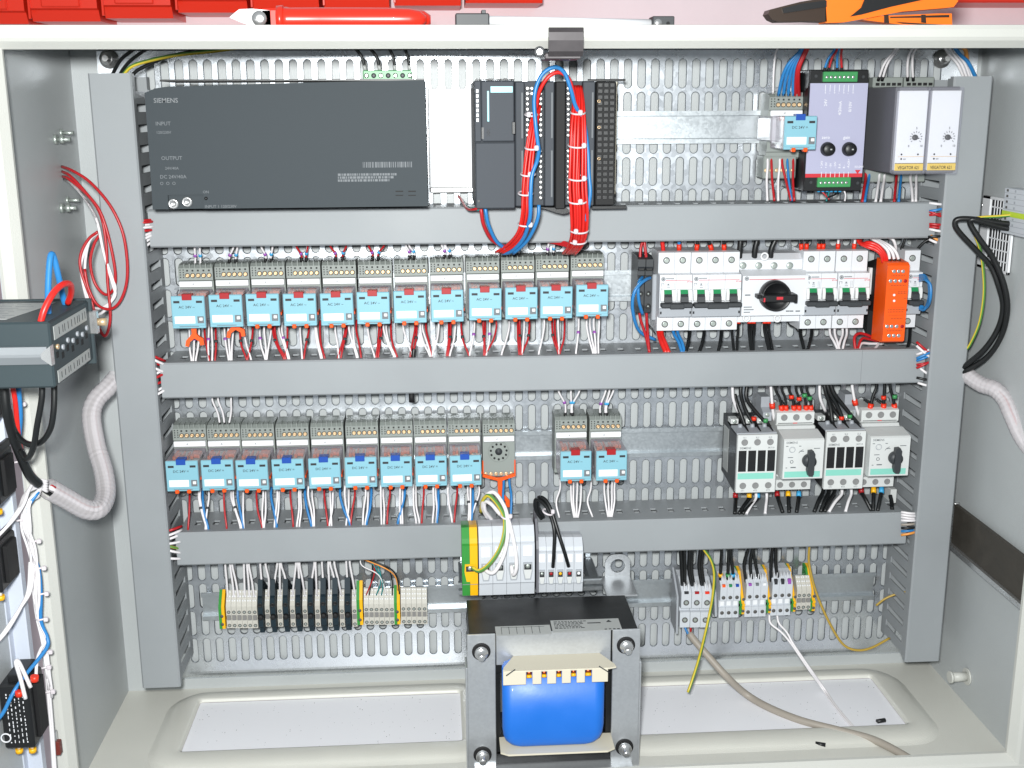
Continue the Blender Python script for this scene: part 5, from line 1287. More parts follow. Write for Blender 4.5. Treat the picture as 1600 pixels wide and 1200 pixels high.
for a, b in ((1143.5, 1147), (1153, 1151.5), (1170, 1174), (1173.5, 1175.5), (1178, 1177), (1194, 1202), (1197, 1204), (1201.5, 1208)):
    W('wblk', [(a, 503, 36), (a, 515, 42), ((a + b) / 2 - .5, 532, 50), (b, 551, 60)], 'under the rotary switch', 1.5)
for a in (1153.5, 1171, 1177.5, 1195, 1201): obj('ferrule', MB().cyl(U(a, 498, 37), U(a, 506, 39), 2.6, 8), 'ferr', ms)
for a, b in ((1250.5, 1257), (1268, 1261)): W('wblk', [(a, 508, 30), (a, 522, 40), ((a + b) / 2, 535, 50), (b, 549, 60)], 'meeting in a V right of the rotary switch', 2.0)
for a, b in ((1296.5, 1310), (1304, 1312.5), (1316, 1309), (1322.5, 1316)): W('wwht', [(a, 506, 30), (a + .5, 522, 40), ((a + b) / 2, 534, 50), (b, 549, 60)], 'under the breaker left of the orange module', 1.5)
W('wblk', [(1012, 505, 30), (1016, 511, 30), (1021, 517, 32), (1024, 522, 34)], 'thin hooked, left of the leftmost breaker foot', .9)
W('wblk', [(1230, 502, 30), (1234, 508, 30), (1242, 512, 30), (1247, 518, 34)], 'thin hooked, below the rotary switch corner', .9)
W('wred', [(1006, 362, 40), (1005.5, 372, 40), (1001, 388, 42), (1000, 405, 44)], 'into the left dark fuse holder', 1.7); W('wred', [(1006.5, 362, 40), (1006.5, 372, 42), (1008, 388, 44), (1010, 405, 44)], 'into the right dark fuse holder', 1.7)
W('wblu', [(1003.7, 433, 46), (999, 440, 56), (997, 452, 60), (998.5, 472, 58), (1004, 491, 50)], 'short, looping down the left dark fuse holder', 1.9, n=8)
W('wblu', [(1016, 434, 46), (1009, 437, 56), (1000, 444, 62), (991, 457, 64), (988, 478, 62), (992.7, 504, 54), (1002, 520, 46), (1024, 531, 40)], 'long, looping left round the dark fuse holders', 1.9, n=8)
W('wred', [(999, 488, 36), (1001, 500, 40), (1009, 525, 50), (1015, 551, 60)], 'under the left dark fuse holder', 1.7); W('wred', [(1010, 488, 36), (1010.5, 500, 40), (1012, 522, 50), (1014.5, 552, 60)], 'under the right dark fuse holder', 1.7)
# ---- orange module
for k in range(3): W('wredb', [(1339 + k, 364, 40), (1342 + k * 2, 378 + k, 48), (1354 + k * 2, 385 - k * 3, 58), (1368 + k * 2, 390 - k * 3, 62), (1377 + k * 2.4, 398 - k, 64), (1380 + k * 4, 410, 62)], 'curving into the orange module from the left', 2.1, n=8)
for k in range(3): W('wwht', [(1350 + k * 3, 366, 40), (1366 + k * 3, 375, 50), (1380 + k * 5, 384, 60), (1388 + k * 6, 394, 64), (1390.5 + k * 7.4, 409, 64)], 'curving into the top of the orange module', 1.8, extra=ferrule('blackm', 3.4, 2.1))
W('wwht', [(1376, 366, 40), (1386, 370, 46), (1395, 374, 50), (1399, 383, 50), (1400, 393, 46)], 'arching alone behind the orange module top', 1.8)
W('wred', [(1374, 532, 40), (1356, 524, 44), (1343, 521, 48), (1335, 528, 54), (1337, 549, 60)], 'arching out under the orange module', 1.8); W('wred', [(1376, 534, 40), (1358, 530, 44), (1346, 530, 50), (1339, 549, 60)], 'flatter, under the orange module', 1.6)
W('wwht', [(1380, 537, 40), (1360, 537, 44), (1346, 537, 50), (1341, 549, 60)], 'bent, under the orange module', 1.6); W('wwht', [(1374, 536, 42), (1368, 544, 52), (1364, 549, 60)], 'short, under the orange module', 1.6)
W('wblk', [(1428, 398, 36), (1438, 384, 40), (1452, 374, 44), (1478, 368, 50)], 'rising from the half hidden breaker towards the duct', 1.6)
W('wblk', [(1417, 364, 40), (1414, 374, 40), (1408, 390, 38)], 'into the top of the half hidden breaker', 1.6); W('wblk', [(1422, 512, 30), (1421, 530, 44), (1417, 547, 60)], 'under the half hidden breaker', 1.8)
for k in range(4): W('wblu', [(1437, 430 + k * 3, 60), (1445, 431 + k * 2, 70 + k * 3), (1451.5 + k * .8, 446, 78 + k * 3), (1451 + k * .8, 468, 78 + k * 3), (1444 + k, 484 - k, 70), (1435, 481 - k * 2, 60)], 'in the loop beside the half hidden breaker', 1.6)
for k in range(2): W('wwht', [(1444, 436 + k * 8, 40), (1453, 446 + k * 6, 52), (1452, 466, 50), (1443, 478, 42)], 'inside the blue loop beside the half hidden breaker', 1.3)
# ---- contactors and starters
W('wwht', [(1144, 598, 44), (1144.5, 610, 44), (1146, 625, 42), (1153, 644, 36)], 'into the top of the left contactor', 1.8)
for pts in ([(1158, 598, 44), (1157.6, 617, 46), (1165, 641, 46), (1180, 667, 50)], [(1168, 598, 44), (1166, 621, 48), (1178, 640, 48), (1203, 667, 50)], [(1148, 616, 38), (1152, 632, 40), (1158, 648, 44), (1164, 665, 50)]): W('wblk', pts, 'into the top of the left contactor', 2.3)
def tag_ring(px, py, h, m, par, r=2.7): obj('marker_ring', MB().cyl(U(px, py - 2.4, h), U(px, py + 2.4, h), r, 8), m, par)
con = [o for o in bpy.data.objects if o.name.startswith('contactor')]; sta = [o for o in bpy.data.objects if o.name.startswith('motor_starter')]
def tagged(spec):
    """loose marker rings on the wires: (px, py, h, material, label)"""
    for px, py, h, m, lab in spec: obj('marker_ring', MB().cyl(U(px, py - 2.6, h), U(px, py + 2.6, h), 2.9, 10), m, None, lab, 'marker ring', 'coloured marker rings on black wires')
W('wwht', [(1204, 598, 44), (1205, 612, 44), (1207, 638, 42), (1209.5, 657, 38)], 'with orange ring right of the left contactor', 1.8, extra=ring_at('ferr', .6, 3.4, 6))
for a, b in ((1211, 1221.6), (1221, 1228.6), (1232, 1241), (1243, 1248.7), (1251, 1260), (1260, 1267.5)):
    W('wblk', [(a, 598, 44), (a + 1, 610, 44), ((a + b) / 2 + 2, 622, 44), (b, 643, 44)], 'into the top of the left motor starter', 1.5, extra=ferrule('ferr', 7.5, 2.9))
tagged([(1178, 654, 49, 'ferr', 'orange marker ring above the left contactor'), (1196, 657, 50, 'grnterm', 'green marker ring above the left contactor'), (1236.5, 620, 45, 'ferr', 'left orange marker ring above the left motor starter'), (1248.5, 623, 45, 'ferr', 'right orange marker ring above the left motor starter'), (1257, 617.5, 45, 'grnterm', 'left green marker ring above the left motor starter'), (1265, 622, 45, 'grnterm', 'right green marker ring above the left motor starter'), (1315, 653, 50, 'ferr', 'orange marker ring above the right contactor'), (1328, 650, 50, 'grnterm', 'green marker ring above the right contactor'), (1380.6, 621, 45, 'ferr', 'orange marker ring above the right motor starter'), (1398, 619.5, 45, 'grnterm', 'green marker ring above the right motor starter')])
W('wwht', [(1281, 594, 44), (1280.5, 608, 44), (1282, 624, 42), (1290, 643, 36)], 'into the top of the right contactor', 1.8)
for pts in ([(1287, 594, 44), (1290, 612, 46), (1297, 634, 46), (1301, 662, 50)], [(1291, 594, 46), (1296, 612, 48), (1308, 634, 48), (1319, 660, 50)], [(1296, 594, 48), (1303, 614, 50), (1318, 634, 50), (1342, 664, 50)], [(1291, 594, 40), (1294, 620, 42), (1303, 640, 42), (1312, 652, 44)]): W('wblk', pts, 'into the top of the right contactor', 2.4)
W('wwht', [(1331, 594, 44), (1332, 608, 44), (1337, 633, 42), (1344, 655, 38)], 'with orange ring right of the right contactor', 1.8, extra=ring_at('ferr', .6, 3.4, 6))
for a, b in ((1369, 1358.5), (1382, 1380.4), (1391, 1398.7)): W('wblk', [(a, 594, 44), (a, 606, 44), ((a + b) / 2, 620, 44), (b, 641, 44)], 'into the top of the right motor starter', 1.8, extra=ferrule('ferr', 8, 3.3))
for k, (a, b) in enumerate(((1149, 1148), (1170, 1154), (1183, 1160))): W('wblk', [(a, 766, 40), (a, 778, 44), ((a * .5 + b * .5), 790, 54), (b, 803, 62)], 'under the left contactor', 2.2, extra=ring_at(('red', 'yellow', 'cyanr')[k], .22, 3, 6))
for a, b in ((1181, 1166), (1198, 1195.5)): W('wwht', [(a, 768, 42), (a, 779, 46), ((a + b) / 2, 790, 54), (b, 803, 62)], 'under the left contactor', 1.8)
for k, (a, b) in enumerate(((1214.5, 1223), (1231.5, 1233), (1248, 1244.5))): W('wblk', [(a, 762, 40), (a, 774, 44), ((a * .6 + b * .4), 786, 54), (b, 801, 62)], 'under the left motor starter', 2.2, extra=ring_at(('red', 'yellow', 'cyanr')[k], .28, 3, 6))
for k, (a, b) in enumerate(((1286, 1272), (1295, 1282), (1304, 1288))): W('wblk', [(a, 758, 40), (a, 768, 44), ((a * .5 + b * .5), 782, 54), (b, 800, 62)], 'under the right contactor', 2.2)
for a, b in ((1315, 1295), (1330, 1321)): W('wwht', [(a, 762, 42), (a, 772, 46), ((a + b) / 2, 784, 54), (b, 800, 62)], 'under the right contactor', 1.9)
for k, (a, b) in enumerate(((1346, 1362), (1365, 1364), (1377, 1371))): W('wblk', [(a, 756, 40), (a, 768, 44), ((a * .6 + b * .4), 780, 54), (b, 799, 62)], 'under the right motor starter', 2.2, extra=ring_at(('red', 'yellow', 'cyanr')[k], .28, 3.2, 7))
W('wblk', [(1391, 774, 40), (1393, 784, 46), (1394, 796, 56)], 'as short stub left of the right upright duct', 2.4)
# ---- lower left terminals
tl = [(352, 356, 935, 0), (359.5, 366, 935, 0), (363, 373, 935, 0), (381, 382.5, 934, 0), (386, 390, 934, 0), (389, 397.5, 934, 0), (406.6, 409, 914, 1), (415, 419, 933, 0), (433, 428.5, 914, 1), (437, 437.5, 933, 0), (439.4, 448, 913, 1), (462.4, 457, 933, 0), (465.6, 468, 913, 1), (468, 476.6, 932, 0), (491, 486.5, 913, 1), (493, 495, 931, 0), (503, 505, 912, 1), (513, 515, 931, 0), (516, 524, 912, 1), (522.5, 533.5, 931, 0), (541, 543, 911, 1), (546.6, 555, 931, 0)]
for j, (a, b, y, fuse) in enumerate(tl):
    n_ = sum(1 for q in tl[:j] if q[3] == fuse)
    ph = ('into the ' + ORD[n_] + ' dark slate fuse terminal') if fuse else ('into the ' + ORD[n_] + ' wired beige terminal') if n_ < 14 else 'into the last wired beige terminal'
    W('wwht', [(a, 866 - (a - 350) * .02, 50), (a, 884 - (a - 350) * .02, 46), (a * .45 + b * .55 + (3 if j == 7 else 0), (882 + y) / 2, 42), (b, y, 38 if not fuse else 42)], ph, 1.3)
for c, pts, ph in (('wred', [(584, 868, 48), (585, 884, 46), (584, 900, 44), (572, 930, 40)], 'thin, over the beige terminals'), ('wwht', [(563, 870, 48), (566, 884, 48), (592, 899, 46), (604.5, 930, 40)], 'thin, sweeping over the middle beige terminals'), ('wteal', [(568, 868, 48), (590, 884, 48), (595, 908, 44), (588, 930, 40)], 'thin, over the beige terminals'), ('wteal', [(570, 868, 46), (586, 886, 46), (598, 910, 44), (596, 930, 40)], 'thin, over the beige terminals'),
                   ('wblk', [(567, 870, 50), (603, 886, 50), (612, 904, 46), (613, 930, 40)], 'thin, over the beige terminals'), ('wblk', [(568, 872, 48), (606, 886, 52), (620, 901, 48), (624, 928, 40)], 'thin, over the beige terminals'), ('wblk', [(580, 872, 44), (582, 890, 44), (577, 930, 40)], 'thin, over the beige terminals'), ('wora', [(568, 874, 46), (600, 887, 54), (617, 900, 50), (622, 922, 42)], 'thin brownish, over the middle beige terminals')):
    W(c, pts, ph, .8)
# ---- lower right terminals
for pts in ([(1063, 846, 48), (1063.5, 862, 46), (1065, 890, 42), (1066, 914, 36)], [(1069, 846, 48), (1069, 862, 46), (1069.5, 890, 42), (1070, 914, 36)]): W('wblk', pts, 'thick, into the left large grey terminal', 2.2, n=8)
for pts in ([(1078, 845, 48), (1077, 870, 46), (1076.5, 890, 42), (1081, 915, 36)], [(1082, 845, 48), (1080.5, 870, 46), (1080, 890, 42), (1084, 915, 36)]): W('wblk', pts, 'thick, into the middle large grey terminal', 2.2, n=8)
for pts in ([(1097, 845, 48), (1093, 870, 46), (1092.5, 888, 42), (1096.5, 914, 36)], [(1101, 845, 48), (1097, 870, 46), (1096, 888, 42), (1100, 914, 36)]): W('wblk', pts, 'thick, into the right large grey terminal', 2.2, n=8)
W('wyg', [(1093, 848, 52), (1101, 860, 52), (1111, 875, 52), (1116, 896, 50), (1114, 930, 48), (1109, 958, 46), (1102, 990, 60), (1092, 1030, 84), (1082, 1062, 98), (1075, 1082, 104)], 'running past the large terminals and hanging loose over the gland plate', 1.8, n=10)
for a, m_, b, k in ((1127.5, 1126, 1125.5, 'yellow'), (1138.5, 1137.5, 1137, 'grnterm'), (1141.5, 1144, 1147, 'cyanr')): W('wblk', [(a, 844, 48), (a, 862, 46), (m_, 885, 42), (b, 912, 36)], 'into the first small grey terminals', 1.9, extra=ring_at(k, .8, 2.8, 4))
for a, m_, b in ((1169, 1162.5, 1166), (1175, 1172, 1175.5), (1176.5, 1180.5, 1187)): W('wblk', [(a, 842, 48), (a, 858, 46), (m_, 882, 42), (b, 911, 36)], 'into the second small grey terminals', 2.0)
for a, m_, b in ((1206.5, 1204.5, 1205), (1212, 1212, 1216)): W('wblk', [(a, 840, 48), (a, 858, 46), (m_, 882, 42), (b, 908, 36)], 'into the third small grey terminals', 2.1)
W('wolv', [(1264.6, 838, 50), (1264.4, 856, 48), (1264, 879, 46), (1271, 912, 48), (1284, 948, 50), (1304, 988, 54), (1320, 1009, 56), (1340, 1016, 58), (1362, 1012, 56), (1390, 997, 50)], 'hanging in a long hook from the lowest duct towards the right', 1.5, n=8)
W('wolv', [(1369, 946, 22), (1382, 936, 24), (1398, 929, 26), (1420, 924, 30)], 'short, poking out of the right upright duct', 1.4, n=8)
FZ = -733
def FL(px, py, up): return (None,) + UZ(px, py, FZ + up)
for k, dx in enumerate((0, 12)):
    e = 1 if k == 0 else 4
    W('wwht', [(1202 + dx, 960, 34), (1204 + dx * 1.1, 974, 38), (1221 + dx * .7, 988, 46), (1236 + e, 1007, 54), (1262 + e, 1045, 66), FL(1284 + e, 1076, 6), FL(1300 + e, 1100, 3), FL(1321 + e, 1126, 3), FL(1343 + e, 1148, 3)], 'running from the third small group down across the gland plate', 1.35, n=8)
W('wgry', [(1077, 990, 44), (1088, 1004, 52), (1108, 1027, 64), (1136, 1058, 78), FL(1166, 1085, 9), FL(1202, 1106, 5), FL(1252, 1126, 4.5), FL(1310, 1141, 4.5), FL(1365, 1156, 4.5), FL(1412, 1180, 4.5), FL(1452, 1206, 4.5), FL(1490, 1232, 4.5)], 'across the gland plate, leaving at the bottom right', 4.3, name='cable', cat='cable', n=12)
W('wblu', [(1069, 972, 34), (1071, 982, 38), (1078, 996, 45)], 'core between large terminal and grey cable', 1.5); W('wred', [(1079, 974, 34), (1079, 984, 38), (1080, 995, 45)], 'core between large terminal and grey cable', 1.4)
# ---- wires on the terminals above the transformer
W('wyg', [(752, 800, 62), (754, 784, 78), (762, 774, 88), (773, 782, 94), (785, 800, 102), (789, 815, 108), (787, 838, 114), (779, 861, 118), (764, 882, 120), (749, 892, 118), (738, 887, 112)], 'looping from the duct into the wide earth terminal', 2.3, n=10)
W('wwht', [(762, 810, 62), (754, 792, 74), (758, 776, 84), (771, 769, 90), (784, 784, 98), (792, 804, 106), (793, 838, 116), (786, 870, 120), (772, 894, 122), (760, 892, 116), (757, 884, 110)], 'looping into the big terminal next to the earth', 2.2, n=10)
W('wwht', [(770, 814, 62), (758, 798, 74), (758, 784, 80), (768, 788, 88), (781, 803, 98), (793, 810, 106), (800, 834, 116), (805, 860, 120), (807, 886, 122), (802, 898, 118), (799, 884, 110)], 'looping into the third big terminal', 2.2, n=10)
W('wblk', [(845.6, 810, 62), (837, 796, 76), (837, 781, 86), (848, 785, 94), (858, 800, 102), (866, 828, 112), (865.5, 862, 114), (864, 886, 109)], 'looping into the left slim terminal', 2.1, n=10)
W('wblk', [(849, 808, 62), (841, 792, 76), (842, 777, 86), (853, 782, 94), (862, 800, 102), (874, 838, 112), (883, 866, 114), (888.5, 885, 109)], 'looping into the right slim terminal', 2.1, n=10)
for px, py, lab in ((790, 807, 'pale nylon tie round the green yellow and white wires'), (856, 800, 'pale nylon tie round the two black looping wires')):
    c = U(px, py, 104); t = thing('cable_tie', lab, 'cable tie', c, 'nylon cable ties')
    obj('tie_band', MB().ring(c, (.35, .2, 1), 5.6, 1.1, 18, 6), 'tie', t); obj('tie_head', MB().box(c[0] + 3, c[0] + 7, c[1] + 2, c[1] + 6, c[2] - .5, c[2] + 4, .8), 'tie', t)
# ---- top edge: power supply, loose ends behind the frame
for a, m_, b in ((552, 565, 571), (575, 588, 594), (606, 614, 617.5), (630, 637, 640.5)): W('wblk', [(a - 8, 64, 120), (a, 73, 120), (m_, 88, 120), (b, 110, 118)], 'into the green terminals on the power supply', 1.7, extra=ferrule('lightlab', 5, 1.8))
W('wblk', [(176, 116, 60), (181, 106, 62), (191, 91, 66), (214, 74, 72), (226, 66, 74)], 'rising from the left upright duct top', 1.8); W('wblk', [(188, 116, 60), (194, 106, 62), (206, 93, 66), (230, 76, 72), (246, 66, 74)], 'rising from the left upright duct top', 1.8)
W('wyg', [(193, 116, 62), (205, 104, 64), (228, 96, 66), (275, 86, 70), (340, 79, 74), (400, 70, 78)], 'sweeping from the left duct behind the top frame', 1.9, n=8)
W('wblk', [(202, 124, 58), (212, 112, 60), (228, 103, 62), (256, 91, 66), (310, 78, 72), (350, 70, 74)], 'sweeping low from the left duct behind the top frame', 1.9)
for k in range(4): W('wblu', [(1256 + k * 2, 66, 60), (1250 + k * 2, 80, 60), (1232 + k * 4, 100, 56), (1222 + k * 6, 122, 48), (1216 + k * 7.6, 152, 36)], 'in the bunch into the socket beside the converter', 2.0, extra=ferrule('blackm', 5, 1.9))
for k in range(2): W('wred', [(1262 + k * 3, 66, 62), (1258 + k * 2, 80, 62), (1247 + k * 2, 104, 58), (1244 + k * 3, 126, 50), (1243.5 + k * 5, 152, 36)], 'in the bunch into the socket beside the converter', 2.2, extra=ferrule('blackm', 5, 1.9))
W('wwht', [(1222, 68, 40), (1213, 80, 40), (1209, 110, 36), (1208, 150, 30)], 'left of the blue bunch beside the converter', 1.2)
for k, (c, a, b) in enumerate((('wblu', 1303, 1287), ('wred', 1307, 1294), ('wblu', 1310, 1308), ('wred', 1315, 1315.6))): W(c, [(a + 4, 66, 66), (a, 79, 66), ((a + b) / 2 - 1, 92, 64), (b, 112, 60)], 'into the green strip on top of the converter', 1.3, extra=ferrule('blackm', 4.5, 1.6))
for a, b, ph in ((1395, 1372, 'left level switch'), (1399, 1378, 'left level switch'), (1422, 1418, 'right level switch'), (1428, 1427, 'right level switch')): W('wwht', [(a + 10, 68, 50), (a, 82, 50), ((a + b) / 2 - 2, 100, 44), (b, 126, 34)], 'into the top of the ' + ph, 1.4, extra=ferrule('blackm', 5, 1.7))
for k in range(3): W('wwht', [(1474 + k * 7, 70, 56), (1484 + k * 7, 86, 56), (1496 + k * 6, 100, 54), (1506 + k * 5, 122, 50)], 'dropping into the right upright duct top', 1.5)
W('wblu', [(1488, 70, 60), (1500, 85, 60), (1513, 98, 58), (1525, 122, 52)], 'dropping into the right upright duct top', 2.0); W('wora', [(1500, 68, 60), (1508, 78, 60), (1510, 86, 58), (1511, 92, 54)], 'end behind the top frame over the right duct', 2.2)
for c, a, b in (('wred', 1205, 1210), ('wred', 1222, 1236), ('wblu', 1230, 1237), ('wred', 1239, 1241), ('wwht', 1199, 1199), ('wwht', 1218, 1216)): W(c, [(a, 246, 34), (a + .5, 258, 38), ((a + b) / 2 - 1, 282, 44), (b, 314, 56)], 'under the socket beside the converter', 1.4)
for k in range(6): obj('ferrule', MB().cyl(U(1279.5 + k * 6.6, 291, 56), U(1279 + k * 6.6, 300, 56), 1.9, 8), 'cyanr', cv)
for c, pts in (('wred', [(1281, 296, 54), (1288, 303, 56), (1296, 312, 60)]), ('wteal', [(1296, 297, 54), (1294, 305, 56), (1291, 314, 60)]), ('wblk', [(1312, 297, 54), (1305, 304, 56), (1292, 309, 60)]), ('wwht', [(1318, 296, 54), (1321, 304, 56), (1320, 314, 60)])): W(c, pts, 'thin, under the converter', .9)
for c, a, b in (('wred', 1353, 1347), ('wblu', 1358, 1351), ('wwht', 1374, 1368), ('wwht', 1382, 1376)): W(c, [(a, 270, 24), (a - .5, 280, 28), ((a + b) / 2, 295, 42), (b, 316, 56)], 'under the left level switch', 1.6)
for c, a, b in (('wred', 1401, 1397), ('wblu', 1408, 1404), ('wwht', 1423, 1426), ('wwht', 1432, 1431)): W(c, [(a, 270, 24), (a - .5, 280, 28), ((a + b) / 2, 295, 42), (b, 316, 56)], 'under the right level switch', 1.6)
# ---- gaps between upright and horizontal ducts
def gap(side, spec, where):
    t = thing('wire_bundle', 'coloured wires crossing the gap at the ' + where, 'wire bundle', U((spec[0][1] + spec[0][3]) / 2, spec[0][2], 70), 'wire bundles in the duct gaps')
    for (c, xa, ya, xb, yb, h) in spec: obj('wire', MB().tube(smoothp([U(xa, ya, h + 16), U((xa + xb) / 2, (ya + yb) / 2 + 1.2, h + 20), U(xb, yb, h + 10)], 3), 1.5, 6, True, None, c == 'wyg'), c, t)
gap(0, [('wred', 206, 344, 240, 343, 56), ('wred', 206, 347, 240, 346, 58), ('wwht', 206, 351, 240, 350, 54), ('wwht', 206, 355, 240, 354, 58), ('wred', 206, 360, 240, 359, 57), ('wwht', 208, 372, 240, 362, 55), ('wwht', 208, 379, 240, 366, 56), ('wwht', 208, 386, 240, 370, 52), ('wwht', 210, 394, 240, 376, 50)], 'left end of the topmost duct')
gap(0, [('wred', 225, 548, 258, 564, 54), ('wwht', 225, 553, 258, 570, 56), ('wred', 225, 558, 258, 573, 50), ('wwht', 225, 566, 258, 582, 56), ('wwht', 225, 592, 258, 576, 54), ('wred', 225, 597, 258, 583, 56), ('wblk', 225, 588, 258, 588, 52), ('wred', 225, 606, 258, 594, 54), ('wwht', 228, 618, 260, 602, 52), ('wwht', 228, 624, 260, 608, 56), ('wblk', 228, 616, 260, 613, 50)], 'left end of the middle duct')
gap(0, [('wred', 250, 832, 284, 822, 54), ('wwht', 250, 840, 284, 828, 56), ('wwht', 250, 846, 284, 834, 54), ('wwht', 250, 850, 284, 846, 57), ('wyg', 250, 848, 284, 858, 55), ('wwht', 252, 856, 284, 864, 57), ('wblk', 252, 863, 284, 870, 53), ('wwht', 252, 870, 284, 873, 57)], 'left end of the lowest duct')
gap(1, [('wwht', 1452, 317, 1485, 319, 54), ('wblu', 1452, 330, 1485, 322, 56), ('wred', 1452, 336, 1485, 330, 54), ('wred', 1452, 330, 1485, 342, 56), ('wred', 1452, 350, 1485, 350, 56), ('wred', 1452, 354, 1485, 355, 54), ('wwht', 1452, 358, 1485, 362, 57), ('wblk', 1450, 370, 1485, 366, 58), ('wora', 1452, 366, 1482, 384, 52), ('wwht', 1452, 374, 1476, 382, 50)], 'right end of the topmost duct')
gap(1, [('wred', 1432, 534, 1464, 560, 54), ('wwht', 1432, 540, 1464, 566, 56), ('wblu', 1432, 560, 1464, 544, 57), ('wblu', 1432, 564, 1464, 549, 55), ('wwht', 1432, 554, 1464, 540, 54), ('wred', 1432, 575, 1464, 558, 56), ('wred', 1432, 570, 1464, 562, 54), ('wwht', 1436, 574, 1460, 590, 52), ('wblk', 1432, 590, 1464, 594, 54), ('wwht', 1434, 598, 1462, 604, 54)], 'right end of the middle duct')
gap(1, [('wwht', 1408, 800, 1440, 802, 54), ('wwht', 1408, 804, 1440, 806, 56), ('wwht', 1408, 808, 1440, 810, 54), ('wwht', 1408, 813, 1440, 812, 57), ('wgry', 1408, 820, 1440, 816, 55), ('wblk', 1408, 825, 1440, 822, 57), ('wblu', 1408, 830, 1440, 826, 54), ('wora', 1408, 836, 1440, 828, 57)], 'right end of the lowest duct')
# ---- controller feed
W('wred', [(716, 306, 40), (722, 314, 60), (730, 326, 100), (741, 327, 118), (752, 322, 122)], 'short, bending into the controller corner', 1.5); W('wteal', [(722, 312, 40), (730, 322, 70), (740, 325, 110), (748, 328, 118)], 'short, bending into the controller corner', 1.3)
W('wred', [(751, 318, 112), (752, 330, 116), (756, 352, 112), (768, 374, 100), (786, 384, 90), (806, 384, 80)], 'from under the controller over the topmost duct', 2.0); W('wblu', [(757, 318, 112), (759, 330, 116), (763, 350, 112), (775, 376, 100), (792, 389, 90), (808, 392, 80)], 'from under the controller over the topmost duct', 2.0)
W('wredb', [(838, 170, 126), (842, 145, 132), (855, 122, 136), (872, 113, 136), (888, 122, 134), (896, 145, 130), (899, 165, 126)], 'arching over the controller between the two bundles', 2.0, n=8)
W('wblu', [(842, 235, 140), (837, 195, 142), (835, 150, 140), (846, 118, 140), (866, 105, 140), (882, 114, 138), (892, 140, 136), (899, 165, 132), (912, 190, 128), (918, 230, 126), (920, 270, 128), (922, 305, 130), (914, 345, 128)], 'arching from one red bundle to the other over the controller', 2.1, n=8)
W('wblu', [(843, 232, 138), (839, 252, 144), (831, 275, 146), (829, 310, 146), (828, 340, 140), (818, 372, 120), (800, 392, 96), (785, 396, 80)], 'down the front of the slim red bundle', 2.1, n=8); W('wblu', [(842, 320, 136), (841, 338, 136), (834, 358, 130), (822, 378, 116), (802, 396, 94)], 'along the edge of the slim red bundle', 1.9, n=8)
def bundle(path, n, R, r, label, ties, spread=None):
    c0 = path[0]; t = thing('wire_bundle', label, 'wire bundle', U(*path[2]), 'red wire bundles of the controller')
    C0 = [Vector(U(*p)) for p in path]
    for k in range(n):
        a = 2.399963 * k; rr = R * math.sqrt((k + .5) / n)
        P = []
        for i, c in enumerate(C0):
            s_ = spread[i] if spread else 1
            P.append(c + Vector((math.cos(a + i * .12) * rr * s_, math.sin(a + i * .12) * rr * .7 * s_, random.uniform(-.6, .6))))
        obj('wire', MB().tube(smoothp(P, 5), r, 6), 'wredb', t)
    for (px, py, h, w) in ties:
        c = U(px, py, h)
        tt = obj('cable_tie', MB().ring(c, (0, .25, 1), w, .95, 20, 6), 'tie', t); sd = random.choice((-.5, .2, .6))
        obj('tie_head', MB().box(c[0] + w * sd - 2.2, c[0] + w * sd + 2.2, c[1] + w * .85, c[1] + w * .85 + 4, c[2] - 2.6, c[2] + 2.6, 1), 'tie', tt)
bundle([(840, 165, 118), (834, 190, 130), (828, 230, 134), (824, 270, 136), (822, 310, 136), (822, 335, 134), (816, 362, 122), (800, 382, 100), (782, 394, 80)], 9, 5.4, 1.45, 'slim bundle of red wires with pale ties down the first controller module', [(830, 179, 131, 6), (831, 231, 134, 6.6), (825, 272, 136, 7), (821, 302, 136, 7), (821, 350, 127, 7.2)], [.5, .7, .9, 1, 1.1, 1.2, 1.2, 1.2, 1.2])
bundle([(902, 135, 112), (903, 160, 124), (902, 195, 130), (902, 240, 132), (902, 290, 132), (905, 330, 130), (905, 365, 118), (899, 385, 96), (890, 396, 70)], 15, 8.2, 1.55, 'thick bundle of red wires with pale ties down the second controller module', [(903, 176, 128, 7), (902, 227, 131, 9), (902, 278, 132, 9.2), (902, 314, 131, 9.2), (905, 360, 120, 9), (903, 377, 106, 8.6)], [.5, .7, .95, 1.05, 1.1, 1.1, 1, .95, .9])
for k in range(4): W('wred', [(852, 368 + k * 3, 52), (868, 373 + k * 2.4, 62), (886, 380 + k * 1.6, 72), (897, 386 + k, 78)], 'running sideways behind the thick red bundle foot', 1.5)
flush()
# ================================================================== left wall: loops, hose, door and what hangs on it
anc = UX(97, 268, XL)
W('wred', [(None, XL, anc[1], anc[2] + 5), (112, 266, 84), (140, 284, 92), (170, 318, 98), (190, 358, 100), (198, 400, 100), (198, 440, 100), (188, 470, 100), (172, 483, 98), (152, 476, 96), (138, 450, 94), (132, 420, 92)], 'with the widest loop off the left wall', 1.5, n=8)
W('wred', [(None, XL, anc[1], anc[2]), (110, 275, 80), (135, 302, 88), (156, 330, 92), (170, 372, 94), (180, 425, 94), (177, 452, 92), (164, 460, 90), (148, 442, 88), (141, 410, 88), (147, 382, 88), (156, 366, 88)], 'with a small inner loop off the left wall', 1.5, n=8)
W('wred', [(None, XL, anc[1], anc[2] - 5), (108, 280, 78), (138, 306, 86), (158, 338, 90), (166, 385, 92), (168, 440, 94), (172, 482, 96), (171, 508, 96), (164, 525, 96), (154, 510, 94), (143, 470, 92), (127, 425, 90), (126, 398, 88), (138, 374, 86), (153, 362, 86)], 'with the longest loop off the left wall', 1.5, n=8)
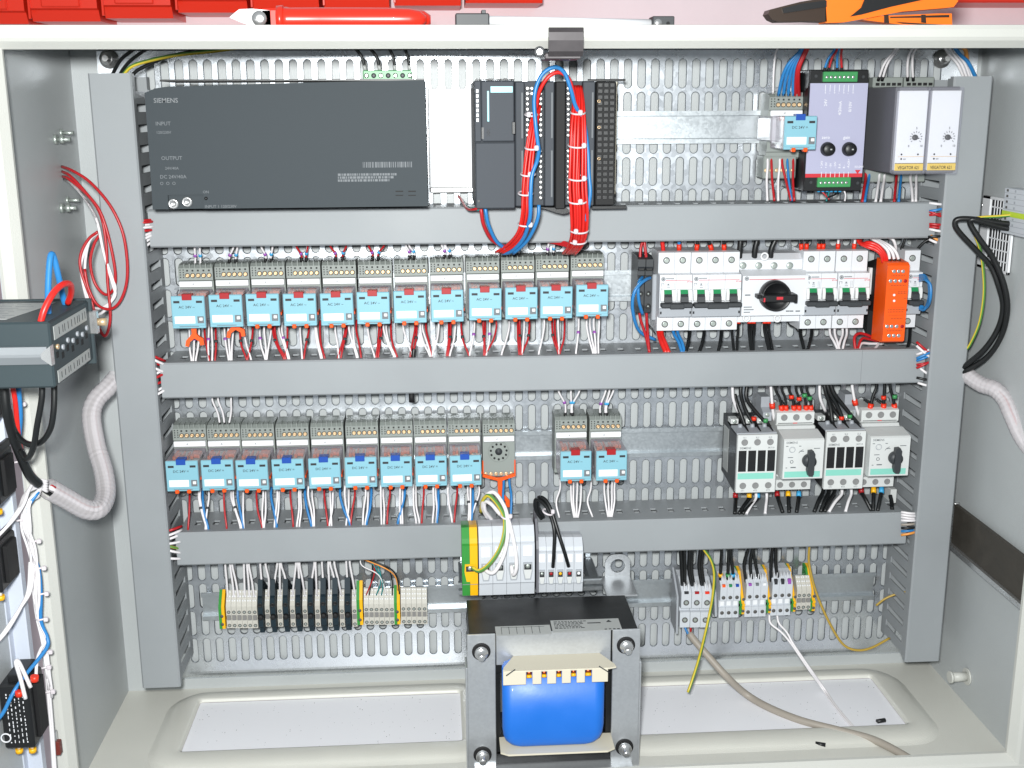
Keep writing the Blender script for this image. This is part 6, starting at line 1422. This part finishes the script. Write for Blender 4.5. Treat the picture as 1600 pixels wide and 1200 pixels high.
for k in range(2): W('wwht', [(None, XL, anc[1] - 3, anc[2] - 8), (112, 287, 78), (136, 315, 86), (152, 348, 90), (162, 395, 92), (176, 436 + k * 8, 94), (180, 455 + k * 6, 94), (168, 480 - k * 4, 94), (152, 492 - k * 10, 92), (140, 482 - k * 8, 90), (129 + k * 5, 440, 88), (127 + k * 6, 410, 86), (140, 376, 84), (153, 364, 84)], 'coiled with the red loops on the left wall', 1.5, n=8)
flush()
def hose(pts, r, label, cores):
    t = thing('conduit_hose', label, 'hose', pts[0])
    P = smoothp(pts, 14); rad = []
    L = 0; prev = P[0]
    for p in P:
        L += (p - prev).length; prev = p; rad.append(r * (1 + .045 * math.cos(L * 2 * math.pi / 5.2)))
    # resample finely so that the ribs show
    Q = [P[0]]; 
    for a, b in zip(P, P[1:]):
        n = max(1, int((b - a).length / 1.3))
        for i in range(1, n + 1): Q.append(a.lerp(b, i / n))
    L = 0; rad = []; prev = Q[0]
    for p in Q: L += (p - prev).length; prev = p; rad.append(r * (1 + .022 * math.cos(L * 2 * math.pi / 6.0)))
    obj('hose_wall', MB().tube(Q, r, 16, False, rad), 'hose', t)
    for j, (c, dx, dh) in enumerate(cores):
        obj('inner_wire', MB().tube([p + Vector((dx, dh, dx * .4)) for p in P[::2]], 2.0, 6), c, t)
    return t
hose([U(182, 590, 66), U(168, 606, 78), U(150, 625, 92), U(143, 650, 105), U(150, 695, 125), U(162, 738, 150), U(165, 772, 175), U(155, 794, 200), U(135, 796, 215), U(105, 780, 232), U(75, 763, 250)], 9.6, 'milky ribbed hose bending from the left duct towards the door', [('wwht', 3, 2), ('wwht', -3, 1), ('wwht', 0, -3), ('wred', 2, -3), ('wblk', -2, 4)])
# the door: edge-on sheet left of the frame with its folded flange
dr = thing('cabinet_door', 'opened light grey cabinet door seen nearly edge on at the far left', 'door', (-110, 275, -733))
def tilt(h): return -104 - (h - 270) * .03
obj('door_sheet', MB().prism([(tilt(270), 270), (tilt(700), 700), (tilt(700) - 2, 700), (tilt(270) - 2, 270)], -735, 20, 'z'), 'paint_in', dr)
M['flange'] = mat('bluish_white_flange', (196, 202, 214), .4)
obj('door_flange', MB().prism([(-106, 262), (-88.5, 262), (-86.8, 264), (-86.8, 273), (-88.5, 273), (-89.5, 266), (-103, 266), (-103, 275), (-106, 275)], -735, 20, 'z'), 'flange', dr)
q = MB()
a = U(90, 1160, 262)
M['brownr'] = mat('brown_red_rubber', (110, 44, 36), .5)
obj('door_catch', MB().box(a[0] - 1, a[0] + 4, 262, 269, a[2] - 10, a[2] + 4, .6), 'brownr', dr); obj('door_catch', MB().box(a[0] - 2.5, a[0] + 1, 262, 267, a[2] + 3, a[2] + 14, .6), 'bright', dr)
# contact blocks on the door
for i, (x0, x1, y0, y1, h, lab) in enumerate(((-30, 17, 600, 662, 318, 'topmost black contact block on the door, under the panel instrument'), (-22, 28, 716, 790, 318, 'black contact block on the door level with the hose end'), (-20, 33, 853, 926, 320, 'black contact block on the door, third from the top'), (-4, 79, 1072, 1168, 316, 'large black printed contact block low on the door under the blue wire'))):
    a, b = list(U(x0, y0, h)), list(U(x1, y1, h)); b[0] = U(x1 - 4, y1, 286)[0]
    t = thing('contact_block', lab, 'contact block', ((a[0] + b[0]) / 2, 280, b[2]), 'black contact blocks on the door')
    obj('body', MB().box(a[0], b[0], 279, h, b[2], a[2], 1.5).box(a[0] + 6, b[0] - 6, 276, h - 8, a[2] - 1, a[2] + 6, 1), 'black', t)
    obj('side_step', MB().box(b[0] - .5, b[0] + 3, 285, h - 10, b[2] + 5, a[2] - 5, .6), 'blackm', t)
    q = MB(); random.seed(i + 5)
    for c in range(5):
        x = b[0] - 6 - c * 3.6; z = b[2] + 6
        while z < a[2] - 9:
            l = random.uniform(.8, 3.4); q.box(x - .4, x + random.uniform(.1, .6), h, h + .15, z, min(a[2] - 7, z + l)); z += l + random.uniform(.6, 4)
    obj('print', q, 'inkw', t)
    cx, cz = a[0] + 14, b[2] + 8
    if i == 3: obj('logo_ring', MB().ring((U(10, 1158, h)[0], h + .2, U(10, 1153, h)[2]), (0, 1, 0), 4.2, .8, 20, 4), 'inkw', t)
    for k, dx in enumerate((8, 20)):
        s = obj('terminal_tag', MB().cyl((b[0] - dx, h - 14, b[2] - 1), (b[0] - dx, h - 14, b[2] - 8), 1.6, 8), 'label', t)
        obj('terminal_nut', MB().cyl((b[0] - dx, h - 14, b[2] - 8), (b[0] - dx, h - 14, b[2] - 12), 3.6, 8), 'yellow', s)
# panel instrument sticking out of the door
BX = -3
pi_ = thing('panel_instrument', 'green grey instrument case with metal band sticking out at the left edge', 'instrument', (-60, 330, -262))
f0, b0_ = 380, 276
zt, zb = U(87, 503, f0)[2], U(87, 606, f0)[2]
obj('case', MB().box(-114, BX, b0_, f0, zb, zt, 1.5), 'boxg', pi_)
zr1, zr0 = U(80, 541, f0)[2], U(80, 568, f0)[2]
M['railb'] = mat('brushed_aluminium', (176, 180, 184), .35, .9)
bnd = obj('metal_band', MB().prism([(f0, zr1), (f0 + 2.5, zr1), (f0 + 3, (zr1 + zr0) / 2 + 1), (f0 + 4, (zr1 + zr0) / 2 - 1), (f0 + 3, zr0), (f0, zr0)], -114, BX - 3, 'x'), 'railb', pi_)
obj('band_end', MB().prism([(BX - 7, (zr1 + zr0) / 2 + 2), (BX + .5, zr1 + 1), (BX + .5, zr0 - 1), (BX - 7, (zr1 + zr0) / 2 - 2)], f0 - 3, f0 + 5, 'h'), 'bright', bnd)
obj('top_label', MB().prism([(-114, f0 - 14), (-40, f0 - 14), (-26, b0_ + 14), (-114, b0_ + 14)], zt, zt + .4, 'z'), 'lightlab', pi_)
q = MB(); random.seed(3)
for r in range(9):
    x = -112
    while x < -46: d = random.uniform(4, 16); q.box(x, x + d, f0 - 22 - r * 8.5, f0 - 21 - r * 8.5, zt + .4, zt + .5); x += d + 3
obj('label_print', q, 'inkg', pi_)
for z0_, z1_ in ((zt - 16, zt - 5), (zb + 2, zb + 12)):
    lb = obj('side_label', MB().box(BX, BX + .5, b0_ + 10, f0 - 8, z0_, z1_, .1), 'lightlab', pi_)
    q = MB(); h = b0_ + 14
    while h < f0 - 14: q.box(BX + .5, BX + .65, h, h + 1.1, z0_ + 2.5, z1_ - 2.5); h += random.choice((5, 7, 9))
    obj('label_print', q, 'ink', lb)
for k in range(7):
    h = b0_ + 14 + k * 13; z = zt - 22 - (k % 2) * 3
    obj('terminal_screw', MB().cyl((BX, h, z), (BX + 1.6, h, z), 2.2, 10), 'mcbg' if k < 6 else 'brass', pi_)
    obj('terminal_slot', MB().box(BX - .2, BX + .3, h - 3, h + 3, z - 9, z - 4), 'blackm', pi_)
obj('rear_clamp', MB().box(BX - 3, BX + 6, b0_ - 6, b0_ + 1, zt - 30, zt - 10, .8), 'bright', pi_); obj('clamp_screw', MB().cyl((BX + 6, b0_ - 3, zt - 20), (BX + 13, b0_ - 3, zt - 20), 3.4, 12), 'brass', pi_)
obj('rear_flange', MB().box(-114, BX + 2, b0_ - 4, b0_, zb - 4, zt + 1, .6), 'boxg', pi_)
W('wblu', [(76, 500, 345), (75, 468, 330), (76, 430, 322), (79, 400, 316), (84, 402, 312), (92, 435, 308), (99, 466, 300), (104, 480, 296)], 'standing in a tight arch on the panel instrument', 2.6, n=10)
W('wredb', [(63, 505, 374), (70, 482, 372), (84, 457, 364), (99, 444, 350), (110, 445, 336), (111, 458, 322), (106, 474, 312)], 'arching over the top of the panel instrument', 2.6, n=10)
for pts in ([(66, 598, 345), (65, 625, 346), (58, 665, 344), (52, 700, 338), (42, 717, 328), (33, 704, 318)], [(85, 598, 340), (84, 640, 342), (78, 672, 340), (62, 692, 334), (40, 692, 324), (22, 672, 316), (14, 640, 312)]): W('wblk', pts, 'cable hanging under the panel instrument', 2.5, n=10)
DH = 284
def D(*p): return [(x, y, h) for x, y, h in p]
W('wblk', D((6, 600, 326), (10, 640, 326), (20, 680, 318), (32, 712, 306), (46, 742, 292), (60, 756, 280)), 'thick, running down the door edge', 4.2, n=8)
W('wblu', D((28, 600, 300), (31, 650, 296), (28, 700, 292), (36, 728, 286), (50, 748, 280)), 'running down the door edge to the hose', 2.6, n=8); W('wredb', D((19, 600, 306), (24, 630, 304), (30, 690, 298), (42, 728, 290), (56, 748, 280)), 'running down the door edge to the hose', 2.2, n=8)
for k in range(5): W('wwht', D((74, 752 + k * 4, 258), (58, 750 + k * 3, 268), (46 - k * 1.6, 764 + k * 2, 280), (38 - k * 1.5, 786 + k, 290), (24, 808 - k, 300), (8, 826, 306), (-16, 850, 310)), 'fanning left from the hose end across the door', 1.5)
random.seed(31)
for k in range(6):
    q = lambda a: a + random.uniform(-3.5, 3.5)
    W('wwht', D((66 - k, 760 + k * 3, 264), (q(44), 788, 274), (q(36) + k * 2, 822, 277 + k), (q(44) + k * 2, 856, 277 + k), (q(50) + k * 2, 890, 276 + k), (q(55) + k, 928, 276 + k), (q(60), 965, 276), (q(68) + k, 1005, 275), (q(72) + k * 2, 1060 + k * 6, 276)), 'running down the door flange below the hose', 1.25)
for k in range(3): W('wwht', D((18 + k * 5, 610, 300), (24 + k * 3, 650, 294), (20 + k * 5, 690 + k * 6, 292), (34 + k * 3, 728, 286), (58, 750 + k * 2, 276)), 'beside the thick black cable on the door edge', 1.3)
W('wblu', D((60, 768, 266), (40, 800, 276), (44, 835, 277), (52, 865, 277), (61, 892, 277), (64, 930, 277), (64, 970, 277), (74, 996, 278), (72, 1014, 284), (42, 1052, 304), (22, 1080, 318), (6, 1112, 324), (-8, 1130, 326)), 'running down the flange and across to the lowest contact block', 1.8, n=8)
for k in range(3): W('wwht', D((53 - k * 3, 878, 277), (48 - k * 2, 922, 284), (33, 948, 296), (12, 980 + k * 2, 306), (-12, 1012, 312)), 'sweeping left across the door below the third block', 1.6)
W('wwht', D((54, 935, 277), (62, 972, 277), (73, 998, 278), (64, 1014, 280), (58, 1032, 290), (56, 1060, 300)), 'hooking back above the lowest contact block', 1.6)
for k in range(2): W('wwht', D((70 + k * 3, 1010, 275), (72 + k * 3, 1050, 275), (76 + k * 3, 1100, 275), (80 + k * 3, 1150, 275), (84 + k * 3, 1210, 275)), 'running straight down the lower door flange', 1.5)
W('wwht', D((40, 1092, 322), (32, 1060, 320), (25, 1036, 318), (29, 1034, 316), (38, 1052, 316), (48, 1074, 316)), 'in a tight loop above the lowest contact block', 1.9)
flush()
for px, py, m in ((30, 1083, 'ferr'), (54, 1060, 'ferr')):
    obj('marker_ring', MB().cyl(U(px, py - 4, 318), U(px, py + 4, 318), 3.6, 10), m, None, 'orange ring on a white wire, ' + ('left one' if px < 40 else 'right one') + ' above the lowest contact block', 'marker ring', 'orange rings on the door wiring')
for i, (px, py) in enumerate(((34, 631), (32, 721), (36, 812), (58, 845), (66, 887), (70, 927), (69, 967), (76, 1018), (74, 1042), (80, 1080))):
    c = U(px, py, 277); t = thing('cable_tie', ORD[i] + ' pale nylon cable tie from the top on the door flange', 'cable tie', c, 'nylon ties on the door flange')
    obj('tie_band', MB().tube([(c[0] - 9, c[1] - 2, c[2] - .6), (c[0] - 4, c[1] + 2.6, c[2]), (c[0] + 1, c[1] + 1.4, c[2] + .6)], .9, 6), 'tie', t); obj('tie_head', MB().box(c[0], c[0] + 4, c[1] - 1, c[1] + 3, c[2] - 2, c[2] + 2, .7), 'tie', t)

# ================================================================== right wall: fan grille, terminals, cables, hose, board
gr = thing('fan_grille', 'pale square fan grille with dark openings on the right wall', 'grille', (905, 70, -186))
g0, g1, ga, gb = 36, 106, -226, -147
obj('grille_back', MB().box(XR - 1.5, XR, g0 + 2, g1 - 2, ga + 2, gb - 2), 'blackm', gr)
def gbar(h0, h1, z0, z1, n): obj(n, MB().box(XR - (4 if n == 'grille_frame' else 2.2), XR - 1.4, h0, h1, z0, z1, .2), 'label', gr)
gbar(g0, g0 + 17, ga, gb, 'grille_frame'); gbar(g1 - 3, g1, ga, gb, 'grille_frame'); gbar(g0, g1, gb - 3, gb, 'grille_frame'); gbar(g0, g1, ga, ga + 3, 'grille_frame')
for i in range(1, 8): gbar(g0 + 17 + i * 6.3, g0 + 18.5 + i * 6.3, ga + 3, gb - 3, 'grille_bar')
for i in range(1, 7): obj('grille_bar', MB().box(XR - 2.3, XR - 1.4, g0 + 16, g1 - 3, ga + i * 11.2, ga + i * 11.2 + 1.6, .3), 'label', gr)
for z in (-158, -172, -196, -210): obj('grille_screw', MB().cyl((XR, g0 - 4, z), (XR - 4, g0 - 4, z), 2.2, 8), 'bright', gr)
fx = 893
ft = thing('fan_terminal_block', 'pale grey terminal block with green yellow slice at the right edge', 'terminal', (898, 125, -178), 'terminals on the right wall')
h0 = UX(1570, 295, fx)[1]; zt_, zb_ = -134, -181
obj('body', MB().box(fx, XR - 1, h0, h0 + 60, zb_, zt_, .8), 'termg', ft)
M['ygslice'] = mat('lime_slice', (190, 214, 60), .4)
obj('earth_slice', MB().box(fx - .6, XR - 1, h0 - .5, h0 + 60.4, -163, -157.5, .3), 'ygslice', ft)
for i in range(8): obj('segment_line', MB().box(fx - .25, fx + .1, h0 + 1, h0 + 58, zt_ - 5 - i * 5.6, zt_ - 4.6 - i * 5.6), 'mcbg', ft)
for i in range(7):
    obj('terminal_hole', MB().box(fx - .2, fx + .1, h0 + 5, h0 + 9, zt_ - 3.6 - i * 5.8, zt_ - 1.2 - i * 5.8), 'holed', ft); obj('terminal_hole', MB().box(fx - .2, fx + .1, h0 + 22, h0 + 25, zt_ - 3.6 - i * 5.8, zt_ - 1.2 - i * 5.8), 'mcbg', ft)
W('wblk', [(1580, 350, 118), (1560, 348, 116), (1527, 343, 112), (1500, 342, 108), (1492, 348, 106), (1498, 362, 106), (1527, 393, 108), (1548, 416, 110), (1560, 446, 112), (1567, 478, 110), (1560, 512, 104), (1538, 546, 94), (1505, 574, 78)], 'cable with the wider bend, fan terminal to upright duct', 3.0, n=10)
W('wblk', [(1580, 358, 118), (1560, 354, 116), (1535, 347, 114), (1519, 343, 112), (1516, 350, 110), (1530, 373, 112), (1552, 404, 114), (1569, 446, 116), (1574, 484, 114), (1565, 524, 106), (1542, 558, 94), (1505, 582, 78)], 'cable with the tighter bend, fan terminal to upright duct', 3.0, n=10)
W('wyg', [(1582, 336, 120), (1560, 338, 116), (1530, 340, 112), (1516, 346, 108), (1522, 364, 106), (1532, 392, 104), (1537, 430, 102), (1537, 466, 100), (1530, 506, 94), (1516, 538, 82), (1508, 548, 76)], 'hanging from the fan terminal to the upright duct', 1.6, n=8)
flush()
hose([U(1500, 574, 66), U(1514, 588, 78), U(1534, 601, 96), U(1554, 608, 112), U(1570, 624, 126), U(1581, 648, 142), U(1598, 684, 160), U(1626, 722, 180)], 8.8, 'milky ribbed hose leaving the right upright duct towards the front', [('wwht', 3, 2), ('wwht', -3, 1), ('wwht', 0, -3), ('wred', 2, -2)])
bd = thing('side_board', 'dark brown board with a metal lower edge on the right wall', 'board', (903, 130, -530))
obj('board', MB().box(XR - 8, XR - 3, 43, 246, -553, -505, .5), 'brown', bd); obj('metal_edge', MB().prism([(XR - 12, -553), (XR - 3, -553), (XR - 1, -556), (XR - 3, -560), (XR - 12, -559)], 43, 246, 'h'), 'bright', bd)
for z in (-506, -520, -532, -546, -556): obj('edge_screw', MB().cyl((XR - 1, 41, z), (XR - 8, 41, z), 2, 8), 'bright', bd)

# ================================================================== top frame: dark catch and the tools lying on it
ct = thing('frame_catch', 'dark grey bent catch hooked over the middle of the top frame', 'catch', U(880, 65, 252))
a, b, c, d = U(857, 45, 253), U(911, 45, 253), U(912, 86, 253), U(849, 88, 253)
M['catchm'] = mat('dark_catch_metal', (70, 66, 68), .45, .3, 0, 0, .1, 60)
obj('catch_plate', MB().prism([(HF + .5, a[2]), (HF + 6, a[2] + 1), (HF + 8, a[2] - 3), (HF + 8.5, c[2] + 12), (HF + 6, c[2] + 3), (HF + 2, c[2] - 1), (HF - 2, c[2] + 1), (HF + .4, c[2] + 5)], a[0], b[0], 'x'), 'catchm', ct)
obj('catch_foot', MB().box(U(850, 80, 240)[0], U(906, 80, 240)[0], 205, HF - 1, U(850, 89, 240)[2] - 2, U(850, 80, 240)[2] - 2, .6), 'catchm', ct)
e = U(843, 81, 250); obj('catch_ring', MB().ring(e, (0, 1, 0), 3.8, 1.1, 16, 6), 'char', ct); obj('catch_pin', MB().cyl((e[0], e[1] - 4, e[2]), (e[0], e[1] + 1, e[2]), 2.6, 10), 'bright', ct)
def T(px, py, h=170): return U(px, py, h)
TZ = ZT + 2
pli = thing('pliers', 'red handled cutting pliers lying on the cabinet top', 'pliers', (90, 170, TZ))
M['plred'] = mat('red_dipped_handle', (222, 48, 30), .3, coat=.3)
def flat_handle(pts, r, h):
    P = [Vector(T(px, py, h)) for px, py in pts]
    return MB().tube(smoothp(P, 5), 10, 16, True, None)
P = [T(px, py) for px, py in ((436, 19), (450, 18), (500, 18), (560, 18), (610, 18.5), (640, 19.5), (656, 21), (666, 23))]
z_ = TZ + 10.4
pp = [(p[0], p[1], z_) for p in P]; obj('handle', MB().tube(pp, 10, 18, True, [11.6, 10, 10.2, 10.2, 10, 9.4, 7.6, 3]), 'plred', pli)
obj('handle', MB().tube([(x + 4, h - 16, z + .6) for x, h, z in pp], 10, 18, True, [11.6, 10, 10.2, 10.2, 10, 9.4, 8, 4]), 'plred', pli)
obj('collar', MB().tube([(pp[0][0] - 2, 170, z_), (pp[0][0] + 4, 170, z_)], 12, 18, True, [11.6, 12.2]), 'plred', pli); obj('neck', MB().box(pp[0][0] - 16, pp[0][0], 158, 178, z_ - 8, z_ + 9, 2), 'plred', pli)
hx = [T(px, 15)[0] for px in (360, 376, 396, 424)]
hd = obj('jaw', MB().prism([(hx[0], z_ + 1), (hx[0] + 5, z_ + 5), (hx[1], z_ + 8), (hx[2], z_ + 8.4), (hx[3], z_ + 7), (hx[3], z_ - 7), (hx[2], z_ - 7), (hx[1], z_ - 3)], 160, 178, 'h'), 'bright', pli)
obj('joint', MB().lathe(hx[2] + 6, z_, [(177, 7), (180, 6.6), (180, 2)], 18), 'bright', hd)
lp = thing('tube_lamp', 'slim white tube with black end blocks lying on the cabinet top', 'lamp', (300, 170, TZ))
A, B = T(762, 16), T(1018, 25)
obj('tube', MB().cyl((A[0], 170, TZ + 9), (B[0], 170, TZ + 6), 4.4, 18), 'label', lp)
e0 = T(711, 10)[0]
obj('end_block', MB().box(e0, A[0] + 1, 160, 180, TZ + 4, TZ + 15, 1), 'char', lp); obj('end_leg', MB().box(e0, e0 + 2.4, 164, 178, TZ, TZ + 5, .4), 'char', lp); obj('end_leg', MB().box(e0 + 24, e0 + 28, 164, 178, TZ, TZ + 18, .4), 'char', lp)
k0, k1 = T(1017, 20)[0], T(1051, 20)[0]
kb2 = obj('end_block', MB().box(k0, k1, 160, 180, TZ, TZ + 12.5, .8), 'char', lp); obj('end_screw', MB().lathe(k0 + 5, TZ + 6.4, [(179.5, 4), (181, 3.6), (181, .5)], 14), 'bright', kb2)
obj('end_hole', MB().lathe(k1 - 6, TZ + 6, [(179.8, 1.8), (180.4, 1.7)], 10), 'blackm', kb2)
stp = thing('wire_stripper', 'orange and black wire stripper lying on the cabinet top at the right', 'stripper', (720, 170, TZ))
M['storange'] = mat('orange_tool_body', (244, 120, 28), .38)
def XZ(pts, h=176): return [(T(px, py, h)[0], T(px, py, h)[2]) for px, py in pts]
obj('upper_handle', MB().prism(XZ([(1290, 36), (1318, 35), (1352, 29), (1410, 18), (1470, 13), (1490, 11), (1497, 2), (1497, -30), (1420, -34), (1290, -30)]), 156, 176, 'h'), 'storange', stp)
obj('grip_inlay', MB().prism(XZ([(1328, 26), (1345, 23), (1390, 11), (1440, 0), (1470, -14), (1400, -22), (1335, -16), (1350, 0), (1345, 12)]), 175, 178, 'h'), 'black', stp)
M['brnblk'] = mat('dark_brown_jaw', (52, 38, 28), .4)
obj('jaw', MB().prism(XZ([(1200, 22), (1203, 15), (1222, 10), (1250, 3), (1290, -4), (1292, 34), (1260, 33), (1215, 34), (1206, 30)]), 158, 176, 'h'), 'brnblk', stp)
obj('jaw_side', MB().prism(XZ([(1222, 13), (1250, 6), (1290, 1), (1290, 11), (1250, 17), (1224, 21)]), 176, 179, 'h'), 'black', stp)
obj('lower_handle', MB().prism(XZ([(1352, 30), (1378, 24), (1470, 20), (1493, 20), (1494, 44), (1470, 43), (1400, 36)]), 150, 168, 'h'), 'storange', stp)
obj('handle_slot', MB().prism(XZ([(1392, 26), (1484, 23), (1484, 27), (1392, 28)], 170), 167, 169, 'h'), 'brnblk', stp); obj('handle_slot', MB().prism(XZ([(1400, 34), (1484, 39), (1484, 41), (1412, 37)], 170), 167, 169, 'h'), 'brnblk', stp)
for px in (1382, 1440): obj('handle_peg', MB().prism(XZ([(px, 23), (px + 6, 23), (px + 7, 36), (px, 35)], 170), 168.5, 170.5, 'h'), 'brnblk', stp)

# ================================================================== small leftovers
x, h, z = UZ(1377, 1127, FZ + 3)
obj('cable_offcut', MB().cyl((x - 5, h, z), (x + 5, h - 2, z), 2.6, 10), 'black', None, 'tiny black cable offcut lying on the right gland plate', 'offcut', 'black cable offcuts')
x, h, z = UZ(1282, 1163, FZ + 2.6)
obj('cable_offcut', MB().cyl((x - 5, h - 2, z), (x + 5, h + 2, z), 2.4, 10), 'black', None, 'tiny black cable offcut on the floor in front of the gland plate', 'offcut', 'black cable offcuts')
a = U(643, 622, 64); obj('cable_plug', MB().cyl((a[0], 62, a[2] + 6), (a[0], 62, a[2] - 5), 3, 12), 'blackm', None, 'black plug hanging under the middle duct above the lower relays', 'plug')
